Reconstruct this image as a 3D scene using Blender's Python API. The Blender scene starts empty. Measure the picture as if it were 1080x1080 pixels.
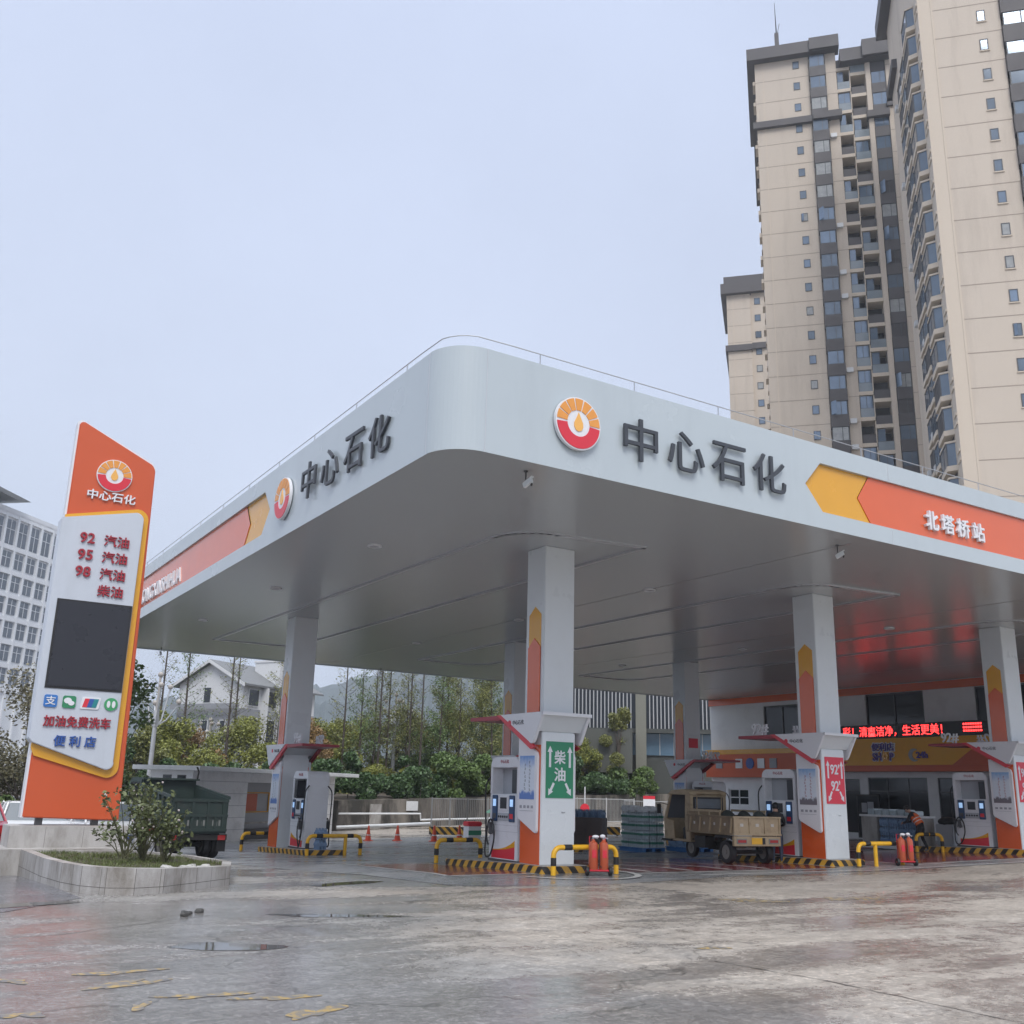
import bpy, bmesh, math, random
import numpy as np
from mathutils import Vector, Matrix
R = math.radians
random.seed(11); rng = np.random.default_rng(5)
SC = bpy.context.scene
COL = SC.collection

# ------------------------------------------------------------------ terrain height (forecourt falls to the back, rises to the right)
def cl(x, a, b): return max(a, min(b, x))
def g(u, v): return -.031*cl(v-19.5, 0, 14) - .035*cl(v-33.5, 0, 16) + .02*cl(u-22, 0, 15)

# ------------------------------------------------------------------ helpers: objects
def T(name, label, cat, loc=(0, 0, 0), rz=0., group=None):
    o = bpy.data.objects.new(name, None); COL.objects.link(o)
    o.empty_display_size = .2
    o.location = loc; o.rotation_euler = (0, 0, rz)
    o['label'] = label; o['category'] = cat
    if group: o['group'] = group
    return o
def tag(o, label, cat, group=None):
    o['label'] = label; o['category'] = cat
    if group: o['group'] = group
    return o
def dup(root, loc, rz=0., label=None, group=None):
    r = root.copy(); COL.objects.link(r); r.location = loc; r.rotation_euler = (0, 0, rz)
    if label: r['label'] = label
    if group: r['group'] = group
    for ch in list(root.children):
        c = ch.copy(); COL.objects.link(c); c.parent = r
        for gch in ch.children:
            d = gch.copy(); COL.objects.link(d); d.parent = c
    return r

class MB:
    """collects shapes and links them as one mesh object"""
    def __init__(s): s.v = []; s.f = []
    def add(s, vs, fs):
        n = len(s.v); s.v += [tuple(map(float, p)) for p in vs]; s.f += [tuple(n+i for i in f) for f in fs]; return s
    def box(s, x0, x1, y0, y1, z0, z1):
        return s.add([(x0,y0,z0),(x1,y0,z0),(x1,y1,z0),(x0,y1,z0),(x0,y0,z1),(x1,y0,z1),(x1,y1,z1),(x0,y1,z1)],
                     [(3,2,1,0),(4,5,6,7),(0,1,5,4),(1,2,6,5),(2,3,7,6),(3,0,4,7)])
    def obox(s, c, sx, sy, sz, M):
        vs = []
        for z in (-.5, .5):
            for x, y in ((-.5,-.5),(.5,-.5),(.5,.5),(-.5,.5)):
                vs.append(Vector(c) + M @ Vector((x*sx, y*sy, z*sz)))
        return s.add(vs, [(3,2,1,0),(4,5,6,7),(0,1,5,4),(1,2,6,5),(2,3,7,6),(3,0,4,7)])
    def prism(s, poly, ax, a, b):
        """poly of 2D points extruded along axis ax between a and b; axes: x->(y,z) y->(x,z) z->(x,y)"""
        def mk(p, t):
            return {'x': (t, p[0], p[1]), 'y': (p[0], t, p[1]), 'z': (p[0], p[1], t)}[ax]
        n = len(poly)
        vs = [mk(p, a) for p in poly] + [mk(p, b) for p in poly]
        fs = [tuple(range(n))[::-1], tuple(range(n, 2*n))] + [(i, (i+1) % n, n+(i+1) % n, n+i) for i in range(n)]
        return s.add(vs, fs)
    def tube(s, pts, r, n=8, cap=True):
        pts = [Vector(p) for p in pts]; k = len(pts)
        rs = r if isinstance(r, (list, tuple)) else [r]*k
        vs = []; a = None
        for i, p in enumerate(pts):
            d = (pts[min(i+1, k-1)] - pts[max(i-1, 0)])
            d = d.normalized() if d.length > 1e-9 else Vector((0, 0, 1))
            if a is None: a = d.cross(Vector((0, 0, 1)) if abs(d.z) < .9 else Vector((1, 0, 0)))
            a = a-d*a.dot(d)
            if a.length < 1e-5: a = d.orthogonal()
            a.normalize(); b = d.cross(a).normalized()
            for j in range(n):
                t = 2*math.pi*j/n
                vs.append(p + (a*math.cos(t) + b*math.sin(t))*rs[i])
        fs = []
        for i in range(k-1):
            for j in range(n):
                fs.append((i*n+j, i*n+(j+1) % n, (i+1)*n+(j+1) % n, (i+1)*n+j))
        if cap: fs += [tuple(range(n))[::-1], tuple(range((k-1)*n, k*n))]
        return s.add(vs, fs)
    def cyl(s, p0, p1, r0, r1=None, n=16): return s.tube([p0, p1], [r0, r0 if r1 is None else r1], n)
    def lathe(s, prof, c=(0, 0, 0), n=16):
        vs = []; k = len(prof)
        for r_, z_ in prof:
            for j in range(n):
                t = 2*math.pi*j/n; vs.append((c[0]+r_*math.cos(t), c[1]+r_*math.sin(t), c[2]+z_))
        fs = [(i*n+j, i*n+(j+1) % n, (i+1)*n+(j+1) % n, (i+1)*n+j) for i in range(k-1) for j in range(n)]
        fs += [tuple(range(n))[::-1], tuple(range((k-1)*n, k*n))]
        return s.add(vs, fs)
    def wheel(s, c, ax, r, w, n=24, hole=0.):
        a, b = {'x': (1, 2), 'y': (0, 2)}[ax]; k = {'x': 0, 'y': 1}[ax]
        prof = [(r*.62, -w/2), (r*.93, -w/2), (r, -w*.3), (r, w*.3), (r*.93, w/2), (r*.62, w/2)]
        vs = []
        for rr, off in prof:
            for j in range(n):
                t = 2*math.pi*j/n; p = [0, 0, 0]
                p[k] = c[k]+off; p[a] = c[a]+rr*math.cos(t); p[b] = c[b]+rr*math.sin(t); vs.append(p)
        m = len(prof)
        fs = [(i*n+j, i*n+(j+1) % n, (i+1)*n+(j+1) % n, (i+1)*n+j) for i in range(m-1) for j in range(n)]
        fs += [((m-1)*n+j, (m-1)*n+(j+1) % n, (j+1) % n, j) for j in range(n)]
        return s.add(vs, fs)
    def sphere(s, c, r, n=12, m=8, sq=(1, 1, 1)):
        vs = [(c[0], c[1], c[2]+r*sq[2])]; 
        for i in range(1, m):
            th = math.pi*i/m
            for j in range(n):
                t = 2*math.pi*j/n
                vs.append((c[0]+r*sq[0]*math.sin(th)*math.cos(t), c[1]+r*sq[1]*math.sin(th)*math.sin(t), c[2]+r*sq[2]*math.cos(th)))
        vs.append((c[0], c[1], c[2]-r*sq[2])); L = len(vs)-1
        fs = [(0, 1+j, 1+(j+1) % n) for j in range(n)]
        for i in range(m-2):
            for j in range(n):
                a = 1+i*n; fs.append((a+j, a+n+j, a+n+(j+1) % n, a+(j+1) % n))
        a = 1+(m-2)*n
        fs += [(a+(j+1) % n, a+j, L) for j in range(n)]
        return s.add(vs, fs)
    def mesh(s, name, bevel=0., seg=2, smooth=False):
        me = bpy.data.meshes.new(name); me.from_pydata(s.v, [], s.f)
        bm = bmesh.new(); bm.from_mesh(me)
        bmesh.ops.recalc_face_normals(bm, faces=bm.faces)
        if bevel:
            es = [e for e in bm.edges if len(e.link_faces) == 2 and e.calc_face_angle(0) > .5]
            bmesh.ops.bevel(bm, geom=es, offset=bevel, segments=seg, affect='EDGES', clamp_overlap=True)
        bm.to_mesh(me); bm.free()
        if smooth:
            me.polygons.foreach_set('use_smooth', [True]*len(me.polygons))
            try: me.set_sharp_from_angle(angle=R(35))
            except Exception: pass
        return me
    def build(s, name, mat, parent=None, bevel=0., smooth=False, label=None, kind=None, seg=2):
        me = s.mesh(name, bevel, seg, smooth)
        return link(name, me, mat, parent, label, kind)
def link(name, me, mat, parent=None, label=None, kind=None):
    o = bpy.data.objects.new(name, me); COL.objects.link(o)
    if mat is not None: me.materials.append(mat)
    if parent is not None: o.parent = parent
    if label: o['label'] = label
    if kind: o['kind'] = kind
    return o

def blend_in(o, mb, m):
    """surface pattern (grooves, joints, stickers) goes into the mesh of its part, with its own material"""
    t = mb.mesh('pattern'); me = o.data; k = len(me.materials); me.materials.append(m)
    for p in t.polygons: p.material_index = k
    bm = bmesh.new(); bm.from_mesh(me); bm.from_mesh(t); bm.to_mesh(me); bm.free(); bpy.data.meshes.remove(t); return o

def tex(body, size, depth=.02, bold=.02, res=3, space=1.):
    """lettering mesh: lies in local XZ (reads along +x, up +z), front towards -y, centred"""
    c = bpy.data.curves.new('lettering', 'FONT'); c.body = body; c.size = size; c.extrude = depth/2
    c.resolution_u = res; c.space_character = space; c.align_x = 'LEFT'
    o = bpy.data.objects.new('lettering', c); COL.objects.link(o)
    dg = bpy.context.evaluated_depsgraph_get(); dg.update()
    me = bpy.data.meshes.new_from_object(o.evaluated_get(dg))
    bpy.data.objects.remove(o); bpy.data.curves.remove(c)
    me.materials.clear()
    if bold:                                    # heavier strokes: overlapping copies, each a hair deeper
        V0 = [v.co.copy() for v in me.vertices]; F0 = [tuple(p.vertices) for p in me.polygons]; vs = []; fs = []; dd = bold*size
        for k, (dx, dy) in enumerate(((0, 0), (dd, 0), (-dd, 0), (0, dd), (0, -dd), (.7*dd, .7*dd), (-.7*dd, -.7*dd), (.7*dd, -.7*dd), (-.7*dd, .7*dd))):
            o_ = len(vs); vs += [(v.x+dx, v.y+dy, v.z-.0006*k) for v in V0]; fs += [tuple(i+o_ for i in f) for f in F0]
        me = bpy.data.meshes.new('lettering'); me.from_pydata(vs, [], fs); me.update()
    co = np.empty(len(me.vertices)*3); me.vertices.foreach_get('co', co); co = co.reshape(-1, 3)
    if len(co):
        ctr = (co.min(0)+co.max(0))/2
        co = co-ctr
        new = np.stack([co[:, 0], -co[:, 2], co[:, 1]], 1)   # text z (towards reader) -> -y
        me.vertices.foreach_set('co', new.reshape(-1)); me.update()
    return me
def fit(me, w, h):
    co = np.empty(len(me.vertices)*3); me.vertices.foreach_get('co', co); co = co.reshape(-1, 3)
    s = co.max(0)-co.min(0)
    if w: co[:, 0] *= w/s[0]
    if h: co[:, 2] *= h/s[2]
    me.vertices.foreach_set('co', co.reshape(-1)); me.update(); return me
def face_mx(facing):
    """rotation about z so that front (-y) looks along facing: '-y','-x','+x','+y'"""
    return {'-y': 0., '-x': -math.pi/2, '+x': math.pi/2, '+y': math.pi}[facing]
def put_text(body, mat, parent, loc, facing='-y', w=None, h=None, size=.3, depth=.02, bold=.02, name='lettering', label=None, res=3, space=1., tilt=0.):
    me = fit(tex(body, size, depth, bold, res, space), w, h)
    o = link(name, me, mat, parent, label)
    o.location = loc; o.rotation_euler = (0, tilt, face_mx(facing)); return o

# ------------------------------------------------------------------ helpers: materials
def mat(name, rgb, rough=.5, metal=0., var=.12, scale=4., bump=0., bscale=30., emit=0., spec=.5, island=0., dirt=None, coat=0., dirt_scale=1.5, dirt_amt=.5, dirt_lo=.5, dirt_hi=.72, dirt_str=(1, 1, 1)):
    m = bpy.data.materials.new(name); m.use_nodes = True
    nt = m.node_tree; N = nt.nodes; L = nt.links; b = N['Principled BSDF']
    b.inputs['Roughness'].default_value = rough; b.inputs['Metallic'].default_value = metal
    b.inputs['Specular IOR Level'].default_value = spec
    if coat: b.inputs['Coat Weight'].default_value = coat; b.inputs['Coat Roughness'].default_value = .08
    b.inputs['Base Color'].default_value = (*rgb, 1)
    tc = N.new('ShaderNodeTexCoord')
    src = None
    if var or island:
        mx = N.new('ShaderNodeMix'); mx.data_type = 'RGBA'
        mx.inputs['A'].default_value = (*[c*(1-var) for c in rgb], 1); mx.inputs['B'].default_value = (*[min(1, c*(1+var)) for c in rgb], 1)
        nz = N.new('ShaderNodeTexNoise'); nz.inputs['Scale'].default_value = scale; nz.inputs['Detail'].default_value = 5
        L.new(tc.outputs['Object'], nz.inputs['Vector'])
        if island:
            ge = N.new('ShaderNodeNewGeometry'); ad = N.new('ShaderNodeMath'); ad.operation = 'MULTIPLY_ADD'
            ad.inputs[1].default_value = island; L.new(ge.outputs['Random Per Island'], ad.inputs[0])
            sc = N.new('ShaderNodeMath'); sc.operation = 'MULTIPLY'; sc.inputs[1].default_value = 1-island
            L.new(nz.outputs['Fac'], sc.inputs[0]); L.new(sc.outputs[0], ad.inputs[2]); L.new(ad.outputs[0], mx.inputs['Factor'])
        else:
            L.new(nz.outputs['Fac'], mx.inputs['Factor'])
        src = mx.outputs['Result']
        rg = N.new('ShaderNodeMapRange'); rg.inputs['To Min'].default_value = max(.02, rough*.8); rg.inputs['To Max'].default_value = min(1, rough*1.25)
        L.new(nz.outputs['Fac'], rg.inputs['Value']); L.new(rg.outputs['Result'], b.inputs['Roughness'])
    if dirt:
        n2 = N.new('ShaderNodeTexNoise'); n2.inputs['Scale'].default_value = dirt_scale; n2.inputs['Detail'].default_value = 8; n2.inputs['Roughness'].default_value = .7
        ms = N.new('ShaderNodeMapping'); ms.inputs['Scale'].default_value = dirt_str; L.new(tc.outputs['Object'], ms.inputs['Vector']); L.new(ms.outputs['Vector'], n2.inputs['Vector'])
        cr = N.new('ShaderNodeMapRange'); cr.inputs['From Min'].default_value = dirt_lo; cr.inputs['From Max'].default_value = dirt_hi; cr.inputs['To Max'].default_value = dirt_amt
        L.new(n2.outputs['Fac'], cr.inputs['Value'])
        m2 = N.new('ShaderNodeMix'); m2.data_type = 'RGBA'; m2.inputs['B'].default_value = (*dirt, 1)
        if src: L.new(src, m2.inputs['A'])
        else: m2.inputs['A'].default_value = (*rgb, 1)
        L.new(cr.outputs['Result'], m2.inputs['Factor']); src = m2.outputs['Result']
    if src: L.new(src, b.inputs['Base Color'])
    if bump:
        n3 = N.new('ShaderNodeTexNoise'); n3.inputs['Scale'].default_value = bscale; n3.inputs['Detail'].default_value = 4
        L.new(tc.outputs['Object'], n3.inputs['Vector'])
        bp = N.new('ShaderNodeBump'); bp.inputs['Strength'].default_value = bump; bp.inputs['Distance'].default_value = .02
        L.new(n3.outputs['Fac'], bp.inputs['Height']); L.new(bp.outputs['Normal'], b.inputs['Normal'])
    if emit:
        b.inputs['Emission Color'].default_value = (*rgb, 1); b.inputs['Emission Strength'].default_value = emit
    return m
def stripes(name, ca, cb, period, axis_dirs, rough=.5, worn=.25):
    """diagonal hazard stripes in object space: phase = dot(p, axis_dirs)/period"""
    m = bpy.data.materials.new(name); m.use_nodes = True
    nt = m.node_tree; N = nt.nodes; L = nt.links; b = N['Principled BSDF']; b.inputs['Roughness'].default_value = rough
    tc = N.new('ShaderNodeTexCoord'); dt = N.new('ShaderNodeVectorMath'); dt.operation = 'DOT_PRODUCT'
    dt.inputs[1].default_value = axis_dirs; L.new(tc.outputs['Object'], dt.inputs[0])
    fr = N.new('ShaderNodeMath'); fr.operation = 'MULTIPLY'; fr.inputs[1].default_value = 1/period; L.new(dt.outputs['Value'], fr.inputs[0])
    f2 = N.new('ShaderNodeMath'); f2.operation = 'FRACT'; L.new(fr.outputs[0], f2.inputs[0])
    gt = N.new('ShaderNodeMath'); gt.operation = 'GREATER_THAN'; gt.inputs[1].default_value = .5; L.new(f2.outputs[0], gt.inputs[0])
    mx = N.new('ShaderNodeMix'); mx.data_type = 'RGBA'; mx.inputs['A'].default_value = (*ca, 1); mx.inputs['B'].default_value = (*cb, 1); L.new(gt.outputs[0], mx.inputs['Factor'])
    nz = N.new('ShaderNodeTexNoise'); nz.inputs['Scale'].default_value = 5; nz.inputs['Detail'].default_value = 8; L.new(tc.outputs['Object'], nz.inputs['Vector'])
    cr = N.new('ShaderNodeMapRange'); cr.inputs['From Min'].default_value = .5; cr.inputs['From Max'].default_value = .75; cr.inputs['To Max'].default_value = worn*2; L.new(nz.outputs['Fac'], cr.inputs['Value'])
    m2 = N.new('ShaderNodeMix'); m2.data_type = 'RGBA'; m2.inputs['B'].default_value = (.16, .14, .12, 1); L.new(mx.outputs['Result'], m2.inputs['A']); L.new(cr.outputs['Result'], m2.inputs['Factor'])
    L.new(m2.outputs['Result'], b.inputs['Base Color'])
    return m

M = {}
M['fascia'] = mat('fascia_white', (.44, .495, .525), .25, 0, .03, .6, dirt=(.36, .40, .43), dirt_scale=1.1, dirt_amt=.35, coat=.3, dirt_str=(1., 1., .16))
M['soffit'] = mat('soffit_panel', (.465, .49, .505), .24, .15, 0)
M['trim_dark'] = mat('soffit_trim', (.30, .30, .315), .35, .4, .05)
M['trim_light'] = mat('soffit_trim_light', (.50, .51, .54), .3, .2, .05)
M['white'] = mat('white_cladding', (.66, .70, .725), .28, 0, .03, 1.2, dirt=(.5, .5, .5), dirt_scale=1.2, dirt_amt=.2)
M['white_old'] = mat('white_wall', (.72, .735, .745), .6, 0, .05, 1.5, dirt=(.42, .42, .42), dirt_scale=.6, dirt_amt=.4)
M['orange'] = mat('orange_panel', (.66, .11, .025), .22, 0, .06, 2., coat=.4)
M['orange_sign'] = mat('orange_sign', (.56, .095, .03), .38, 0, .06, 1.)
M['yellow'] = mat('yellow_panel', (.68, .33, .015), .25, 0, .05, 2., coat=.3)
M['red'] = mat('red_panel', (.62, .03, .05), .3, 0, .06, 2.)
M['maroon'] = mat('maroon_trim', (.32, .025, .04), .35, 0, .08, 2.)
M['char_dark'] = mat('dark_lettering', (.045, .05, .06), .4, 0, .1)
M['char_white'] = mat('white_lettering', (.70, .71, .74), .35, 0, .03)
M['char_red'] = mat('red_lettering', (.33, .02, .035), .4, 0, .1)
M['char_blue'] = mat('blue_lettering', (.03, .09, .33), .4, 0, .1)
M['logo_orange'] = mat('logo_orange', (.72, .30, .06), .35, 0, .06)
M['logo_yellow'] = mat('logo_flame', (.80, .42, .10), .35, 0, .08)
M['black'] = mat('black_rubber', (.018, .018, .02), .55, 0, .2)
M['screen'] = mat('dark_screen', (.022, .023, .03), .28, 0, .15, 3.)
M['glass'] = mat('window_glass', (.04, .06, .09), .06, 0, .3, .35, spec=.9)
M['glass_dark'] = mat('shop_glass', (.018, .022, .028), .08, 0, .3, .8)
M['metal'] = mat('grey_metal', (.42, .43, .45), .35, .7, .08)
M['steel_dark'] = mat('dark_steel', (.10, .10, .105), .45, .5, .15)
M['yellow_pipe'] = mat('yellow_pipe', (.80, .44, .02), .35, 0, .08, 6., dirt=(.3, .2, .05), dirt_scale=5., dirt_amt=.4)
M['green_sign'] = mat('green_sign', (.02, .22, .11), .35, 0, .05)
M['red_sign'] = mat('red_sign', (.66, .03, .06), .35, 0, .05)
M['extinguisher'] = mat('extinguisher_red', (.47, .095, .04), .3, 0, .1, dirt=(.2, .05, .03), dirt_scale=4., dirt_amt=.4)
M['kerb'] = stripes('kerb_stripes', (.64, .36, .04), (.025, .022, .02), .32, (.9, .9, .75), .45, .3)
M['kerb_top'] = mat('kerb_top', (.38, .37, .36), .35, 0, .15, 3., dirt=(.15, .14, .13))
M['stone'] = mat('stone_cladding', (.42, .405, .39), .55, 0, .1, 2., .2, 40., dirt=(.17, .15, .125), dirt_scale=1.6, dirt_amt=.85, dirt_lo=.42, dirt_hi=.66, dirt_str=(1, 1, .4))
M['concrete'] = mat('old_concrete', (.24, .215, .185), .75, 0, .4, .35, .4, 12., dirt=(.04, .038, .033), dirt_scale=.5, dirt_amt=.95, dirt_lo=.38, dirt_hi=.56, dirt_str=(1., 1., .35))
# ------------------------------------------------------------------ camera (aligned with the photograph)
H = 1.70  # most coordinates below were worked out from image pixels through this camera
def setup_camera():
    p, r, a = R(15.45), R(1.5), R(32.1)
    fw = Vector((math.sin(a)*math.cos(p), math.cos(a)*math.cos(p), math.sin(p)))
    rt = Vector((math.cos(a), -math.sin(a), 0)); up = rt.cross(fw)
    X = rt*math.cos(r)+up*math.sin(r); U = up*math.cos(r)-rt*math.sin(r)
    cd = bpy.data.cameras.new('camera'); cd.sensor_width = 36; cd.lens = 36*1062/1080
    cd.clip_start = .1; cd.clip_end = 6000
    co = bpy.data.objects.new('camera', cd); COL.objects.link(co)
    m = Matrix((X, U, -fw)).transposed().to_4x4(); m.translation = (0, 0, H); co.matrix_world = m
    SC.camera = co
setup_camera()

# ------------------------------------------------------------------ light: overcast sky + weak wide sun
SUN_EL, SUN_AZ = R(48), R(205)          # azimuth measured from +Y towards +X
w = bpy.data.worlds.new('World'); SC.world = w; w.use_nodes = True
def setup_world():
    nt = w.node_tree; N = nt.nodes; L = nt.links
    bg = N['Background']; bg.inputs['Strength'].default_value = .1
    sky = N.new('ShaderNodeTexSky'); sky.sky_type = 'NISHITA'; sky.sun_disc = False
    sky.sun_elevation = SUN_EL; sky.sun_rotation = SUN_AZ; sky.dust_density = 6; sky.air_density = 1.5
    tc = N.new('ShaderNodeTexCoord'); sx = N.new('ShaderNodeSeparateXYZ'); L.new(tc.outputs['Generated'], sx.inputs[0])
    rp = N.new('ShaderNodeValToRGB'); e = rp.color_ramp.elements
    e[0].position = 0.; e[0].color = (5.2, 5.85, 7.3, 1)
    e[1].position = 1.; e[1].color = (21., 21.6, 22.6, 1)
    q = e.new(.25); q.color = (5.2, 5.75, 7.15, 1)
    q = e.new(.72); q.color = (4.75, 5.35, 6.95, 1)
    q = e.new(.88); q.color = (17., 17.8, 19.2, 1)
    L.new(sx.outputs['Z'], rp.inputs['Fac'])
    nz = N.new('ShaderNodeTexNoise'); nz.inputs['Scale'].default_value = 2.2; nz.inputs['Detail'].default_value = 4
    L.new(tc.outputs['Generated'], nz.inputs['Vector'])
    mr = N.new('ShaderNodeMapRange'); mr.inputs['To Min'].default_value = .84; mr.inputs['To Max'].default_value = 1.14; L.new(nz.outputs['Fac'], mr.inputs['Value'])
    ml = N.new('ShaderNodeMix'); ml.data_type = 'RGBA'; ml.blend_type = 'MULTIPLY'; ml.inputs['Factor'].default_value = 1
    L.new(rp.outputs['Color'], ml.inputs['A']); L.new(mr.outputs['Result'], ml.inputs['B'])
    mx = N.new('ShaderNodeMix'); mx.data_type = 'RGBA'; mx.inputs['Factor'].default_value = .9
    L.new(sky.outputs['Color'], mx.inputs['A']); L.new(ml.outputs['Result'], mx.inputs['B'])
    L.new(mx.outputs['Result'], bg.inputs['Color'])
setup_world()
sd = bpy.data.lights.new('sun', 'SUN'); sd.energy = 1.4; sd.angle = R(25); sd.color = (1, .97, .92)
so = bpy.data.objects.new('sun', sd); COL.objects.link(so)
_d = Vector((math.sin(SUN_AZ)*math.cos(SUN_EL), math.cos(SUN_AZ)*math.cos(SUN_EL), math.sin(SUN_EL)))
so.rotation_euler = _d.to_track_quat('Z', 'Y').to_euler()
vs = SC.view_settings; SC.display_settings.display_device = 'sRGB'
vs.view_transform = 'Standard'; vs.look = 'None'; vs.gamma = 1; vs.exposure = .52; vs.use_curve_mapping = False
cy = SC.cycles; cy.max_bounces = 7; cy.diffuse_bounces = 4; cy.glossy_bounces = 4; cy.transparent_max_bounces = 8; cy.volume_bounces = 0
cy.use_denoising = True; cy.sample_clamp_indirect = 6

# ------------------------------------------------------------------ ground
def wet_ground(name, stops, wet_lo, wet_hi, wet_rough, dry_rough, dark, bump=.5, tan=None, cracks=True, scale=1., track=True):
    """stops: base colours; wetness mask = noise between wet_lo..wet_hi"""
    m = bpy.data.materials.new(name); m.use_nodes = True
    nt = m.node_tree; N = nt.nodes; L = nt.links; b = N['Principled BSDF']
    tc = N.new('ShaderNodeTexCoord'); ob = tc.outputs['Object']
    def noise(s, d=6, ro=.6, vec=None, dist=0.):
        n = N.new('ShaderNodeTexNoise'); n.inputs['Scale'].default_value = s; n.inputs['Detail'].default_value = d; n.inputs['Roughness'].default_value = ro
        n.inputs['Distortion'].default_value = dist
        L.new(vec or ob, n.inputs['Vector']); return n.outputs['Fac']
    def mrange(s, a, bb, c=0., d=1.):
        n = N.new('ShaderNodeMapRange'); n.inputs['From Min'].default_value = a; n.inputs['From Max'].default_value = bb; n.inputs['To Min'].default_value = c; n.inputs['To Max'].default_value = d
        L.new(s, n.inputs['Value']); return n.outputs['Result']
    def mix(f, A, B, blend='MIX'):
        n = N.new('ShaderNodeMix'); n.data_type = 'RGBA'; n.blend_type = blend
        if isinstance(f, float): n.inputs['Factor'].default_value = f
        else: L.new(f, n.inputs['Factor'])
        for k, v in (('A', A), ('B', B)):
            if isinstance(v, tuple): n.inputs[k].default_value = (*v, 1)
            else: L.new(v, n.inputs[k])
        return n.outputs['Result']
    def math_(op, a, bb):
        n = N.new('ShaderNodeMath'); n.operation = op
        for i, v in enumerate((a, bb)):
            if isinstance(v, (int, float)): n.inputs[i].default_value = v
            else: L.new(v, n.inputs[i])
        return n.outputs[0]
    big = noise(.22*scale, 5, .6, None, .6); mid = noise(1.3*scale, 7, .68); fine = noise(5.5, 7, .8); grit = noise(19, 5, .85)
    c = mix(mrange(big, .38, .62), stops[0], stops[1])
    c = mix(mrange(mid, .42, .62), c, stops[2])
    if tan:
        sx = N.new('ShaderNodeSeparateXYZ'); L.new(ob, sx.inputs[0])
        side = math_('ADD', math_('MULTIPLY', sx.outputs['X'], .10), math_('MULTIPLY', sx.outputs['Y'], -.045))
        side = math_('ADD', side, math_('MULTIPLY', math_('SUBTRACT', big, .5), 1.6))
        c = mix(mrange(side, -.05, .55), c, tan)
    c = mix(mrange(fine, .3, .7, 0., .75), c, mix(1., c, (.48, .48, .49), 'MULTIPLY'))
    c = mix(mrange(grit, .48, .64, 0., .6), c, mix(1., c, (1.75, 1.75, 1.75), 'MULTIPLY'))
    # wetness, stretched along the driving direction
    mp = N.new('ShaderNodeMapping'); mp.inputs['Rotation'].default_value = (0, 0, R(-35)); mp.inputs['Scale'].default_value = (.55, 1.5, 1); L.new(ob, mp.inputs['Vector'])
    wn = noise(.42*scale, 9, .66, mp.outputs['Vector'], .5)
    wet = mrange(wn, wet_lo, wet_hi)
    c = mix(wet, c, mix(1., c, dark, 'MULTIPLY'))
    hgt = math_('ADD', math_('MULTIPLY', mid, 1.6), math_('ADD', math_('MULTIPLY', fine, 1.), math_('MULTIPLY', grit, .5)))
    if cracks:
        vo = N.new('ShaderNodeTexVoronoi'); vo.feature = 'DISTANCE_TO_EDGE'; vo.inputs['Scale'].default_value = .16
        wv = N.new('ShaderNodeVectorMath'); wv.operation = 'MULTIPLY_ADD'
        nn = N.new('ShaderNodeTexNoise'); nn.inputs['Scale'].default_value = .9; nn.inputs['Detail'].default_value = 8; L.new(ob, nn.inputs['Vector'])
        L.new(nn.outputs['Color'], wv.inputs[0]); wv.inputs[1].default_value = (2.2, 2.2, 0); L.new(ob, wv.inputs[2]); L.new(wv.outputs[0], vo.inputs['Vector'])
        cr = mrange(vo.outputs['Distance'], .0015, .006, 1., 0.)
        cr = math_('MULTIPLY', cr, mrange(mid, .45, .55))
        c = mix(math_('MULTIPLY', cr, .75), c, (.035, .034, .033))
    L.new(c, b.inputs['Base Color'])
    ro = mrange(wet, 0., 1., dry_rough, wet_rough); ro = math_('ADD', ro, mrange(grit, .52, .62, .1, -.16)); ro = math_('ADD', ro, mrange(mid, .3, .7, -.05, .09)); L.new(ro, b.inputs['Roughness'])
    bp = N.new('ShaderNodeBump'); bp.inputs['Distance'].default_value = .022
    L.new(mrange(wet, .3, 1., bump, bump*.25), bp.inputs['Strength']); L.new(hgt, bp.inputs['Height']); L.new(bp.outputs['Normal'], b.inputs['Normal'])
    b.inputs['Specular IOR Level'].default_value = .5
    return m
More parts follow.
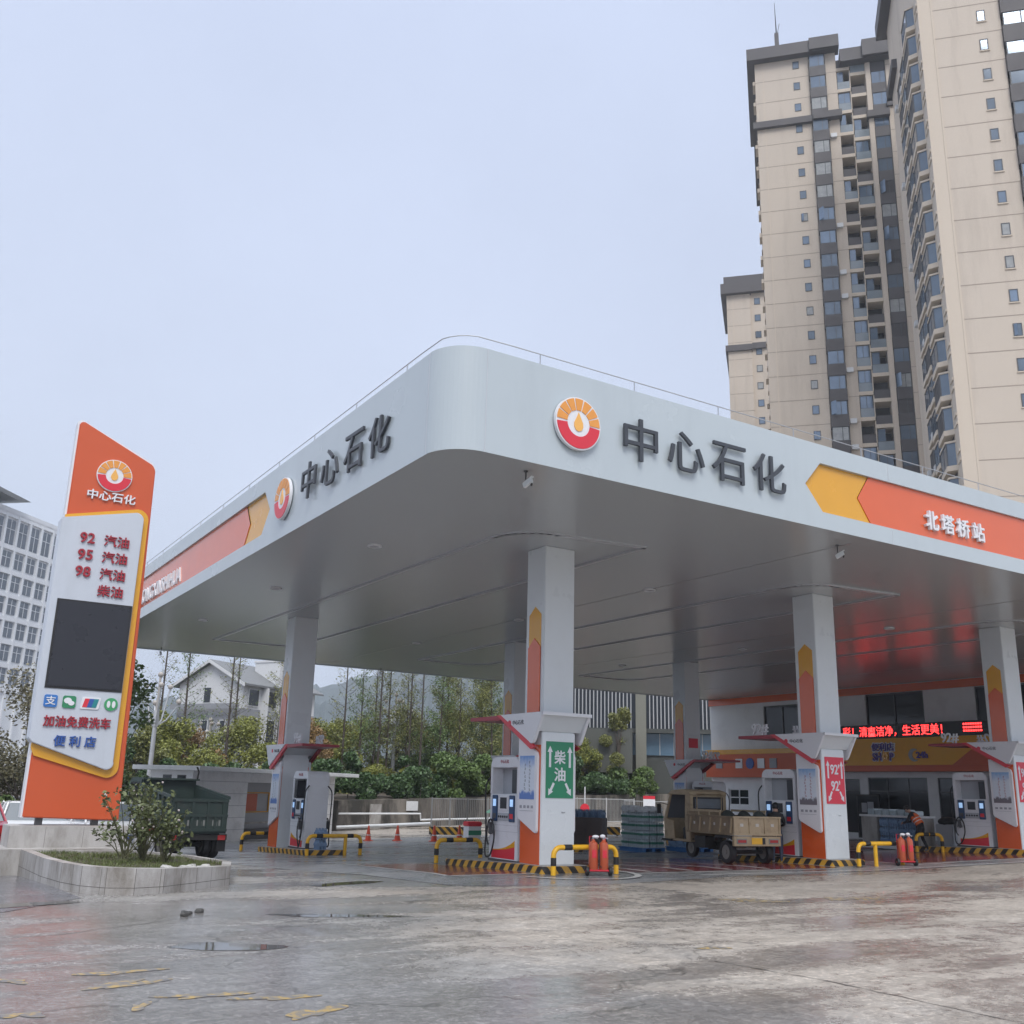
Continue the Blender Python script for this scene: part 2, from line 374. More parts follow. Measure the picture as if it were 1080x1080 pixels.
def concrete_ground(name):
    """wet old concrete: tan and gritty to the right, grey in the middle, coarse and bluish to the near left, glossy where water stands"""
    m = bpy.data.materials.new(name); m.use_nodes = True
    nt = m.node_tree; N = nt.nodes; L = nt.links; b = N['Principled BSDF']
    tc = N.new('ShaderNodeTexCoord'); ob = tc.outputs['Object']
    def put(n, k, v):
        if isinstance(v, tuple): n.inputs[k].default_value = (*v, 1) if len(v) == 3 else v
        elif isinstance(v, (int, float)): n.inputs[k].default_value = v
        else: L.new(v, n.inputs[k])
    def noise(s, d=6, ro=.6, vec=None, dist=0.):
        n = N.new('ShaderNodeTexNoise'); n.inputs['Scale'].default_value = s; n.inputs['Detail'].default_value = d; n.inputs['Roughness'].default_value = ro; n.inputs['Distortion'].default_value = dist
        L.new(vec or ob, n.inputs['Vector']); return n.outputs['Fac']
    def mr(s, a, bb, c=0., d=1.):
        n = N.new('ShaderNodeMapRange'); n.inputs['From Min'].default_value = a; n.inputs['From Max'].default_value = bb; n.inputs['To Min'].default_value = c; n.inputs['To Max'].default_value = d; L.new(s, n.inputs['Value']); return n.outputs['Result']
    def mix(f, A, B, blend='MIX'):
        n = N.new('ShaderNodeMix'); n.data_type = 'RGBA'; n.blend_type = blend; put(n, 'Factor', f); put(n, 'A', A); put(n, 'B', B); return n.outputs['Result']
    def ma(op, a, bb):
        n = N.new('ShaderNodeMath'); n.operation = op; put(n, 0, a); put(n, 1, bb); return n.outputs[0]
    sx = N.new('ShaderNodeSeparateXYZ'); L.new(ob, sx.inputs[0]); X, Y = sx.outputs['X'], sx.outputs['Y']
    mp = N.new('ShaderNodeMapping'); mp.inputs['Rotation'].default_value = (0, 0, R(32)); mp.inputs['Scale'].default_value = (.45, 1.25, 1); L.new(ob, mp.inputs['Vector']); st = mp.outputs['Vector']
    big = noise(.20, 5, .62, None, .8); mid = noise(.9, 9, .72, st, .3); fine = noise(4.5, 9, .78); grit = noise(16, 6, .8); spk = noise(34, 3, .7)
    right = mr(ma('ADD', ma('ADD', ma('MULTIPLY', X, .16), ma('MULTIPLY', Y, -.055)), ma('MULTIPLY', ma('SUBTRACT', big, .5), 2.4)), .25, .8)
    coarse = mr(ma('ADD', ma('ADD', X, ma('MULTIPLY', Y, .28)), ma('MULTIPLY', ma('SUBTRACT', mid, .5), 3.)), 7.6, 6.4)
    c = mix(right, (.37, .362, .352), (.43, .392, .35))
    c = mix(coarse, c, (.37, .362, .358))
    c = mix(mr(mid, .40, .60, 0., .85), c, mix(1., c, (.74, .73, .72), 'MULTIPLY'))
    c = mix(mr(big, .35, .65, 0., .5), c, mix(1., c, (1.14, 1.11, 1.07), 'MULTIPLY'))
    c = mix(mr(fine, .36, .62, 0., .9), c, mix(1., c, (.60, .59, .58), 'MULTIPLY'))
    c = mix(mr(grit, .50, .62, 0., .85), c, mix(1., c, (1.75, 1.72, 1.68), 'MULTIPLY'))
    c = mix(mr(spk, .38, .30, 0., .8), c, mix(1., c, (.42, .41, .40), 'MULTIPLY'))
    rust = noise(.33, 6, .7, st); c = mix(mr(rust, .64, .74, 0., .22), c, (.22, .175, .15))
    # standing water: long patches, less of it on the tan side
    wn = noise(.36, 10, .66, st, .5); wet = mr(ma('ADD', wn, ma('MULTIPLY', right, -.10)), .35, .50)
    film = mr(ma('ADD', fine, ma('MULTIPLY', wn, .8)), .86, 1.0)            # thin film between the grains
    c = mix(wet, c, mix(1., c, (.70, .70, .71), 'MULTIPLY'))
    vo = N.new('ShaderNodeTexVoronoi'); vo.feature = 'DISTANCE_TO_EDGE'; vo.inputs['Scale'].default_value = .17
    nn = N.new('ShaderNodeTexNoise'); nn.inputs['Scale'].default_value = .9; nn.inputs['Detail'].default_value = 8; L.new(ob, nn.inputs['Vector'])
    wv = N.new('ShaderNodeVectorMath'); wv.operation = 'MULTIPLY_ADD'; L.new(nn.outputs['Color'], wv.inputs[0]); wv.inputs[1].default_value = (2.2, 2.2, 0); L.new(ob, wv.inputs[2]); L.new(wv.outputs[0], vo.inputs['Vector'])
    cr = ma('MULTIPLY', mr(vo.outputs['Distance'], .0015, .008, 1., 0.), mr(mid, .42, .52)); c = mix(ma('MULTIPLY', cr, .5), c, (.04, .038, .036))
    L.new(c, b.inputs['Base Color'])
    ro = mix(wet, mix(film, (.55, .55, .55), (.15, .15, .15)), (.07, .07, .07)); rg = N.new('ShaderNodeRGBToBW'); L.new(ro, rg.inputs[0])
    L.new(ma('ADD', rg.outputs[0], mr(grit, .4, .6, -.02, .1)), b.inputs['Roughness'])
    b.inputs['Specular IOR Level'].default_value = .45
    hgt = ma('ADD', ma('MULTIPLY', mid, 2.6), ma('ADD', ma('MULTIPLY', fine, 1.1), ma('MULTIPLY', grit, .5)))
    bp = N.new('ShaderNodeBump'); bp.inputs['Distance'].default_value = .03; L.new(mr(wet, .2, 1., .75, .09), bp.inputs['Strength']); L.new(hgt, bp.inputs['Height']); L.new(bp.outputs['Normal'], b.inputs['Normal'])
    return m
M['ground'] = concrete_ground('wet_concrete')
M['forecourt'] = wet_ground('forecourt_wet', [(.29, .295, .305), (.36, .355, .35), (.25, .255, .26)], .40, .60, .09, .30, (.72, .73, .76), .3, scale=1.4)
M['asphalt_wet'] = wet_ground('dark_wet_patch', [(.20, .20, .215), (.26, .255, .25), (.17, .17, .185)], .36, .52, .07, .3, (.7, .7, .73), .3)
M['puddle'] = mat('puddle_water', (.055, .05, .045), .03, 0, .3, 2.)
M['line_white'] = mat('line_white', (.52, .52, .52), .3, 0, .2, 2., dirt=(.14, .14, .14), dirt_scale=3., dirt_amt=.9)
M['line_red'] = mat('painted_red', (.26, .045, .045), .12, 0, .25, 1.5, dirt=(.10, .08, .08), dirt_scale=1.2, dirt_amt=.9)
M['line_yellow'] = mat('worn_yellow', (.42, .29, .10), .4, 0, .2, 6., dirt=(.17, .165, .165), dirt_scale=11., dirt_amt=1., dirt_lo=.42, dirt_hi=.52)

def sheet(name, poly, off, m, kind='structure', parent=None):
    bm = bmesh.new(); bm.faces.new([bm.verts.new((x, y, 0)) for x, y in poly])
    for ax, vals in ((0, (22, 37)), (1, (19.5, 33.5, 49.5))):
        for t in vals:
            co = [0, 0, 0]; co[ax] = t; no = [0, 0, 0]; no[ax] = 1
            bmesh.ops.bisect_plane(bm, geom=bm.verts[:]+bm.edges[:]+bm.faces[:], plane_co=co, plane_no=no)
    for v_ in bm.verts: v_.co.z = g(v_.co.x, v_.co.y)+off
    bmesh.ops.recalc_face_normals(bm, faces=bm.faces)
    if sum(f.normal.z for f in bm.faces) < 0: bmesh.ops.reverse_faces(bm, faces=bm.faces)
    me = bpy.data.meshes.new(name); bm.to_mesh(me); bm.free()
    o = link(name, me, m, parent); 
    if kind: o['kind'] = kind
    return o
def blob(cx, cy, rx, ry, rot=0., n=26, amp=.25, seed=1):
    rr = random.Random(seed); ph = [rr.uniform(0, 6.28) for _ in range(5)]
    pts = []
    for i in range(n):
        t = 2*math.pi*i/n
        k = 1+amp*sum(math.sin((j+2)*t+ph[j])/(j+1.5) for j in range(5))
        x, y = rx*k*math.cos(t), ry*k*math.sin(t)
        pts.append((cx+x*math.cos(rot)-y*math.sin(rot), cy+x*math.sin(rot)+y*math.cos(rot)))
    return pts
sheet('ground', [(-1500, -600), (2200, -600), (2200, 2200), (-1500, 2200)], 0, M['ground'])
sheet('forecourt_ground', [(9.6, 17.0), (12, 16.2), (17, 17.2), (24, 17.3), (31, 17.3), (43, 17.6), (43, 47), (30, 52), (17, 50), (9.6, 46.5), (6.5, 40), (7.5, 30), (8.4, 22)], .004, M['forecourt'])
sheet('road_surface', [(-6, 15.6), (.5, 14.6), (2.0, 15.4), (3.2, 16.8), (2.8, 24), (2.2, 34), (-8, 34)], .004, M['asphalt_wet'])
# painted keep-clear boxes round the islands
sheet('keep_clear_marking', [(10.6, 18.9), (12.6, 18.9), (12.6, 23.6), (10.6, 23.6)], .008, M['line_red'])
sheet('keep_clear_marking', [(15.0, 18.6), (21.7, 18.4), (21.9, 24.2), (15.0, 24.2)], .008, M['line_red'])
sheet('keep_clear_marking', [(24.4, 18.6), (30.6, 18.4), (30.6, 24.2), (24.4, 24.2)], .008, M['line_red'])
def stripe(a, b, wd, off=.012, name='painted_line', m=None):
    a, b = Vector(a), Vector(b); d = (b-a).normalized(); n = Vector((-d.y, d.x))*wd/2
    return sheet(name, [tuple(a+n), tuple(b+n), tuple(b-n), tuple(a-n)], off, m or M['line_white'])
for a, b in (((10.5, 18.8), (10.5, 24)), ((10.5, 18.8), (12.6, 18.8)), ((15, 18.5), (15, 26)), ((21.8, 18.3), (21.8, 26)), ((24.3, 18.4), (24.3, 26)), ((15.0, 18.3), (21.8, 18.2)), ((24.3, 18.2), (30.6, 18.2)),
             ((16.2, 17.6), (30, 17.4)), ((6.8, 27.5), (11.4, 27.5)), ((16.5, 48.4), (33, 48.8))):
    stripe(a, b, .14)
for k in range(4):
    stripe((15.6+k*1.25, 18.6), (15.4+k*1.25, 22.5), .16, .016, 'hatching_marking')
def arc_line(cx, cy, r, a0, a1, wd=.16, n=16, name='arc_marking'):
    o = [(cx+(r+wd/2)*math.cos(R(a0+(a1-a0)*i/n)), cy+(r+wd/2)*math.sin(R(a0+(a1-a0)*i/n))) for i in range(n+1)]
    q = [(cx+(r-wd/2)*math.cos(R(a0+(a1-a0)*i/n)), cy+(r-wd/2)*math.sin(R(a0+(a1-a0)*i/n))) for i in range(n+1)]
    sheet(name, o+q[::-1], .02, M['line_white'])
arc_line(13.4, 18.7, 1.5, 200, 370, .15)
# worn yellow paint and puddles on the concrete in front
for i, (a, b) in enumerate((((1.39, 10.38), (1.54, 10.22)), ((2.13, 10.36), (2.59, 10.37)), ((2.03, 9.62), (2.56, 9.91)), ((2.15, 8.81), (2.26, 8.76)), ((2.55, 9.03), (3.03, 8.99)),
                 ((3.09, 8.74), (3.47, 8.62)), ((3.16, 7.89), (3.55, 8.16)), ((12.87, 13.28), (13.62, 13.03)), ((14.87, 12.78), (15.79, 12.81)), ((8.6, 9.32), (8.87, 9.36)), ((1.23, 8.87), (1.48, 8.83)))):
    c = ((a[0]+b[0])/2, (a[1]+b[1])/2); d = (b[0]-a[0], b[1]-a[1]); ln = math.hypot(*d)
    sheet('worn_marking', blob(c[0], c[1], ln*.58, .11 if i not in (7, 8) else .24, math.atan2(d[1], d[0]), 60, .6, i+3), .004, M['line_yellow'])
for i, (x, y, rx, ry, ro) in enumerate(((3.72, 11.5, .62, .26, -.35), (5.9, 13.6, .9, .16, -.5), (1.7, 16.0, 1.2, .3, .2), (7.9, 17.9, .9, .2, .4))):
    sheet('puddle_water', blob(x, y, rx, ry, ro, 40, .22, i+30), .004 if i != 2 else .008, M['puddle'])

# slab joints and a long crack in the concrete
def crack(pts, wd, seed, name='joint_line'):
    rr_ = random.Random(seed); L_, R_ = [], []
    for (x0, y0), (x1, y1) in zip(pts[:-1], pts[1:]):
        d = Vector((x1-x0, y1-y0)); n_ = max(2, int(d.length/.18)); nn_ = Vector((-d.y, d.x)).normalized()
        for i in range(n_):
            p = Vector((x0, y0))+d*i/n_+nn_*rr_.uniform(-.018, .018); w_ = wd*rr_.uniform(.35, 1.5)
            L_.append(tuple(p+nn_*w_/2)); R_.append(tuple(p-nn_*w_/2))
    sheet(name, L_+R_[::-1], .004, M['joint_fill'])
M['joint_fill'] = mat('joint_fill', (.05, .048, .045), .35, 0, .3, 6.)
crack([(8.1, 8.6), (8.3, 7.2), (8.25, 3.5)], .018, 1)
crack([(9.8, 13.4), (16, 12.1), (24, 11.6)], .014, 3)
crack([(-2, 13.3), (2.2, 13.0), (4.5, 14.3)], .016, 4)
# ------------------------------------------------------------------ canopy
ZS, ZT = 7.23, 9.13
canopy = T('station_canopy', 'large white filling station canopy with rounded corner and orange bands on its fascia', 'canopy', (8, 15, 0))
canopy.location = (0, 0, 0)
def lx(v): return 7.46+.014*(v-15.05)          # left fascia line (very slightly skewed)
def mapR(s, z, d): return (s, 14.0+d, z)
def mapL(s, z, d): return (lx(s)+d, s, z)
def fascia_side(mp, s0, s1, tip, zb=7.60, zm=8.15, zt=8.70, dep=.09):
    b = MB()
    c = tip+.5
    outer = [(s0, ZS), (c, ZS), (c, zb), (tip, zm), (c, zt), (c, ZT), (s0, ZT)]
    b.add([mp(s, z, 0) for s, z in outer], [tuple(range(7))])
    b.add([mp(c, zt, 0), mp(s1, zt, 0), mp(s1, ZT, 0), mp(c, ZT, 0)], [(0, 1, 2, 3)])
    b.add([mp(c, ZS, 0), mp(s1, ZS, 0), mp(s1, zb, 0), mp(c, zb, 0)], [(0, 1, 2, 3)])
    path = [(s1, zb), (c, zb), (tip, zm), (c, zt), (s1, zt)]
    for p, q in zip(path[:-1], path[1:]):
        b.add([mp(*p, 0), mp(*q, 0), mp(*q, dep), mp(*p, dep)], [(0, 1, 2, 3)])
    b.add([mp(s0, ZT, 0), mp(s1, ZT, 0), mp(s1, ZT, .5), mp(s0, ZT, .5)], [(0, 1, 2, 3)])
    b.add([mp(s0, ZT, .5), mp(s1, ZT, .5), mp(s1, ZT-.5, .5), mp(s0, ZT-.5, .5)], [(0, 1, 2, 3)])
    yl = MB().add([mp(*p, dep-.012) for p in ((tip, zm), (c, zb), (tip+2.15, zb), (tip+1.74, zm), (tip+2.15, zt), (c, zt))], [tuple(range(6))])
    og = MB().add([mp(*p, dep-.03) for p in ((tip+1.74, zm), (tip+2.15, zb), (s1, zb), (s1, zt), (tip+2.15, zt))], [tuple(range(5))])
    og.add([mp(*p, dep-.03) for p in ((tip+1.74, zm), (tip+2.15, zb))]+[mp(*p, dep-.012) for p in ((tip+2.15, zb), (tip+1.74, zm))], [(0, 1, 2, 3)])
    return b, yl, og
fb, yl, og = fascia_side(mapR, 8.19, 43.0, 16.12)
fl, yl2, og2 = fascia_side(mapL, 14.74, 45.7, 23.16)
fas = MB(); fas.add(fb.v, fb.f); fas.add(fl.v, fl.f)
NA = 14; arc = []
for i in range(NA+1):
    t = math.pi+(math.pi/2)*i/NA
    arc.append((8.19+.74*math.cos(t), 14.74+.74*math.sin(t)))
arc[0] = (lx(14.74), 14.74); arc[-1] = (8.19, 14.0)
for (x0, y0), (x1, y1) in zip(arc[:-1], arc[1:]):
    fas.add([(x0, y0, ZS), (x1, y1, ZS), (x1, y1, ZT), (x0, y0, ZT)], [(0, 1, 2, 3)])
    fas.add([(x0, y0, ZT), (x1, y1, ZT), (8.3, 14.9, ZT)], [(0, 1, 2)])
xb = lx(45.7)
fas.add([(xb, 45.7, ZS), (43, 45.7, ZS), (43, 45.7, ZT), (xb, 45.7, ZT)], [(3, 2, 1, 0)])
fas.add([(43, 14, ZS), (43, 45.7, ZS), (43, 45.7, ZT), (43, 14, ZT)], [(0, 1, 2, 3)])
fo = fas.build('fascia', M['fascia'], canopy, smooth=True)
yl.build('yellow_chevron', M['yellow'], canopy); yl2.build('yellow_chevron', M['yellow'], canopy)
og.build('orange_band', M['orange'], canopy); og2.build('orange_band', M['orange'], canopy)
out = arc+[(43, 14.0), (43, 45.7), (xb, 45.7)]
soff = MB().prism([(x+(.03 if x < 9 else 0), y+(.03 if y < 15 else 0)) for x, y in out], 'z', ZS+.035, ZS+.25); soff = soff.build('soffit', M['soffit'], canopy)
MB().prism([(x+.1, y+.1) if i < len(arc) else (x, y) for i, (x, y) in enumerate(out)], 'z', ZT-.35, ZT-.2).build('roof_deck', M['metal'], canopy)
# fascia joints (thin vertical grooves)
jm = MB()
for s in (8.2, 18.9, 27.6, 36.2): jm.box(s-.006, s+.006, 13.997, 14.02, ZS+.002, ZT-.002) if s < 9 else (jm.box(s-.006, s+.006, 13.997, 14.02, ZS+.002, 7.598), jm.box(s-.006, s+.006, 13.997, 14.02, 8.702, ZT-.002))
jm.box(lx(14.74)-.003, lx(14.74)+.02, 14.736, 14.748, ZS+.002, ZT-.002)
blend_in(fo, jm, M['trim_light'])
# soffit strips: one long rectangle round each pair of columns, with a rounded front corner
def strip_loop(u0, u1, v0, v1):
    pts = [(u1, v0)]
    for i in range(9):
        t = -math.pi/2-(math.pi/2)*i/8
        pts.append((u0+1.0+1.0*math.cos(t), v0+.25+1.0+1.0*math.sin(t)))
    pts += [(u0, v1), (u1-1.0, v1)]
    for i in range(1, 9):
        t = math.pi/2-(math.pi/2)*i/8
        pts.append((u1-1.0+1.0*math.cos(t), v1-1+1.0*math.sin(t)))
    pts.append((u1, v0))
    return pts
for u0, u1 in ((11.5, 14.8), (20.75, 23.95), (29.7, 32.9)):
    pts = strip_loop(u0, u1, 17.75, 40.6); sb = MB()
    for (x0, y0), (x1, y1) in zip(pts[:-1], pts[1:]):
        d = Vector((x1-x0, y1-y0)).normalized(); n = Vector((-d.y, d.x))*.055; e = d*.05
        sb.add([(x0-n.x-e.x, y0-n.y-e.y, ZS-.004), (x1-n.x+e.x, y1-n.y+e.y, ZS-.004), (x1+n.x+e.x, y1+n.y+e.y, ZS-.004), (x0+n.x-e.x, y0+n.y-e.y, ZS-.004),
                (x0-n.x-e.x, y0-n.y-e.y, ZS+.05), (x1-n.x+e.x, y1-n.y+e.y, ZS+.05), (x1+n.x+e.x, y1+n.y+e.y, ZS+.05), (x0+n.x-e.x, y0+n.y-e.y, ZS+.05)],
               [(0, 1, 2, 3), (4, 7, 6, 5), (0, 4, 5, 1), (1, 5, 6, 2), (2, 6, 7, 3), (3, 7, 4, 0)])
    sb.build('ceiling_strip', M['trim_light'], canopy)
jb = MB()
for u in (18.2, 27.2, 38.5): jb.box(u-.009, u+.009, 14.6, 45.4, ZS+.028, ZS+.05)
blend_in(soff, jb, M['trim_dark'])
# rail
rl = MB(); wire = [(lx(v)+.15, v, ZT+.27) for v in (45.5, 38, 30, 22, 15.4)]+[(8.25+.65*math.cos(t), 14.80+.65*math.sin(t), ZT+.27) for t in [math.pi+i*math.pi/12 for i in range(1, 6)]]+[(u, 14.15, ZT+.27) for u in (8.8, 16, 24, 32, 42.8)]
rl.tube(wire, .011, 5)
for v in np.arange(16, 45, 2.4): rl.cyl((lx(v)+.15, v, ZT), (lx(v)+.15, v, ZT+.27), .011, n=5)
for u in np.arange(9.4, 43, 2.2): rl.cyl((u, 14.15, ZT), (u, 14.15, ZT+.27), .011, n=5)
rl.build('guard_rail', M['metal'], canopy)

def logo(parent, loc, facing, r, dep=.07):
    o = MB().prism([(r*math.cos(2*math.pi*i/48), r*math.sin(2*math.pi*i/48)) for i in range(48)], 'y', 0, dep).build('logo_disc', M['char_white'], parent, smooth=True)
    o.location = loc; o.rotation_euler = (0, 0, face_mx(facing))
    f = -.012*max(1, r)
    def ring(a0, a1, r0, r1, n):
        A = [R(a0+(a1-a0)*i/n) for i in range(n+1)]
        return [(r1*r*math.cos(a), r1*r*math.sin(a)) for a in A]+[(r0*r*math.cos(a), r0*r*math.sin(a)) for a in A[::-1]]
    MB().prism(ring(184, 356, .50, .95, 24), 'y', f, .002).build('red_arc', M['red'], o)
    b = MB()
    for k in range(7): b.prism(ring(1+k*25.7, 1+k*25.7+21.5, .50, .95, 6), 'y', f, .002)
    b.build('orange_rays', M['logo_orange'], o)
    fl = [(0, .42), (.1, .2), (.19, .02), (.2, -.12), (.13, -.26), (0, -.31), (-.13, -.26), (-.2, -.12), (-.19, .02), (-.1, .2)]
    MB().prism([(x*r, z*r) for x, z in fl], 'y', f*1.3, .002).build('flame', M['logo_yellow'], o)
    return o
logo(canopy, (10.09, 13.9, 8.13), '-y', .5)
logo(canopy, (lx(22)-.1, 22.0, 8.13), '-x', .5)
for i, ch in enumerate('中心石化'):
    put_text(ch, M['char_dark'], canopy, (11.56+1.135*i, 13.92, 8.12), '-y', None, .80 if i else .84, 1, .045, .004, 'fascia_character')
    put_text(ch, M['char_dark'], canopy, (lx(20)-.09, (20.28, 19.08, 17.87, 16.68)[i], 8.15), '-x', None, .80 if i else .84, 1, .045, .004, 'fascia_character')
for i, ch in enumerate('北塔桥站'):
    put_text(ch, M['char_white'], canopy, (20.38+.60*i, 14.02, 8.03), '-y', None, .46, .5, .07, .02, 'station_character')
put_text('ZHONGXINSHIHUA', M['char_white'], canopy, (lx(34.6)+.02, 34.75, 7.98), '-x', 6.0, .5, .6, .07, .012, 'pinyin_lettering')

# ceiling lights and cameras hanging from the canopy
def downlight(u, v, label):
    t = T('ceiling_light', label, 'ceiling light', (u, v, ZS+.035), 0, 'recessed lights in the canopy ceiling')
    ring = [(.17, 0), (.17, -.035), (.13, -.045), (.12, -.01)]
    MB().lathe(ring, n=20).build('ring', M['char_white'], t, smooth=True)
    MB().lathe([(.118, -.006), (.1, -.03), (.02, -.036)], n=20).build('lens', M['metal'], t, smooth=True)
RW = ('left', 'middle', 'right'); DP = ('front', 'middle', 'back')
for i, u in enumerate((9.7, 18.2, 28.6)):
    for j, v in enumerate((21.6, 28.4, 35.9)):
        downlight(u, v, f'small round ceiling light in the {RW[i]} row of the canopy, {DP[j]} one of three')
def cctv(u, v, label, rz):
    t = T('security_camera', label, 'security camera', (u, v, ZS+.035), rz, 'cameras under the canopy edge'); t.scale = (.62, .62, .8)
    MB().cyl((0, 0, 0), (0, 0, -.22), .022, n=8).cyl((0, 0, 0), (0, 0, -.03), .06, n=12).build('mount', M['steel_dark'], t)
    Mx = Matrix.Rotation(R(-22), 3, 'X')
    MB().obox((0, -.08, -.29), .11, .30, .12, Mx).obox((0, -.10, -.225), .13, .34, .012, Mx).build('housing', M['white'], t, bevel=.008)
    MB().cyl((0, -.2, -.345), (0, -.225, -.355), .035, n=12).build('camera_lens', M['black'], t)
cctv(9.4, 14.55, 'white security camera under the canopy edge just below the round logo on the right face', R(20))
cctv(18.1, 14.9, 'white security camera under the canopy edge below the yellow chevron of the right face', R(25))
cctv(10.5, 45.0, 'small security camera at the far canopy edge, beside the price sign', R(180))
cctv(21.0, 45.1, 'small security camera at the far canopy edge, above the bare trees', R(180))

# ------------------------------------------------------------------ pillars with their awning, posters and grade sign
M['poster_blue'] = None
def poster_mat(name, top, mid, low):
    m = bpy.data.materials.new(name); m.use_nodes = True; nt = m.node_tree; N = nt.nodes; L = nt.links; b = N['Principled BSDF']; b.inputs['Roughness'].default_value = .3
    tc = N.new('ShaderNodeTexCoord'); sx = N.new('ShaderNodeSeparateXYZ'); L.new(tc.outputs['Generated'], sx.inputs[0])
    nz = N.new('ShaderNodeTexNoise'); nz.inputs['Scale'].default_value = 7; L.new(tc.outputs['Generated'], nz.inputs['Vector'])
    ad = N.new('ShaderNodeMath'); ad.operation = 'MULTIPLY_ADD'; ad.inputs[1].default_value = .22; L.new(nz.outputs['Fac'], ad.inputs[0])
    sb = N.new('ShaderNodeMath'); sb.operation = 'SUBTRACT'; sb.inputs[1].default_value = .11; L.new(sx.outputs['Z'], sb.inputs[0]); L.new(sb.outputs[0], ad.inputs[2])
    rp = N.new('ShaderNodeValToRGB'); e = rp.color_ramp.elements
    e[0].position = 0; e[0].color = (*low, 1); e[1].position = 1; e[1].color = (*top, 1)
    for p, c in ((.14, low), (.2, mid), (.7, mid)):
        q = e.new(p); q.color = (*c, 1)
    L.new(ad.outputs[0], rp.inputs['Fac']); L.new(rp.outputs['Color'], b.inputs['Base Color']); return m
M['poster_sea'] = poster_mat('poster_sea', (.12, .27, .60), (.62, .68, .76), (.10, .2, .5))
M['poster_city'] = poster_mat('poster_city', (.20, .38, .66), (.62, .68, .76), (.16, .14, .16))
M['grey_text'] = mat('grey_lettering', (.30, .31, .34), .4)

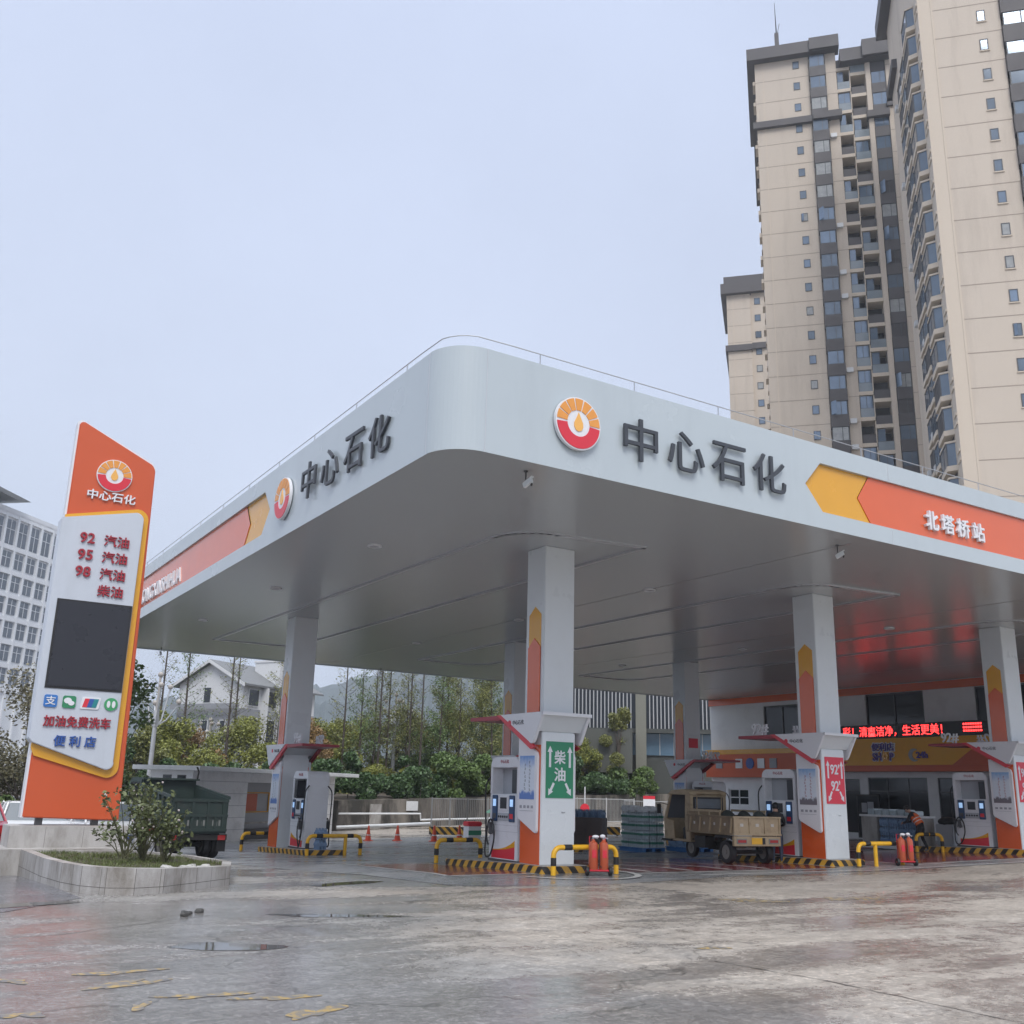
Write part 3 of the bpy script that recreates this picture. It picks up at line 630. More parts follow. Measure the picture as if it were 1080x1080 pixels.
def sign_arrow(b, x, z, dx, dz, ln, y0, y1):
    d = Vector((dx, dz)).normalized(); n = Vector((-d.y, d.x)); p = Vector((x, z)); w_ = .028
    pts = [p-n*w_, p+d*(ln-.13)-n*w_, p+d*(ln-.13)-n*.07, p+d*ln, p+d*(ln-.13)+n*.07, p+d*(ln-.13)+n*w_, p+n*w_]
    b.prism([tuple(q) for q in pts], 'y', y0, y1)
def pillar(u, v, rz, label, sign, numbers, posters, gz):
    t = T('canopy_column', label, 'column', (u, v, gz), rz, 'columns carrying the canopy')
    top = ZS+.035-gz
    MB().box(-.42, .42, -.38, .38, 2.95, top).build('shaft', M['white'], t, bevel=.015)
    MB().box(-.455, .455, -.405, .405, .15, 2.98).build('base_cladding', M['white'], t, bevel=.015)
    for s in (-1, 1):
        X = lambda a, b_: (a, b_) if s > 0 else (-b_, -a)
        x0, x1 = X(.405, .432)
        MB().prism([(-.25, 3.36), (.25, 3.36), (.25, 5.66), (0, 5.86), (-.25, 5.66)], 'x', *X(.405, .428)).build('arrow_panel', M['yellow'], t)
        MB().prism([(-.25, 3.36), (.25, 3.36), (.25, 4.9), (0, 5.12), (-.25, 4.9)], 'x', *X(.41, .446)).build('orange_panel', M['orange'], t)
        MB().box(*X(.44, .462), -.375, .405, .16, 2.7).build('base_panel', M['orange'], t)
        # poster
        pp = MB().prism([(.43, 1.16), (.40, 1.1), (-.22, .83), (-.30, .81), (-.335, .86), (-.335, 2.44), (-.30, 2.54), (.36, 2.86), (.43, 2.86)], 'x', *X(.46, .53)).build('poster_frame', M['char_white'], t, bevel=.01)
        MB().box(*X(.52, .536), -.24, .35, 1.52, 2.46).build('poster', M['poster_sea' if posters == 'sea' else 'poster_city'], pp)
        tm = M['char_dark'] if posters == 'sea' else M['char_red']
        tb = MB(); rr = random.Random(4)
        for cx_, z0, n_ in ((.13, 2.28, 7), (-.06, 2.34, 8)):
            for k in range(n_):
                zz = z0-k*.085
                for q in range(3):
                    a = rr.uniform(-.018, .018); tb.box(*X(.536, .541), cx_+a-.018, cx_+a+.018, zz-q*.02-.006, zz-q*.02+.003)
        tb.build('poster_lettering', tm, pp)
        gt = MB()
        for k in range(4): gt.box(*X(.53, .535), .24-k*.15, .33-k*.15, 1.33, 1.39)
        gt.box(*X(.53, .535), -.2, .33, 1.27, 1.278)
        gt.build('caption', M['grey_text'], pp)
    # awning
    prof = [(-.75, 3.40), (1.05, 3.40), (-.16, 2.78), (-.26, 2.72), (-.36, 2.73), (-.41, 2.79)]
    aw = MB().prism([(-.70, 3.37), (.9, 3.37), (.39, 3.08), (-.41, 2.99)], 'x', -.6, .6).build('awning', M['white'], t, bevel=.01)
    for s in (-1, 1):
        X = lambda a, b_: (a, b_) if s > 0 else (-b_, -a)
        MB().prism(prof, 'x', *X(.595, .67)).build('side_plate', M['char_white'], aw, bevel=.012)
        fz = '-x' if s < 0 else '+x'
        put_text('中心石化', M['char_dark'], aw, (s*.674, .30*1-(.05 if s < 0 else -.05), 3.2), fz, .46, .105, .12, .008, 0, 'awning_lettering')
        lg = MB().prism([(.06*math.cos(2*math.pi*i/20)+(.62 if s < 0 else -.08), .06*math.sin(2*math.pi*i/20)+3.2) for i in range(20)], 'x', *X(.667, .68)).build('awning_logo', M['red'], aw)
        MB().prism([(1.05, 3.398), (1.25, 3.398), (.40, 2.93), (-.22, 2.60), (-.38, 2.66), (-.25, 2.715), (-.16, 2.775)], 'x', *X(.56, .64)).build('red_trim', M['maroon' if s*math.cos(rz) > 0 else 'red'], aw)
    MB().prism([(.85, 3.392), (2.5, 3.392), (2.5, 3.31), (1.15, 3.28)], 'x', -.63, .63).build('canopy_arm', M['maroon'], aw, bevel=.008)
    MB().box(-.67, .67, -.76, -.70, 3.33, 3.402).build('front_edge', M['char_white'], aw)
    if numbers:
        for s in (-1, 1):
            put_text(numbers, M['char_white'], aw, (s*.5, 1.75 if s*math.cos(rz) < 0 else 1.1, 3.57), '-x' if s < 0 else '+x', None, .34, .4, .05, .012, 'grade_number')
    # fuel grade sign on the end face
    sg = MB().box(-.34, .40, -.420, -.402, 1.56, 2.78).build('grade_sign', M['green_sign'] if sign == 'diesel' else M['red_sign'], t)
    ar = MB()
    for x in (-.24, .30): sign_arrow(ar, x, 2.22, 0, 1, .46, -.426, -.419)
    sign_arrow(ar, -.13, 1.88, -.55, -1, .30, -.426, -.419); sign_arrow(ar, .19, 1.88, .55, -1, .30, -.426, -.419)
    ar.build('arrows', M['char_white'], sg)
    if sign == 'diesel':
        put_text('柴', M['char_white'], sg, (.03, -.423, 2.44), '-y', .30, .30, .3, .008, .02, 'sign_character')
        put_text('油', M['char_white'], sg, (.03, -.423, 2.07), '-y', .30, .30, .3, .008, .02, 'sign_character')
    else:
        put_text("92'", M['char_white'], sg, (.03, -.423, 2.46), '-y', .36, .27, .3, .008, .02, 'sign_number')
        put_text("92'", M['char_white'], sg, (.03, -.423, 2.03), '-y', .36, .27, .3, .008, .02, 'sign_number')
    MB().box(.10, .19, -.42, -.404, 1.25, 1.27).build('small_plate', M['metal'], t)
    return t
AX = {'A': (13.34, 19.44), 'B': (22.46, 19.48), 'C': (31.32, 19.48), 'D': (12.45, 33.35), 'E': (21.4, 33.35), 'F': (30.1, 33.35)}
def gnd(k): u, v = AX[k]; return g(u, v)
pillar(*AX['A'], 0, 'white canopy column with the green diesel sign, nearest the camera', 'diesel', None, 'sea', 0.)
pillar(*AX['B'], 0, 'white canopy column with the red 92 sign behind the three wheeled truck', '92', '92#', 'city', gnd('B'))
pillar(*AX['C'], 0, 'white canopy column at the right edge of the photo with an orange base', '92', '92#', 'city', gnd('C'))
pillar(*AX['D'], math.pi, 'shaded canopy column at the far left beside the car wash building', '92', '95#', 'sea', gnd('D'))
pillar(*AX['E'], math.pi, 'canopy column mostly hidden behind the diesel column', '92', None, 'sea', gnd('E'))
pf = pillar(*AX['F'], math.pi, 'canopy column with a small red notice in front of the glass building', '92', '92#', 'sea', gnd('F'))
MB().box(-.26, .26, .383, .39, 3.9, 4.3).build('red_notice', M['red_sign'], pf)

# ------------------------------------------------------------------ pump islands
def island(k, sgn, y0=-.72, y1=3.5):
    u, v = AX[k]; t = T('pump_island', {'A': 'raised pump island with black and yellow kerb under the diesel column', 'B': 'striped pump island kerb beside the person behind the truck', 'C': 'striped pump island kerb at the right edge of the photo',
        'D': 'striped pump island kerb of the far left column', 'E': 'pump island hidden behind the diesel dispenser', 'F': 'pump island behind the pallets of bottled water'}[k], 'pump island', (u, v, g(u, v)), 0 if sgn > 0 else math.pi, 'striped pump islands')
    def gz(y): return g(u, v+sgn*y)-g(u, v)
    zs = [gz(y0), gz(.06 if sgn > 0 else -.15), gz(y1)]
    ym = (.06 if sgn > 0 else -.15)
    def slab(h0, h1, inset):
        vs = []
        for y, z in zip((y0+inset, ym, y1-inset), zs):
            for x in (-.62+inset, .66-inset):
                vs += [(x, y, z+h0), (x, y, z+h1)]
        fs = []
        for i in (0, 1):
            a = i*4; c = a+4
            fs += [(a, c, c+1, a+1), (a+2, a+3, c+3, c+2), (a+1, c+1, c+3, a+3), (a, a+2, c+2, c)]
        fs += [(0, 1, 3, 2), (8, 10, 11, 9)]
        return MB().add(vs, fs)
    slab(-.05, .15, 0).build('kerb', M['kerb'], t, bevel=.012)
    slab(.10, .157, .05).build('paving', M['kerb_top'], t)
for k in 'ABC': island(k, 1)
for k in 'DEF': island(k, -1)

# ------------------------------------------------------------------ dispensers
M['disp_white'] = mat('dispenser_white', (.70, .72, .75), .35, 0, .04, 2., dirt=(.45, .44, .42), dirt_scale=2., dirt_amt=.3)
M['disp_grey'] = mat('dispenser_grey', (.38, .40, .43), .4, 0, .06)
M['card_blue'] = mat('reader_blue', (.03, .07, .16), .3, 0, .1)
M['card_lit'] = mat('reader_screen', (.35, .55, .85), .3, 0, .05, emit=.5)
def dispenser(u, v, rz, gz, label):
    t = T('fuel_dispenser', label, 'fuel dispenser', (u, v, gz+.155), rz, 'fuel dispensers on the pump islands')
    W, D = .625, .36
    MB().box(-D, D, -W, W, .03, 1.50).build('cabinet', M['disp_white'], t, bevel=.02)
    MB().box(-D-.01, D+.01, -W-.01, W+.01, 0, .05).build('base_plate', M['steel_dark'], t)
    hd = MB().box(-D, D, -W, -W+.10, 1.49, 2.12).box(-D, D, W-.10, W, 1.49, 2.12)
    arcp = [(-W, 2.1)]+[(-W+.2-.2*math.cos(a), 2.14+.2*math.sin(a)) for a in np.linspace(.0, math.pi/2, 6)]+[(W-.2+.2*math.sin(a), 2.14+.2*math.cos(a)) for a in np.linspace(0, math.pi/2, 6)]+[(W, 2.1)]
    hd.prism(arcp, 'x', -D, D)
    ho = hd.build('head_frame', M['disp_white'], t, bevel=.012)
    MB().box(-.06, .06, -W+.09, W-.09, 1.49, 2.11).build('recess_panel', M['disp_grey'], t)
    for s in (-1, 1):
        X = lambda a, b_: (a, b_) if s > 0 else (-b_, -a)
        MB().box(*X(.02, D-.02), -.50, -.30, 1.52, 2.05).build('price_display', M['screen'], t)
        MB().box(*X(D-.005, D+.022), -.20, .20, 1.12, 1.46).build('screen_bezel', M['disp_white'], t, bevel=.01)
        MB().box(*X(D+.015, D+.027), -.15, .13, 1.17, 1.42).build('screen', M['screen'], t)
        for q in (-1, 1):
            rd = MB().box(*X(D-.005, D+.03), q*.37-.11, q*.37+.11, .88, 1.47).build('card_reader', M['card_blue'], t, bevel=.01)
            MB().box(*X(D+.025, D+.034), q*.37-.065, q*.37+.065, 1.22, 1.38).build('reader_screen', M['card_lit'], rd)
            MB().box(*X(D+.025, D+.034), q*.37-.07, q*.37+.07, .95, 1.06).build('keypad', M['steel_dark'] if q > 0 else M['red'], rd)
        MB().box(*X(D-.005, D+.02), -.24, .24, .90, 1.07).build('button_row', M['disp_grey'], t, bevel=.006)
        for k in range(5): MB().cyl((s*(D+.018), -.18+k*.09, .99), (s*(D+.03), -.18+k*.09, .99), .028, n=10).build('button', M['black'], t)
        MB().box(*X(D-.002, D+.004), -W+.02, W-.02, .80, .806).box(*X(D-.002, D+.004), -W+.02, W-.02, .66, .666).build('seam', M['disp_grey'], t)
        put_text('中心石化', M['char_red'], t, (s*(D+.004), 0, 2.235), '-x' if s < 0 else '+x', .36, .085, .1, .006, 0, 'head_lettering')
        n_ = 12; lo = []; hi = []; ye = []
        for k in range(n_+1):
            y = -.5+1.0*k/n_; f = (1-k/n_) if s < 0 else (k/n_)
            f = (k/n_) if True else f
            tt = 1-(k/n_)
            lo.append((y, .07)); hi.append((y, .24+.10*tt**2)); ye.append((y, .26+.22*tt**2.5))
        MB().prism(lo+hi[::-1], 'x', *X(D-.002, D+.004)).build('red_wave', M['red'], t)
        MB().prism([(y, z-.03) for y, z in hi]+ye[::-1], 'x', *X(D-.002, D+.0025)).build('yellow_wave', M['yellow'], t)
        # hose and nozzle on the rear half of each face
        hx = s*(D+.09); q = .46
        pts = [(s*(D-.05), W+.03, 1.9), (s*(D+.08), W+.06, 1.7), (hx, W+.05, 1.2), (hx, W+.0, .6), (hx+s*.03, W-.02, .2), (hx+s*.03, W-.1, .08), (hx, W-.22, .14), (hx, W-.36, .45), (hx, W-.34, .75), (hx, W-.2, .92), (hx, W-.08, .80), (hx, W-.04, .5), (hx, W-.12, .35)]
        sm = []
        for i in range(len(pts)-1):
            p0, p1, p2, p3 = [Vector(pts[max(0, min(len(pts)-1, j))]) for j in (i-1, i, i+1, i+2)]
            for k in range(5):
                a = k/5; sm.append(.5*((2*p1)+(p2-p0)*a+(2*p0-5*p1+4*p2-p3)*a*a+(3*p1-p0-3*p2+p3)*a**3))
        sm.append(Vector(pts[-1]))
        MB().tube(sm, .02, 7).build('hose', M['black'], t, smooth=True)
        nz = MB().obox((hx, W-.2, .72), .07, .09, .26, Matrix.Rotation(R(18*s), 3, 'X')).cyl((hx, W-.24, .82), (hx, W-.34, .95), .018, n=8).obox((hx, W-.14, .70), .03, .03, .2, Matrix.Rotation(R(10), 3, 'X'))
        nz.build('nozzle', M['steel_dark'], t, bevel=.008)
    return t
dy = 1.27
L_ = {'A': 'white fuel dispenser with a coiled black hose beside the diesel column', 'B': 'white fuel dispenser behind the truck bed beside the red 92 column', 'C': 'white fuel dispenser in front of the shop at the right edge',
      'D': 'fuel dispenser standing in front of the shaded far left column', 'E': 'fuel dispenser hidden behind the diesel column', 'F': 'fuel dispenser whose rounded top shows above the truck cab'}
for k in 'ABC':
    u, v = AX[k]; dispenser(u, v+dy, 0, g(u, v+dy), L_[k])
for k in 'DEF':
    u, v = AX[k]; d_ = 1.9 if k == 'D' else 1.27; dispenser(u, v-d_, math.pi, g(u, v-d_), L_[k])

# ------------------------------------------------------------------ yellow hoop barriers
def hoop(u, v, wd, label, rz=0., h=.62, mid=None):
    t = T('hoop_barrier', label, 'barrier', (u, v, g(u, v)), rz, 'yellow and black hoop barriers')
    r = .055; c = .17
    def arc_(x, sx): return [(x+sx*c*(1-math.cos(a)), 0, h-r-c+c*math.sin(a)) for a in np.linspace(0, math.pi/2, 6)]
    pts = [(-wd/2, 0, -.02), (-wd/2, 0, h*.35)]+arc_(-wd/2, 1)+arc_(wd/2, -1)[::-1]+[(wd/2, 0, h*.35), (wd/2, 0, -.02)]
    b = MB().tube(pts, r, 12)
    if mid is not None: b.cyl((mid, 0, -.02), (mid, 0, h-r), r*.97, n=12)
    b.build('pipe', M['yellow_pipe'], t, smooth=True)
    for s in (-1, 1):
        MB().cyl((s*wd/2, 0, .20), (s*wd/2, 0, .36), r+.004, n=12).build('black_band', M['black'], t, smooth=True)
        MB().cyl((s*(wd/2-.36)-.1, 0, h-r), (s*(wd/2-.36)+.1, 0, h-r), r+.004, n=12).build('black_band', M['black'], t, smooth=True)
        MB().cyl((s*wd/2, 0, 0), (s*wd/2, 0, .012), .10, n=14).build('foot_plate', M['steel_dark'], t)
    return t
hoop(13.56, 18.3, 1.66, 'yellow hoop barrier behind the fire extinguishers at the diesel column')
hoop(13.55, 23.75, 1.3, 'yellow hoop barrier at the far end of the diesel pump island')
hoop(23.25, 18.35, 1.75, 'yellow hoop barrier beside the extinguishers of the red 92 column', mid=-.2)
hoop(30.15, 21.85, .95, 'yellow hoop barrier in front of the person in the orange vest', rz=R(-20))
hoop(12.55, 29.5, 1.7, 'yellow hoop barrier before the bottled water at the far left pump island', mid=.35)
hoop(12.1, 34.9, 1.2, 'yellow hoop barrier behind the far left column')
# ------------------------------------------------------------------ extinguisher trolleys
def trolley(u, v, rz, label):
    t = T('extinguisher_trolley', label, 'fire extinguisher', (u, v, g(u, v)), rz, 'wheeled fire extinguishers')
    for s in (-1, 1):
        x = s*.13
        cb = MB().lathe([(.10, .14), (.118, .17), (.118, .70), (.10, .76), (.045, .80), (.04, .84)], (x, 0, 0), 18).build('cylinder', M['extinguisher'], t, smooth=True)
        MB().cyl((x, 0, .83), (x, 0, .88), .03, n=10).obox((x+.04, -.02, .88), .13, .03, .025, Matrix.Rotation(R(20), 3, 'Y')).build('valve', M['metal'], cb)
        MB().box(x-.055, x+.055, -.122, -.116, .42, .60).build('label_sticker', M['red'], cb)
        w_ = MB().wheel((s*.29, -.02, .11), 'x', .11, .07, 18).build('wheel', M['black'], t, smooth=True)
        MB().cyl((s*.29-.025, -.02, .11), (s*.29+.025, -.02, .11), .065, n=14).build('hub', M['steel_dark'], w_)
    MB().cyl((-.33, -.02, .11), (.33, -.02, .11), .014, n=8).box(-.24, .24, -.1, .1, .12, .15).tube([(-.2, .13, .12), (-.2, .13, .9), (.2, .13, .9), (.2, .13, .12)], .013, 8).build('frame', M['red'], t)
    MB().tube([(-.12, -.02, .86), (-.02, -.12, .82), (0, -.135, .55), (0, -.13, .25), (.05, -.13, .2)], .014, 7).build('hose', M['black'], t, smooth=True)
    t.scale = (.86, .86, .88)
    MB().sphere((-.08, -.03, .90), .07, 10, 6, (1.3, .8, .6)).sphere((.1, -.02, .91), .06, 10, 6, (1.2, .9, .8)).build('cloth_cover', M['char_white'], t, smooth=True)
trolley(13.72, 18.05, R(-25), 'pair of red fire extinguishers on a two wheeled cart at the diesel column')
trolley(23.95, 18.1, R(-25), 'pair of red fire extinguishers on a two wheeled cart at the red 92 column')
# ------------------------------------------------------------------ shop building at the right end of the forecourt
M['led_red'] = mat('led_red', (1., .03, .03), .5, 0, 0, emit=4.)
M['led_black'] = mat('led_panel', (.012, .01, .012), .35, 0, .1)
M['shop_yellow'] = mat('shop_yellow', (.76, .37, .02), .4, 0, .06)
M['purple'] = mat('purple_lettering', (.09, .05, .27), .4)
M['interior'] = mat('interior_dark', (.06, .055, .05), .8, 0, .5, .8)
M['reveal'] = mat('window_reveal', (.3, .3, .31), .6)
shop = T('shop_building', 'white two storey convenience shop with a red scrolling display and yellow fascia', 'shop', (0, 0, 0))
def wall_holes(u, v0, v1, z0, z1, holes, th=.22):
    vsx = sorted({v0, v1, *[h[0] for h in holes], *[h[1] for h in holes]}); zs = sorted({z0, z1, *[h[2] for h in holes], *[h[3] for h in holes]})
    b = MB()
    for a, c in zip(vsx[:-1], vsx[1:]):
        run = None
        for p, q in zip(zs[:-1], zs[1:]):
            hole = any(h[0] <= a and h[1] >= c and h[2] <= p and h[3] >= q for h in holes)
            if not hole: run = (run[0], q) if run else (p, q)
            if hole or q == zs[-1]:
                if run: b.box(u, u+th, a, c, *run)
                run = None
    return b
UW = [(38.6, 41.3, 4.95, 6.65), (30.9, 34.3, 5.0, 6.85), (24.6, 28.2, 5.0, 6.85)]
LW = [(31.05, 34.45, -.3, 2.77), (24.5, 30.5, -.3, 2.77), (34.95, 36.0, .1, 2.7), (42.7, 44.25, 1.2, 2.12)]
wall_holes(43.05, 16, 45.6, -1.2, 6.86, UW+LW).build('wall', M['white_old'], shop)
MB().box(43.3, 52, 45.35, 45.6, -.5, 6.86).box(51.7, 52, 16, 45.35, -.5, 6.86).box(43.3, 52, 16, 16.2, -.5, 6.86).box(43.05, 52, 16, 45.6, 6.865, 7.2).build('rear_wall', M['white_old'], shop)
MB().box(46.5, 46.6, 16.3, 45.2, -.5, 6.8).box(43.3, 46.5, 16.3, 45.2, 3.6, 3.75).build('interior', M['interior'], shop)
MB().box(42.98, 43.04, 16, 45.66, 6.86, 7.235).build('red_band', M['orange'], shop)
for v0, v1, z0, z1 in UW+[LW[3]]:
    f = MB(); 
    for a, c, p, q in ((v0, v1, z0, z0+.07), (v0, v1, z1-.07, z1), (v0, v0+.07, z0+.07, z1-.07), (v1-.07, v1, z0+.07, z1-.07), ((v0+v1)/2-.03, (v0+v1)/2+.03, z0+.07, z1-.07)): f.box(43.12, 43.2, a, c, p, q)
    if z1 < 3: f.box(43.12, 43.2, v0+.07, v1-.07, z0+.42, z0+.47)
    fo = f.build('window', M['steel_dark'] if z1 > 3 else M['white_old'], shop)
    MB().box(43.17, 43.19, v0+.06, v1-.06, z0+.06, z1-.06).build('pane', M['glass_dark'], fo)
def glazing(v0, v1, z0, z1, cuts, zc):
    f = MB()
    for v in [v0]+cuts+[v1-.06]: f.box(43.1, 43.18, v, v+.06, z0, z1)
    for z in (z0, zc, z1-.06): f.box(43.105, 43.175, v0+.06, v1-.06, z, z+.06)
    fo = f.build('shop_front', M['steel_dark'], shop)
    MB().box(43.13, 43.15, v0, v1, z0, z1).build('pane', M['glass_dark'], fo)
    return fo
sf1 = glazing(31.05, 34.45, -.28, 2.77, [32.1, 33.3], 2.1)
sf2 = glazing(24.5, 30.5, -.28, 2.77, [26.4, 28.4], 2.1)
sf3 = glazing(34.95, 36.0, -.2, 2.7, [], 2.1)
# open door leaf with notices
dl = MB().box(42.3, 42.36, 33.25, 34.6, -.1, 1.95).build('door_leaf', M['glass_dark'], shop)
MB().box(42.285, 42.3, 33.25, 33.33, -.1, 1.95).box(42.285, 42.3, 34.52, 34.6, -.1, 1.95).box(42.285, 42.3, 33.33, 34.52, -.1, 0).box(42.285, 42.3, 33.33, 34.52, 1.87, 1.95).build('door_frame', M['black'], dl)
MB().box(42.28, 42.299, 33.6, 33.95, 1.05, 1.6).box(42.28, 42.299, 34.0, 34.3, 1.1, 1.55).build('notice', M['grey_text'], dl)
MB().box(43.13, 43.45, 31.2, 32.0, -.1, .5).box(43.2, 43.5, 33.7, 34.3, -.1, 1.3).build('shelf_goods', M['disp_grey'], shop)
# fascias
MB().box(42.62, 43.045, 36.35, 45.62, 2.75, 4.02).build('orange_fascia', M['orange_sign'], shop)
MB().box(42.60, 43.045, 36.35, 45.63, 4.02, 4.28).build('yellow_strip', M['yellow'], shop)
yf = MB().box(42.45, 43.045, 16.2, 36.34, 3.34, 4.62).build('yellow_fascia', M['shop_yellow'], shop)
MB().box(42.44, 43.045, 16.2, 36.345, 3.05, 3.335).build('red_strip', M['orange_sign'], shop)
MB().prism([(29.2, 3.337), (16.3, 3.337), (16.3, 4.0), (28.2, 4.0)], 'x', 42.43, 42.448).build('orange_corner', M['orange_sign'], shop)
led = MB().box(42.40, 42.9, 23.0, 38.2, 4.63, 5.28).build('led_display', M['led_black'], shop)
put_text('彩！清爽洁净，生活更美！', M['led_red'], led, (42.392, 32.4, 4.955), '-x', 5.7, .5, .5, .008, 0, 'scrolling_lettering', res=1)
dt = MB(); rr = random.Random(2)
for z in (5.13, 4.98, 4.83):
    for k in range(8): dt.box(42.39, 42.399, 27.55+k*.12, 27.55+k*.12+.085, z-.035, z+.045)
dt.build('led_digits', M['led_red'], led)
sg = put_text('便利店', M['purple'], yf, (42.40, 32.92, 4.20), '-x', 1.3, .38, .4, .05, .02, 'shop_lettering')
put_text('SH', M['purple'], yf, (42.40, 33.29, 3.74), '-x', .52, .38, .4, .05, .035, 'shop_lettering')
put_text('P', M['purple'], yf, (42.40, 32.44, 3.74), '-x', .24, .38, .4, .05, .035, 'shop_lettering')
put_text('便利店', M['char_white'], yf, (42.43, 32.92, 4.20), '-x', 1.42, .48, .4, .03, .07, 'lettering_outline')
put_text('SH', M['char_white'], yf, (42.43, 33.29, 3.74), '-x', .6, .46, .4, .03, .07, 'lettering_outline')
put_text('P', M['char_white'], yf, (42.43, 32.44, 3.74), '-x', .32, .46, .4, .03, .07, 'lettering_outline')
fl_ = MB()
for k in range(6): fl_.prism([(32.80+.12*math.cos(k*1.047)+.07*math.cos(a), 3.76+.12*math.sin(k*1.047)+.07*math.sin(a)) for a in np.linspace(0, 6.28, 10)[:-1]], 'x', 42.38+.0015*k, 42.44)
fl_.build('flower_emblem', M['yellow'], yf)
put_text('24h', M['purple'], yf, (42.40, 30.75, 3.80), '-x', .62, .3, .4, .05, .03, 'hours_lettering')
mo = [(.3*math.cos(a), .3*math.sin(a)) for a in np.linspace(R(60), R(300), 16)]+[(.12+.22*math.cos(a), .22*math.sin(a)) for a in np.linspace(R(290), R(70), 14)]
MB().prism([(31.2-x, 3.8+z) for x, z in mo], 'x', 42.42, 42.446).build('moon_emblem', M['grey_text'], yf)
for v, m_ in ((44.5, 'grey_text'), (42.9, 'char_white'), (42.05, 'card_lit2'), (41.2, 'metal'), (40.3, 'grey_text')):
    if m_ == 'card_lit2': MB().prism([(v+.3*math.cos(a), 3.5+.3*math.sin(a)) for a in np.linspace(0, 6.283, 21)[:-1]], 'x', 42.58, 42.63).build('service_icon', M['char_blue'], shop)
    else: MB().box(42.58, 42.63, v-.26, v+.26, 3.24, 3.76).build('service_icon', M[m_], shop)

# ------------------------------------------------------------------ counter, bins and goods in front of the shop
def gl(u, v): return (u, v, g(u, v))
ct = T('goods_counter', 'white topped counter of bottled goods in front of the shop door', 'counter', gl(31.4, 24.0))
MB().box(-.45, .45, -1.25, 1.25, 1.08, 1.15).build('counter_top', M['white_old'], ct, bevel=.01)
MB().box(-.42, .42, -1.22, 1.22, .02, .16).build('plinth', M['white_old'], ct, bevel=.01)
MB().box(-.4, .4, .55, 1.2, .16, 1.08).box(-.4, .4, -1.2, -1.1, .16, 1.08).box(.3, .4, -1.1, .55, .16, 1.08).build('side_panel', M['stone'], ct)
M['pack_blue'] = mat('water_pack_blue', (.17, .27, .42), .2, 0, .3, 14.)
M['pack_clear'] = mat('water_pack_clear', (.42, .50, .54), .15, 0, .35, 16.)
M['pack_green'] = mat('pack_label_green', (.03, .16, .11), .3, 0, .25, 12.)
M['pack_wrap'] = mat('white_film', (.62, .65, .67), .22, 0, .15, 6., .6, 9.)
M['pallet_blue'] = mat('pallet_blue', (.03, .14, .36), .5, 0, .15)
def bottles(nx, ny, sp, h):
    b = MB()
    for i in range(nx):
        for j in range(ny):
            x, y = (i-(nx-1)/2)*sp, (j-(ny-1)/2)*sp
            b.lathe([(sp*.46, 0), (sp*.49, h*.03), (sp*.45, h*.3), (sp*.49, h*.35), (sp*.47, h*.66), (sp*.16, h*.88), (sp*.16, h)], (x, y, 0), 8)
    return b
pk_me = bottles(3, 4, .098, .31).mesh('bottles', smooth=True)
def pack(u, v, z, label, body, band, group):
    t = T('water_bottle_pack', label, 'bottle pack', (u, v, z), R(rng.uniform(-2, 2)), group)
    me = pk_me.copy(); link('bottles', me, M[body], t)
    MB().box(-.15, .15, -.198, .198, .10, .21).build('label_wrap', M[band], t, bevel=.02)
    return t
for i in range(3):
    for j in range(4):
        pack(31.15, 23.25+j*.405-.2, g(31.4, 24)+.165+i*.305-.0, f'blue water bottle pack inside the shop counter, {("bottom","middle","top")[i]} shelf', 'pack_blue', 'pack_blue', f'blue packs inside the counter, {("bottom","middle","top")[i]} shelf')
cv = MB()
for i in range(6): cv.box(-.36+.02*i, .3, -.9+i*.33, -.62+i*.33, 0, .16+.04*(i % 2))
o = cv.build('snack_boxes', M['pack_clear'], None, bevel=.02); o.location = (31.4, 24, g(31.4, 24)+1.15); tag(o, 'row of pale boxed goods on top of the shop counter', 'boxes')

bn = T('waste_bin', 'grey waste bin with a black bag near the right hand dispenser', 'bin', gl(31.9, 22.3))
MB().prism([(-.3, 0), (.3, 0), (.34, .85), (-.34, .85)], 'x', -.28, .28).build('bin_body', M['disp_grey'], bn, bevel=.03)
MB().sphere((0, 0, .93), .36, 14, 8, (.9, 1, .45)).build('bag', M['black'], bn, smooth=True)
def cabinet(u, v, rz, label, w_, d_, h_, m_):
    t = T('service_cabinet', label, 'cabinet', gl(u, v), rz)
    MB().box(-w_/2, w_/2, -d_/2, d_/2, .06, h_).build('cabinet_body', m_, t, bevel=.015)
    MB().box(-.004, .004, -d_/2-.006, -d_/2+.004, .1, h_-.05).box(.05, .07, -d_/2-.03, -d_/2, h_*.5, h_*.5+.15).build('door_seam', M['steel_dark'], t)
    MB().box(-w_/2+.02, w_/2-.02, -d_/2+.02, d_/2-.02, 0, .07).build('feet', M['black'], t)
    return t
M['brown_metal'] = mat('brown_steel', (.16, .13, .12), .35, .5, .2, 2.)
cabinet(25.4, 34.2, R(-52), 'brown steel cabinet carrying blue bottles behind the diesel column', 1.5, .8, 1.12, M['brown_metal'])
for i in range(5):
    a = R(-52); x = -.55+i*.28
    pack(25.4+x*math.cos(a), 34.2+x*math.sin(a), g(25.4, 34.2)+1.122, 'blue bottle pack standing on the brown steel cabinet', 'pack_blue', 'pack_blue', 'blue packs on the brown cabinet')
cabinet(14.25, 22.35, 0, 'dark slim cabinet next to the diesel dispenser', .45, .4, .95, M['brown_metal'])
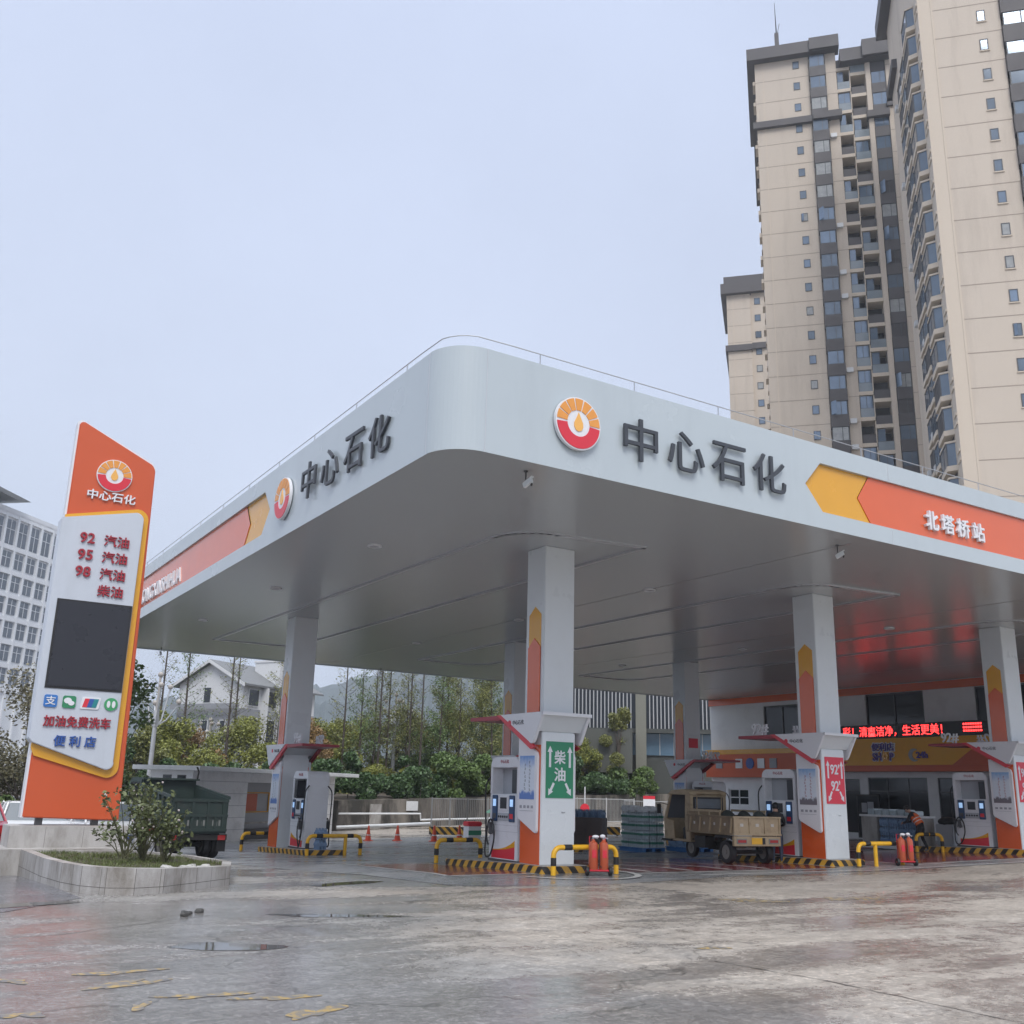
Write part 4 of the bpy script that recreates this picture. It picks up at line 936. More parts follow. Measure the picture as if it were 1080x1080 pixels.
# two pallets of bottled water, wrapped on top
def pallet(u, v, rz, label):
    t = T('pallet', label, 'pallet', gl(u, v), rz, 'blue pallets')
    b = MB()
    for k in range(5): b.box(-.55, .55, -.6+k*.275, -.6+k*.275+.2, .12, .15)
    for k in (-.5, -.07, .36):
        b.box(k, k+.14, -.6, .7, 0, .12)
    b.build('pallet_deck', M['pallet_blue'], t)
    return t
lay = ('bottom', 'second', 'third', 'top')
pallet(24.0, 29.0, 0, 'blue pallet under the green labelled water bottles')
for k in range(4):
    for i in range(3):
        for j in range(3):
            pack(23.67+i*.33, 28.6+j*.42, g(24, 29)+.152+k*.292, f'green labelled water bottle pack, {lay[k]} layer of the left pallet', 'pack_clear', 'pack_green', f'green labelled bottle packs of the left pallet, {lay[k]} layer')
pallet(25.1, 27.75, 0, 'blue pallet under the blue labelled water bottles beside the truck cab')
for k in range(4):
    for i in range(3):
        for j in range(3):
            pack(24.77+i*.33, 27.35+j*.42, g(25.1, 27.75)+.152+k*.292, f'{"blue" if k < 2 else "green"} labelled water bottle pack, {lay[k]} layer of the right pallet', 'pack_blue' if k < 2 else 'pack_clear', 'pack_blue' if k < 2 else 'pack_green', f'bottle packs of the right pallet, {lay[k]} layer')
for (u, v), lb in (((24.0, 29.02), 'white film wrapped bottles on top of the left pallet stack'), ((25.1, 27.77), 'white film wrapped bottles on top of the right pallet stack')):
    b = MB()
    for i in range(3):
        for j in range(3): b.box(-.5+i*.33, -.18+i*.33, -.62+j*.42, -.22+j*.42, 0, .18+rng.uniform(-.02, .03))
    o = b.build('wrapped_goods', M['pack_wrap'], None, bevel=.05, seg=3, smooth=True); o.location = (u, v, g(u, v)+.152+4*.292+.02); tag(o, lb, 'wrapped goods')
# bottles and box beside the far left dispenser
for i in range(2):
    pack(12.35, 30.1, g(12.35, 30.1)+.158+i*.312, f'blue water bottle pack stacked by the far left dispenser, {("lower","upper")[i]} one', 'pack_blue', 'pack_blue', 'packs by the far left dispenser')

# ------------------------------------------------------------------ price sign, plinth and planter
def sign_pylon():
    t = T('price_sign', 'tall slanted orange fuel price sign with a dark screen and white panel', 'sign', (0, 22.5, .022)); t.scale = (1, 1, .976)
    body = [(2.99, .95), (4.80, .90), (4.67, 8.58), (4.60, 8.70), (3.06, 9.42), (2.98, 9.36)]
    MB().prism(body, 'y', 0, .34).build('orange_body', M['orange_sign'], t, bevel=.02)
    MB().prism([(p[0]-.035, p[1]+(.035 if p[1] > 5 else 0)) if p[0] < 3.1 else (p[0]+.0, p[1]+(.05 if p[1] > 5 else 0)) for p in body], 'y', .03, .31).build('white_edge', M['char_white'], t)
    def rc(cx, cz, r, a0, a1, n=8): return [(cx+r*math.cos(R(a0+(a1-a0)*i/n)), cz+r*math.sin(R(a0+(a1-a0)*i/n))) for i in range(n+1)]
    yel = [(2.95, 7.24), (4.40, 7.60)]+rc(4.40, 7.36, .24, 85, 0)[1:]+[(4.66, 2.05)]+rc(4.44, 1.98, .22, 0, -105)+[(3.02, 2.16), (2.95, 2.32)]
    MB().prism(yel, 'y', -.05, .02).build('yellow_border', M['yellow'], t)
    wh = [(2.88, 7.14), (4.36, 7.49)]+rc(4.36, 7.33, .16, 85, 0)[1:]+[(4.52, 2.10)]+rc(4.40, 2.05, .13, 0, -110)+[(2.94, 2.42), (2.88, 2.5)]
    M['sign_white'] = mat('sign_white', (.52, .56, .62), .3, 0, .03, 1., dirt=(.36, .38, .41), dirt_scale=1.4, dirt_amt=.35, dirt_str=(1, 1, .2))
    wp = MB().prism(wh, 'y', -.16, .30).build('white_panel', M['sign_white'], t, bevel=.012)
    sc_ = MB().box(3.06, 4.47, -.19, -.155, 3.56, 5.35).build('price_screen', M['screen'], t, bevel=.01)
    MB().box(3.02, 4.51, -.175, -.157, 3.52, 5.39).build('screen_frame', M['black'], sc_)
    for z, a, b_ in ((6.76, '92', '汽油'), (6.39, '95', '汽油'), (6.02, '98', '汽油'), (5.65, None, '柴油')):
        if a: put_text(a, M['char_red'], wp, (3.43, -.18, z), '-y', .30, .23, .3, .04, .02, 'price_lettering')
        put_text(b_, M['char_red'], wp, (4.02, -.18, z), '-y', .51, .25, .3, .04, .014, 'price_lettering')
    put_text('加油免费洗车', M['char_red'], wp, (3.73, -.18, 2.86), '-y', 1.28, .23, .3, .04, .018, 'service_lettering')
    put_text('便 利 店', M['char_blue'], wp, (3.73, -.18, 2.47), '-y', .80, .22, .3, .04, .018, 'service_lettering')
    logo(t, (3.82, -.04, 8.28), '-y', .37, .06)
    put_text('中心石化', M['char_white'], t, (3.82, -.02, 7.79), '-y', 1.0, .22, .3, .05, .018, 'sign_lettering')
    # payment icons
    def rr_(cx, cz, w_, h_, r=.04, sk=0):
        p = []
        for sx, sz, a in ((1, 1, 0), (-1, 1, 90), (-1, -1, 180), (1, -1, 270)):
            for k in range(5):
                an = R(a+k*22.5); x, z = sx*(w_/2-r)+r*math.cos(an), sz*(h_/2-r)+r*math.sin(an); p.append((cx+x+sk*z, cz+z))
        return p
    i1 = MB().prism(rr_(3.17, 3.26, .25, .25), 'y', -.185, -.155).build('payment_icon', M['card_blue2'], wp, label='blue square payment icon with a white mark')
    put_text('支', M['char_white'], i1, (3.17, -.19, 3.27), '-y', .19, .18, .2, .008, .015, 'icon_mark')
    i2 = MB().prism(rr_(3.52, 3.26, .25, .25), 'y', -.185, -.155).build('payment_icon', M['icon_green'], wp, label='green square payment icon with two white bubbles')
    MB().prism([(3.49+.075*math.cos(a), 3.285+.06*math.sin(a)) for a in np.linspace(0, 6.28, 15)[:-1]], 'y', -.192, -.183).prism([(3.56+.06*math.cos(a), 3.235+.048*math.sin(a)) for a in np.linspace(0, 6.28, 15)[:-1]], 'y', -.194, -.183).build('icon_mark', M['char_white'], i2)
    i3 = MB().prism(rr_(3.93, 3.26, .36, .25, .03, .12), 'y', -.18, -.155).build('payment_icon', M['char_white'], wp, label='white card icon with red, blue and teal bands')
    for k, m_ in enumerate(('red', 'char_blue', 'icon_teal')):
        cx = 3.84+k*.09; MB().prism([(cx-.045-.022, 3.17), (cx+.045-.022, 3.17), (cx+.045+.02, 3.35), (cx-.045+.02, 3.35)], 'y', -.186-.001*k, -.178).build('icon_band', M[m_], i3)
    i4 = MB().prism([(4.33+.135*math.cos(a), 3.26+.135*math.sin(a)) for a in np.linspace(0, 6.283, 25)[:-1]], 'y', -.185, -.155).build('payment_icon', M['icon_green2'], wp, label='round green icon with white leaves')
    for s in (-1, 1): MB().prism([(4.33+s*.05+.036*math.cos(a), 3.26+.075*math.sin(a)) for a in np.linspace(0, 6.283, 13)[:-1]], 'y', -.19, -.183).build('icon_mark', M['char_white'], i4)
    [MB().box(a, a+.13, .1, .24, .70, .95).build('post', M['steel_dark'], t) for a in (3.25, 4.3)]
M['card_blue2'] = mat('icon_blue', (.04, .17, .48), .35); M['icon_green'] = mat('icon_green', (.03, .22, .10), .35); M['icon_green2'] = mat('icon_leaf_green', (.05, .30, .12), .35); M['icon_teal'] = mat('icon_teal', (.02, .22, .24), .35)
sign_pylon()
pl = T('sign_plinth', 'grey stone plinth carrying the orange price sign', 'plinth', (0, 22.2, 0))
M['tile_joint'] = mat('tile_joint', (.12, .11, .10), .8)
ub = MB().box(2.76, 4.95, 0, 1.1, .30, .80).build('upper_block', M['stone'], pl, bevel=.01)
MB().box(2.2, 5.0, -.42, 1.4, -.15, .40).build('lower_block', M['stone'], pl, bevel=.01)
blend_in(ub, MB().box(3.4, 3.405, -.003, .01, .31, .79).box(4.1, 4.105, -.003, .01, .31, .79), M['tile_joint'])
out_p = [(2.95, 21.75), (3.0, 19.4), (3.12, 18.3), (3.3, 17.6), (3.58, 17.15), (3.98, 17.0), (4.45, 17.12), (5.1, 17.62), (5.86, 18.25), (6.3, 19.6), (6.0, 21.2), (5.2, 22.2), (4.7, 21.75)]
def inset(poly, d):
    r = []
    n = len(poly)
    for i in range(n):
        a, b_, c = Vector(poly[i-1]), Vector(poly[i]), Vector(poly[(i+1) % n])
        e1 = (b_-a).normalized(); e2 = (c-b_).normalized(); n1 = Vector((-e1.y, e1.x)); n2 = Vector((-e2.y, e2.x)); m_ = (n1+n2).normalized()
        r.append(tuple(b_+m_*d/max(.4, m_.dot(n1))))
    return r
inn = inset(out_p, .16)
b = MB(); n = len(out_p)
def pz(p): return .40-.045*max(0, p[0]-3.8)
for i in range(n):
    j = (i+1) % n; o1, o2, q1, q2 = out_p[i], out_p[j], inn[i], inn[j]
    b.add([(*o1, -.12), (*o2, -.12), (*o2, pz(o2)), (*o1, pz(o1)), (*q1, -.12), (*q2, -.12), (*q2, pz(q2)), (*q1, pz(q1))], [(0, 1, 2, 3), (5, 4, 7, 6), (3, 2, 6, 7)])
planter = T('planter', 'low curved stone clad planter in front of the price sign', 'planter', (0, 0, 0))
kwall = b.build('kerb_wall', M['stone'], planter)
tj = MB()
for i in range(n-3):
    a, c = Vector(out_p[i]), Vector(out_p[i+1]); d = (c-a); L0 = d.length; d.normalize(); nn_ = Vector((d.y, -d.x))
    k = .0
    while k < L0-.05:
        p = a+d*k; q = p+d*.008
        tj.add([(*(p+nn_*.002), -.05), (*(q+nn_*.002), -.05), (*(q+nn_*.002), pz(q)-.002), (*(p+nn_*.002), pz(p)-.002)], [(0, 1, 2, 3)]); k += .42
    for z in (.10,):
        p, q = a+nn_*.002, c+nn_*.002; tj.add([(*p, z), (*q, z), (*q, z+.008), (*p, z+.008)], [(0, 1, 2, 3)])
blend_in(kwall, tj, M['tile_joint'])
M['soil'] = mat('soil', (.075, .06, .045), .9, 0, .4, 5., .8, 14.)
MB().add([(*p, 0) for p in inn]+[(*p, pz(p)-.05) for p in inn], [tuple(range(n))[::-1], tuple(range(n, 2*n))]+[(i, (i+1) % n, n+(i+1) % n, n+i) for i in range(n)]).build('soil', M['soil'], planter)
# rubble on the soil and on the road
M['rock_dark'] = mat('asphalt_lump', (.05, .048, .045), .6, 0, .3, 8.); M['rock'] = mat('rubble', (.42, .41, .39), .7, 0, .25, 6.)
def rock(u, v, z, s, label, group):
    b = MB().sphere((0, 0, 0), s, 7, 5, (1.2, .8, .55)); b.v = [(x*(1+rng.uniform(-.25, .25)), y*(1+rng.uniform(-.25, .25)), zz*(1+rng.uniform(-.25, .25))) for x, y, zz in b.v]
    o = b.build('rubble_stone', M['rock'], None); o.location = (u, v, z+s*.3); o.data.materials[0] = M['rock_dark'] if 'asphalt' in label else M['rock']; o.rotation_euler = (0, 0, rng.uniform(0, 6)); tag(o, label, 'stone', group)
for i, (u, v) in enumerate(((4.75, 17.75), (4.95, 17.9), (5.12, 18.05), (5.3, 18.2), (5.45, 18.35), (4.6, 17.65), (5.0, 18.15))):
    rock(u, v, pz((u, v))-.05, .055+.02*(i % 3), 'broken pale stone lying on the planter soil near its right end', 'rubble in the planter')
for i, (u, v) in enumerate(((4.12, 14.4), (4.3, 14.55), (4.02, 14.25))):
    rock(u, v, .0, .05+.015*i, 'dark lump of broken asphalt on the wet ground in front of the planter', 'broken asphalt lumps')

# ------------------------------------------------------------------ car wash building
kd = Vector((.7496, .6619)); kn = Vector((-.6619, .7496)); K0 = Vector((13.01, 47.07))
kio = T('wash_building', 'low flat roofed white car wash building behind the dump truck', 'building', (K0.x, K0.y, -1.0), math.atan2(kd.y, kd.x))
Lk = 14.5
M['tile_white'] = mat('white_tile', (.78, .79, .80), .35, 0, .05, 2., dirt=(.4, .4, .4), dirt_scale=.8)
kwl = MB().box(0, 4.8, 0, .2, 0, 3.2).box(13.2, Lk, 0, .2, 0, 3.2).box(4.8, 13.2, 0, .2, 2.75, 3.2).box(0, .2, .2, 2., 0, 3.2).box(Lk-.2, Lk, .2, 2., 0, 3.2).box(0, Lk, 2., 2.2, 0, 3.2).build('wall', M['tile_white'], kio)
jt = MB()
for z in (.55, 1.1, 1.65, 2.2, 2.75): jt.box(0.01, 4.79, -.004, .01, z, z+.022).box(13.21, Lk-.01, -.004, .01, z, z+.02)
blend_in(kwl, jt, M['disp_grey'])
MB().box(-.6, Lk+1.8, -.7, 2.8, 3.2, 3.40).build('roof', M['white_old'], kio, bevel=.02)
MB().box(4.8, 13.2, .9, 1.0, 0, 2.75).build('back_wall', M['disp_grey'], kio)
MB().box(5.5, 7.3, .84, .89, 1.36, 2.2).build('orange_notice', M['orange_sign'], kio)
MB().box(5.4, 8.5, .82, .86, 1.28, 1.34).box(5.4, 8.5, .82, .86, 2.22, 2.28).box(8.44, 8.52, .82, .86, 1.34, 2.22).build('yellow_frame', M['yellow'], kio)
MB().box(4.9, 8.8, .6, .88, 0, .5).build('dark_base', M['steel_dark'], kio)
MB().box(4.85, 13.1, .5, .6, .75, .84).build('ledge', M['stone'], kio)
for y in (.35, 1.1): 
    wf = MB().box(-.015, .01, y, y+.45, 2.68, 3.0).build('window', M['steel_dark'], kio)
    MB().box(-.02, -.012, y+.04, y+.41, 2.72, 2.96).build('pane', M['glass_dark'], wf)
MB().box(12.75, 13.18, .05, .1, 0, 2.7).build('dark_door', M['steel_dark'], kio)

# ------------------------------------------------------------------ retaining wall and fences along the back
RWL = [(10.5, 56.0), (21.5, 61.3), (25.3, 59.3), (36.1, 63.9), (50, 70.2), (70, 77)]  # wall, pipes, railings and warning disc scaled outward about the camera
b = MB()
for (x0, y0), (x1, y1) in zip(RWL[:-1], RWL[1:]):
    n_ = 8
    for i in range(n_):
        a0, a1 = i/n_, (i+1)/n_; p0 = (x0+(x1-x0)*a0, y0+(y1-y0)*a0); p1 = (x0+(x1-x0)*a1, y0+(y1-y0)*a1)
        z0 = .78+.022*(p0[0]-22); z1 = .78+.022*(p1[0]-22)
        b.add([(*p0, -1.5), (*p1, -1.5), (*p1, z1), (*p0, z0), (p0[0]-.15, p0[1]+.35, z0), (p1[0]-.15, p1[1]+.35, z1)], [(0, 1, 2, 3), (3, 2, 5, 4)])
o = b.build('retaining_wall', M['concrete'], None); tag(o, 'stained grey concrete retaining wall below the long hedge', 'wall')
o = MB().obox((28.3, 60.35, -.1), 1.0, .08, 1.5, Matrix.Rotation(R(23), 3, 'Z')).build('notice_board', M['stone'], None); tag(o, 'pale blank slab leaning on the stained retaining wall', 'slab')
o = MB().obox((31.6, 61.8, .55), 1.1, .08, .6, Matrix.Rotation(R(23), 3, 'Z')).build('wall_box', M['white_old'], None); tag(o, 'small white electric box fixed on the retaining wall', 'electric box')

# terrace behind the wall
tb = [(x-.1, y+.3) for x, y in RWL]
vs_ = [(x, y, .76+.022*(x-22)) for x, y in tb]+[(x-30, y+60, 3.0) for x, y in tb]
m_ = len(tb); TG = MB().add(vs_, [(i, i+1, m_+i+1, m_+i) for i in range(m_-1)])
o = TG.build('terrace_ground', M['soil'], None, kind='structure')

def pipe(name, pts, r, m_, label, cat, group=None):
    o = MB().tube(pts, r, 8).build(name, m_, None, smooth=True); tag(o, label, cat, group); return o
pipe('water_pipe', [(24.4, 57.0, .14), (29.9, 58.6, .14), (30.7, 58.85, .14), (30.75, 58.87, -.23), (44.5, 63.6, -.1)], .055, M['white_old'], 'thin white pipe running along the foot of the retaining wall', 'pipe')
pipe('guard_pipe', [(23.2, 54.4, -.52), (28.3, 53.0, -.24)], .09, M['white_old'], 'thick white pipe rail in front of the traffic cones', 'pipe')
def fence(name, pts, h, sp, m_, label, bars=True, mesh=None):
    t = T(name, label, 'fence', (*pts[0], -.78)); o0 = Vector((*pts[0], 0))
    for (x0, y0), (x1, y1) in zip(pts[:-1], pts[1:]):
        a, c = Vector((x0, y0, 0))-o0, Vector((x1, y1, 0))-o0; L0 = (c-a).length; n_ = max(1, round(L0/sp))
        for i in range(n_+1): p = a.lerp(c, i/n_); MB().cyl((p.x, p.y, 0), (p.x, p.y, h), .035, n=6).build('post', m_, t)
        rb = MB()
        for z in (h*.12, h*.95): rb.tube([(a.x, a.y, z), (c.x, c.y, z)], .022, 5)
        k = int(L0/.16)
        if bars:
            for i in range(k): p = a.lerp(c, (i+.5)/k); rb.cyl((p.x, p.y, h*.12), (p.x, p.y, h*.95), .010, n=4)
        rb.build('rails', m_, t)
    return t
M['fence_white'] = mat('fence_white', (.58, .59, .6), .4, 0, .08)
M['fence_grey'] = mat('fence_grey', (.33, .34, .35), .4, .4, .08)
fence('mesh_fence', [(28.9, 54.0), (32, 55.2), (35.5, 56.2)], 2.0, 1.6, M['fence_grey'], 'grey wire fence panel before the retaining wall by the striped board')
fence('railing', [(43.2, 65.4), (48.8, 67), (55.3, 67.9)], 2.1, 2.7, M['fence_white'], 'white railing with red notices behind the brown cabinet')
fence('railing', [(53.2, 66.6), (57.2, 63.2)], 2.0, 2.0, M['fence_grey'], 'grey railing right of the white notice board beside the shop')
nb = T('notice_board', 'white notice board with red heading on the railing above the water pallets', 'notice board', (53.9, 64.3, .35), R(-36)); nb.scale = (.85, .85, 1.)
MB().box(-.55, .55, -.03, .03, .0, .95).build('panel', M['char_white'], nb); MB().box(-.55, .55, -.035, .032, .96, 1.2).build('heading', M['red'], nb); [MB().cyl((s*.5, 0, -.5), (s*.5, 0, 0), .03, n=6).build('post', M['metal'], nb) for s in (-1, 1)]
ds = T('warning_disc', 'small round red warning sign on a red and white pole by the railing', 'sign', (46.9, 63.4, -.75), R(-36)); ds.scale = (1.3, 1.3, 1.3)
MB().cyl((0, 0, 0), (0, 0, 2.2), .04, n=8).build('pole', M['fence_white'], ds); MB().cyl((0, -.05, 1.0), (0, -.08, 1.0), .26, n=18).build('disc', M['red'], ds)

# cones, striped boards, parasol, red topped box
M['cone'] = mat('cone_orange', (.72, .10, .05), .45, 0, .1)
def cone(u, v, label):
    t = T('traffic_cone', label, 'traffic cone', gl(u, v), 0, 'traffic cones')
    MB().box(-.19, .19, -.19, .19, 0, .04).build('cone_base', M['cone'], t, bevel=.01)
    t.scale = (1.05, 1.05, 1.05)
    MB().lathe([(.15, .04), (.035, .70), (.025, .72)], n=16).build('cone_body', M['cone'], t, smooth=True)
    MB().lathe([(.112, .26), (.083, .42)], n=16).build('white_band', M['char_white'], t, smooth=True)
for (u, v), lb in zip(((22.89, 49.5), (23.88, 48.16), (24.6, 45.6), (25.5, 44.7)), ('leftmost orange traffic cone beside the white pipe rail', 'second orange traffic cone from the left, beside the white pipe rail', 'orange traffic cone at the left end of the striped board', 'orange traffic cone in front of the striped board next to the dispenser')): cone(u, v, lb)
M['hazard'] = stripes('hazard_board', (.64, .36, .04), (.025, .022, .02), .34, (.8, 0, .8), .45, .3)
def board(u, v, rz, w_, label):
    t = T('hazard_board', label, 'barrier', gl(u, v), rz, 'striped boards')
    MB().box(-w_/2, w_/2, -.06, .06, .08, .50).build('striped_panel', M['hazard'], t, bevel=.01); MB().box(-w_/2+.1, -w_/2+.2, -.1, .1, 0, .08).box(w_/2-.2, w_/2-.1, -.1, .1, 0, .08).build('foot', M['steel_dark'], t)
board(28.8, 51.6, R(-28), 2.3, 'long black and yellow striped board behind the traffic cones')
board(35.9, 46.1, R(-30), 1.0, 'short black and yellow striped board left of the water pallets')
ps = T('sun_parasol', 'small green and white parasol stand behind the diesel dispenser', 'parasol', (30.3, 48.6, g(30.3, 48.6)))
pc = MB(); 
for k in range(8):
    a, c = k*math.pi/4, (k+1)*math.pi/4; pc.add([(0, 0, 1.62), (1.05*math.cos(a), 1.05*math.sin(a), 1.12), (1.05*math.cos(c), 1.05*math.sin(c), 1.12)], [(0, 1, 2)])
M['parasol_green'] = mat('parasol_green', (.12, .32, .2), .6)
pc.build('cover', M['parasol_green'], ps); MB().cyl((0, 0, .05), (0, 0, 1.62), .025, n=8).build('pole', M['metal'], ps); MB().cyl((0, 0, 0), (0, 0, .07), .25, n=14).build('base', M['steel_dark'], ps)
rb_ = T('litter_box', 'small white litter box with a red lid behind the diesel dispenser', 'litter box', gl(28.1, 47.9))
rb_.scale = (.95, .95, 1.05); ps.scale = (.9, .9, 1.15)
MB().box(-.4, .4, -.3, .3, 0, .62).build('box_body', M['white_old'], rb_, bevel=.02); MB().box(-.44, .44, -.34, .34, .62, .84).build('lid', M['red'], rb_, bevel=.05); MB().box(-.41, .41, -.305, -.3, .2, .42).build('green_label', M['green_sign'], rb_)
# ------------------------------------------------------------------ vehicles
M['truck_green'] = mat('dump_truck_paint', (.03, .05, .045), .5, .1, .3, 3., dirt=(.05, .05, .045), dirt_scale=2.5, dirt_amt=.8)
M['truck_dark'] = mat('chassis_dark', (.02, .02, .02), .65, 0, .3, 5.)
M['tan'] = mat('tricycle_tan', (.40, .315, .20), .5, .05, .15, 3., dirt=(.14, .10, .06), dirt_scale=3., dirt_amt=.7)
M['tan_dark'] = mat('tricycle_panel', (.24, .18, .11), .6, .05, .2, 3., dirt=(.09, .07, .05), dirt_scale=4., dirt_amt=.7)
M['plate_yellow'] = mat('plate_yellow', (.70, .40, .03), .4)
M['tail_red'] = mat('tail_lamp', (.35, .02, .02), .2)
M['rim'] = mat('wheel_rim', (.28, .27, .25), .5, .5, .2)
def wheels(t, x, y, r, w_, rim='rim'):
    o = MB().wheel((x, y, r), 'x', r, w_, 26).build('wheel', M['black'], t, smooth=True)
    b = MB()
    b.cyl((x-w_*.38, y, r), (x+w_*.38, y, r), r*.63, n=20).cyl((x-w_*.5, y, r), (x+w_*.5, y, r), r*.2, n=12)
    b.build('rim', M[rim], o, smooth=True)
    return o
# small dump truck, seen from its rear left
dt_ = T('dump_truck', 'small dark green dump truck with a battered empty bed seen from behind', 'dump truck', (7.95, 27.75, -.262), R(3))
W = .76
bed = MB()
def quadbox(b, p, th):
    """thin wall from 4 corner points with thickness vector"""
    th = Vector(th); P = [Vector(q) for q in p]
    return b.add(P+[q+th for q in P], [(0, 1, 2, 3), (7, 6, 5, 4), (0, 4, 5, 1), (1, 5, 6, 2), (2, 6, 7, 3), (3, 7, 4, 0)])
for s in (-1, 1):
    quadbox(bed, [(s*W, .02, .70), (s*W, 2.75, .70), (s*W, 2.75, 1.84), (s*W, .02, 1.56)], (-s*.05, 0, 0))
    for k in range(7):
        y = .2+k*.40; zt = 1.56+.28*y/2.75
        bed.box(min(s*W, s*(W+.055)), max(s*W, s*(W+.055)), y, y+.09, .74, zt-.03)
    quadbox(bed, [(s*W-.03 if s > 0 else s*W-.05, .02, 1.53), (s*W-.03 if s > 0 else s*W-.05, 2.8, 1.81), (s*W-.03 if s > 0 else s*W-.05, 2.8, 1.89), (s*W-.03 if s > 0 else s*W-.05, .02, 1.61)], (.08, 0, 0))
bed.box(-W, W, .02, 2.8, .66, .72)
quadbox(bed, [(-W, 2.75, .7), (W, 2.75, .7), (W, 2.78, 2.02), (-W, 2.78, 2.02)], (0, .06, 0)); bed.box(-W-.04, W+.04, 2.6, 3.05, 2.0, 2.05)
bed.build('bed', M['truck_green'], dt_, bevel=.006)
tg = MB().box(-W+.02, W-.02, -.05, .0, .70, 1.54)
for z in (.72, 1.08, 1.46): tg.box(-W+.02, W-.02, -.09, -.05, z, z+.07)
for k in range(7): x = -W+.1+k*(2*W-.28)/6; tg.box(x, x+.08, -.085, -.05, .79, 1.08) ; 
for k in range(4): x = -W+.1+k*(2*W-.28)/3; tg.box(x, x+.08, -.083, -.05, 1.15, 1.46)
tgo = tg.build('tailgate', M['truck_green'], dt_, bevel=.006)
M['worn_mark'] = mat('worn_white_paint', (.20, .21, .20), .6, 0, .3, 12.)
wm = MB()
for k in range(3):
    for q in range(3): x = -.5+k*.42+q*.085; wm.box(x, x+.05, -.054, -.048, .86, 1.0-.03*(q % 2))
blend_in(tgo, wm, M['worn_mark'])
MB().box(-.36, -.26, .1, 4.3, .46, .64).box(.26, .36, .1, 4.3, .46, .64).box(-.8, .8, .02, .12, .50, .64).cyl((-.75, .72, .37), (.75, .72, .37), .08, n=10).box(-.5, .5, 1.2, 2.2, .35, .6).box(-.95, -.5, 1.5, 2.4, .38, .68).build('chassis', M['truck_dark'], dt_)
for s in (-1, 1):
    MB().box(min(s*.55, s*.75), max(s*.55, s*.75), -.0, .02, .50, .62).build('tail_lamp', M['tail_red'], dt_)
    wheels(dt_, s*.66, .72, .37, .21); wheels(dt_, s*.43, .72, .37, .20); wheels(dt_, s*.62, 3.55, .37, .21)
    MB().box(min(s*.60, s*.84), max(s*.60, s*.84), .18, .2, .2, .55).build('mud_flap', M['black'], dt_)
cab = MB().prism([(2.92, .55), (4.35, .55), (4.4, 1.25), (4.15, 2.0), (4.0, 2.06), (2.95, 2.06)], 'x', -.74, .74).build('cab', M['truck_green'], dt_, bevel=.03)
[MB().prism([(3.2, 1.35), (4.18, 1.35), (4.0, 1.93), (3.2, 1.93)], 'x', min(q*.748, q*.72), max(q*.748, q*.72)).build('side_window', M['glass_dark'], cab) for q in (-1, 1)]
MB().box(-.6, .6, 2.908, 2.93, 1.45, 1.9).build('rear_window', M['glass_dark'], cab)
MB().obox((0, 4.30, 1.62), 1.3, .02, .66, Matrix.Rotation(R(18), 3, 'X')).build('windscreen', M['glass_dark'], cab)
MB().tube([(-.82, 4.2, 1.8), (-1.0, 4.25, 1.8)], .015, 6).obox((-1.02, 4.25, 1.68), .05, .1, .3, Matrix.Identity(3)).build('mirror', M['black'], cab)
MB().tube([(.75, 2.7, 2.0), (.76, 2.66, 2.25), (.68, 2.6, 2.38)], .025, 7).build('exhaust', M['truck_dark'], dt_)

# cargo tricycle
M['pale_sticker'] = mat('pale_sticker', (.5, .48, .44), .5, 0, .3, 9.)
tr = T('cargo_tricycle', 'tan three wheeled cargo truck with an open bed and yellow number plate', 'cargo tricycle', (20.62, 20.2, -.035), R(-8))
W = .76
b = MB()
for s in (-1, 1):
    x0, x1 = sorted((s*W, s*(W-.03))); b.box(x0, x1, .03, 2.1, .76, 1.20)
    b.box(min(s*(W-.04), s*(W+.025)), max(s*(W-.04), s*(W+.025)), 0, 2.12, 1.17, 1.22); b.box(min(s*(W-.04), s*(W+.025)), max(s*(W-.04), s*(W+.025)), 0, 2.12, .74, .79)
b.box(-W, W, 2.07, 2.1, .76, 1.3); b.box(-W+.03, W-.03, .03, 2.07, .74, .78)
tbed = b.build('bed', M['tan_dark'], tr)
rb2 = MB()
for s in (-1, 1):
    for k in range(5):
        y = .08+k*.47; quadbox(rb2, [(s*W, y, .79), (s*W, y+.05, .79), (s*W, y-.02, 1.17), (s*W, y-.07, 1.17)], (s*.03, 0, 0))
blend_in(tbed, rb2, M['tan'])
sp = MB()
for s in (-1, 1):
    for k in range(4): y = .35+k*.47; sp.box(min(s*(W-.001), s*(W+.006)), max(s*(W-.001), s*(W+.006)), y-.03, y+.04, .97, 1.04)
for k in range(3): x = -.5+k*.5; sp.box(x-.05, x+.05, -.036, -.028, .965, 1.04)
blend_in(tbed, sp, M['pale_sticker'])
tg = MB().box(-W, W, -.03, 0, .76, 1.22)
for x in (-W, -.27, .23, W-.05): tg.box(x, x+.05, -.055, -.03, .79, 1.19)
tg.box(-W-.02, W+.02, -.06, -.0, 1.18, 1.225).box(-W-.02, W+.02, -.06, -.0, .74, .79)
tg.build('tailgate', M['tan'], tr)
MB().box(-W, W, -.04, .05, .47, .72).build('rear_bumper', M['tan'], tr, bevel=.01)
MB().box(-.2, .14, -.052, -.038, .52, .68).build('number_plate', M['plate_yellow'], tr); MB().box(.14, .24, -.05, -.038, .52, .68).build('plate_shadow', M['black'], tr)
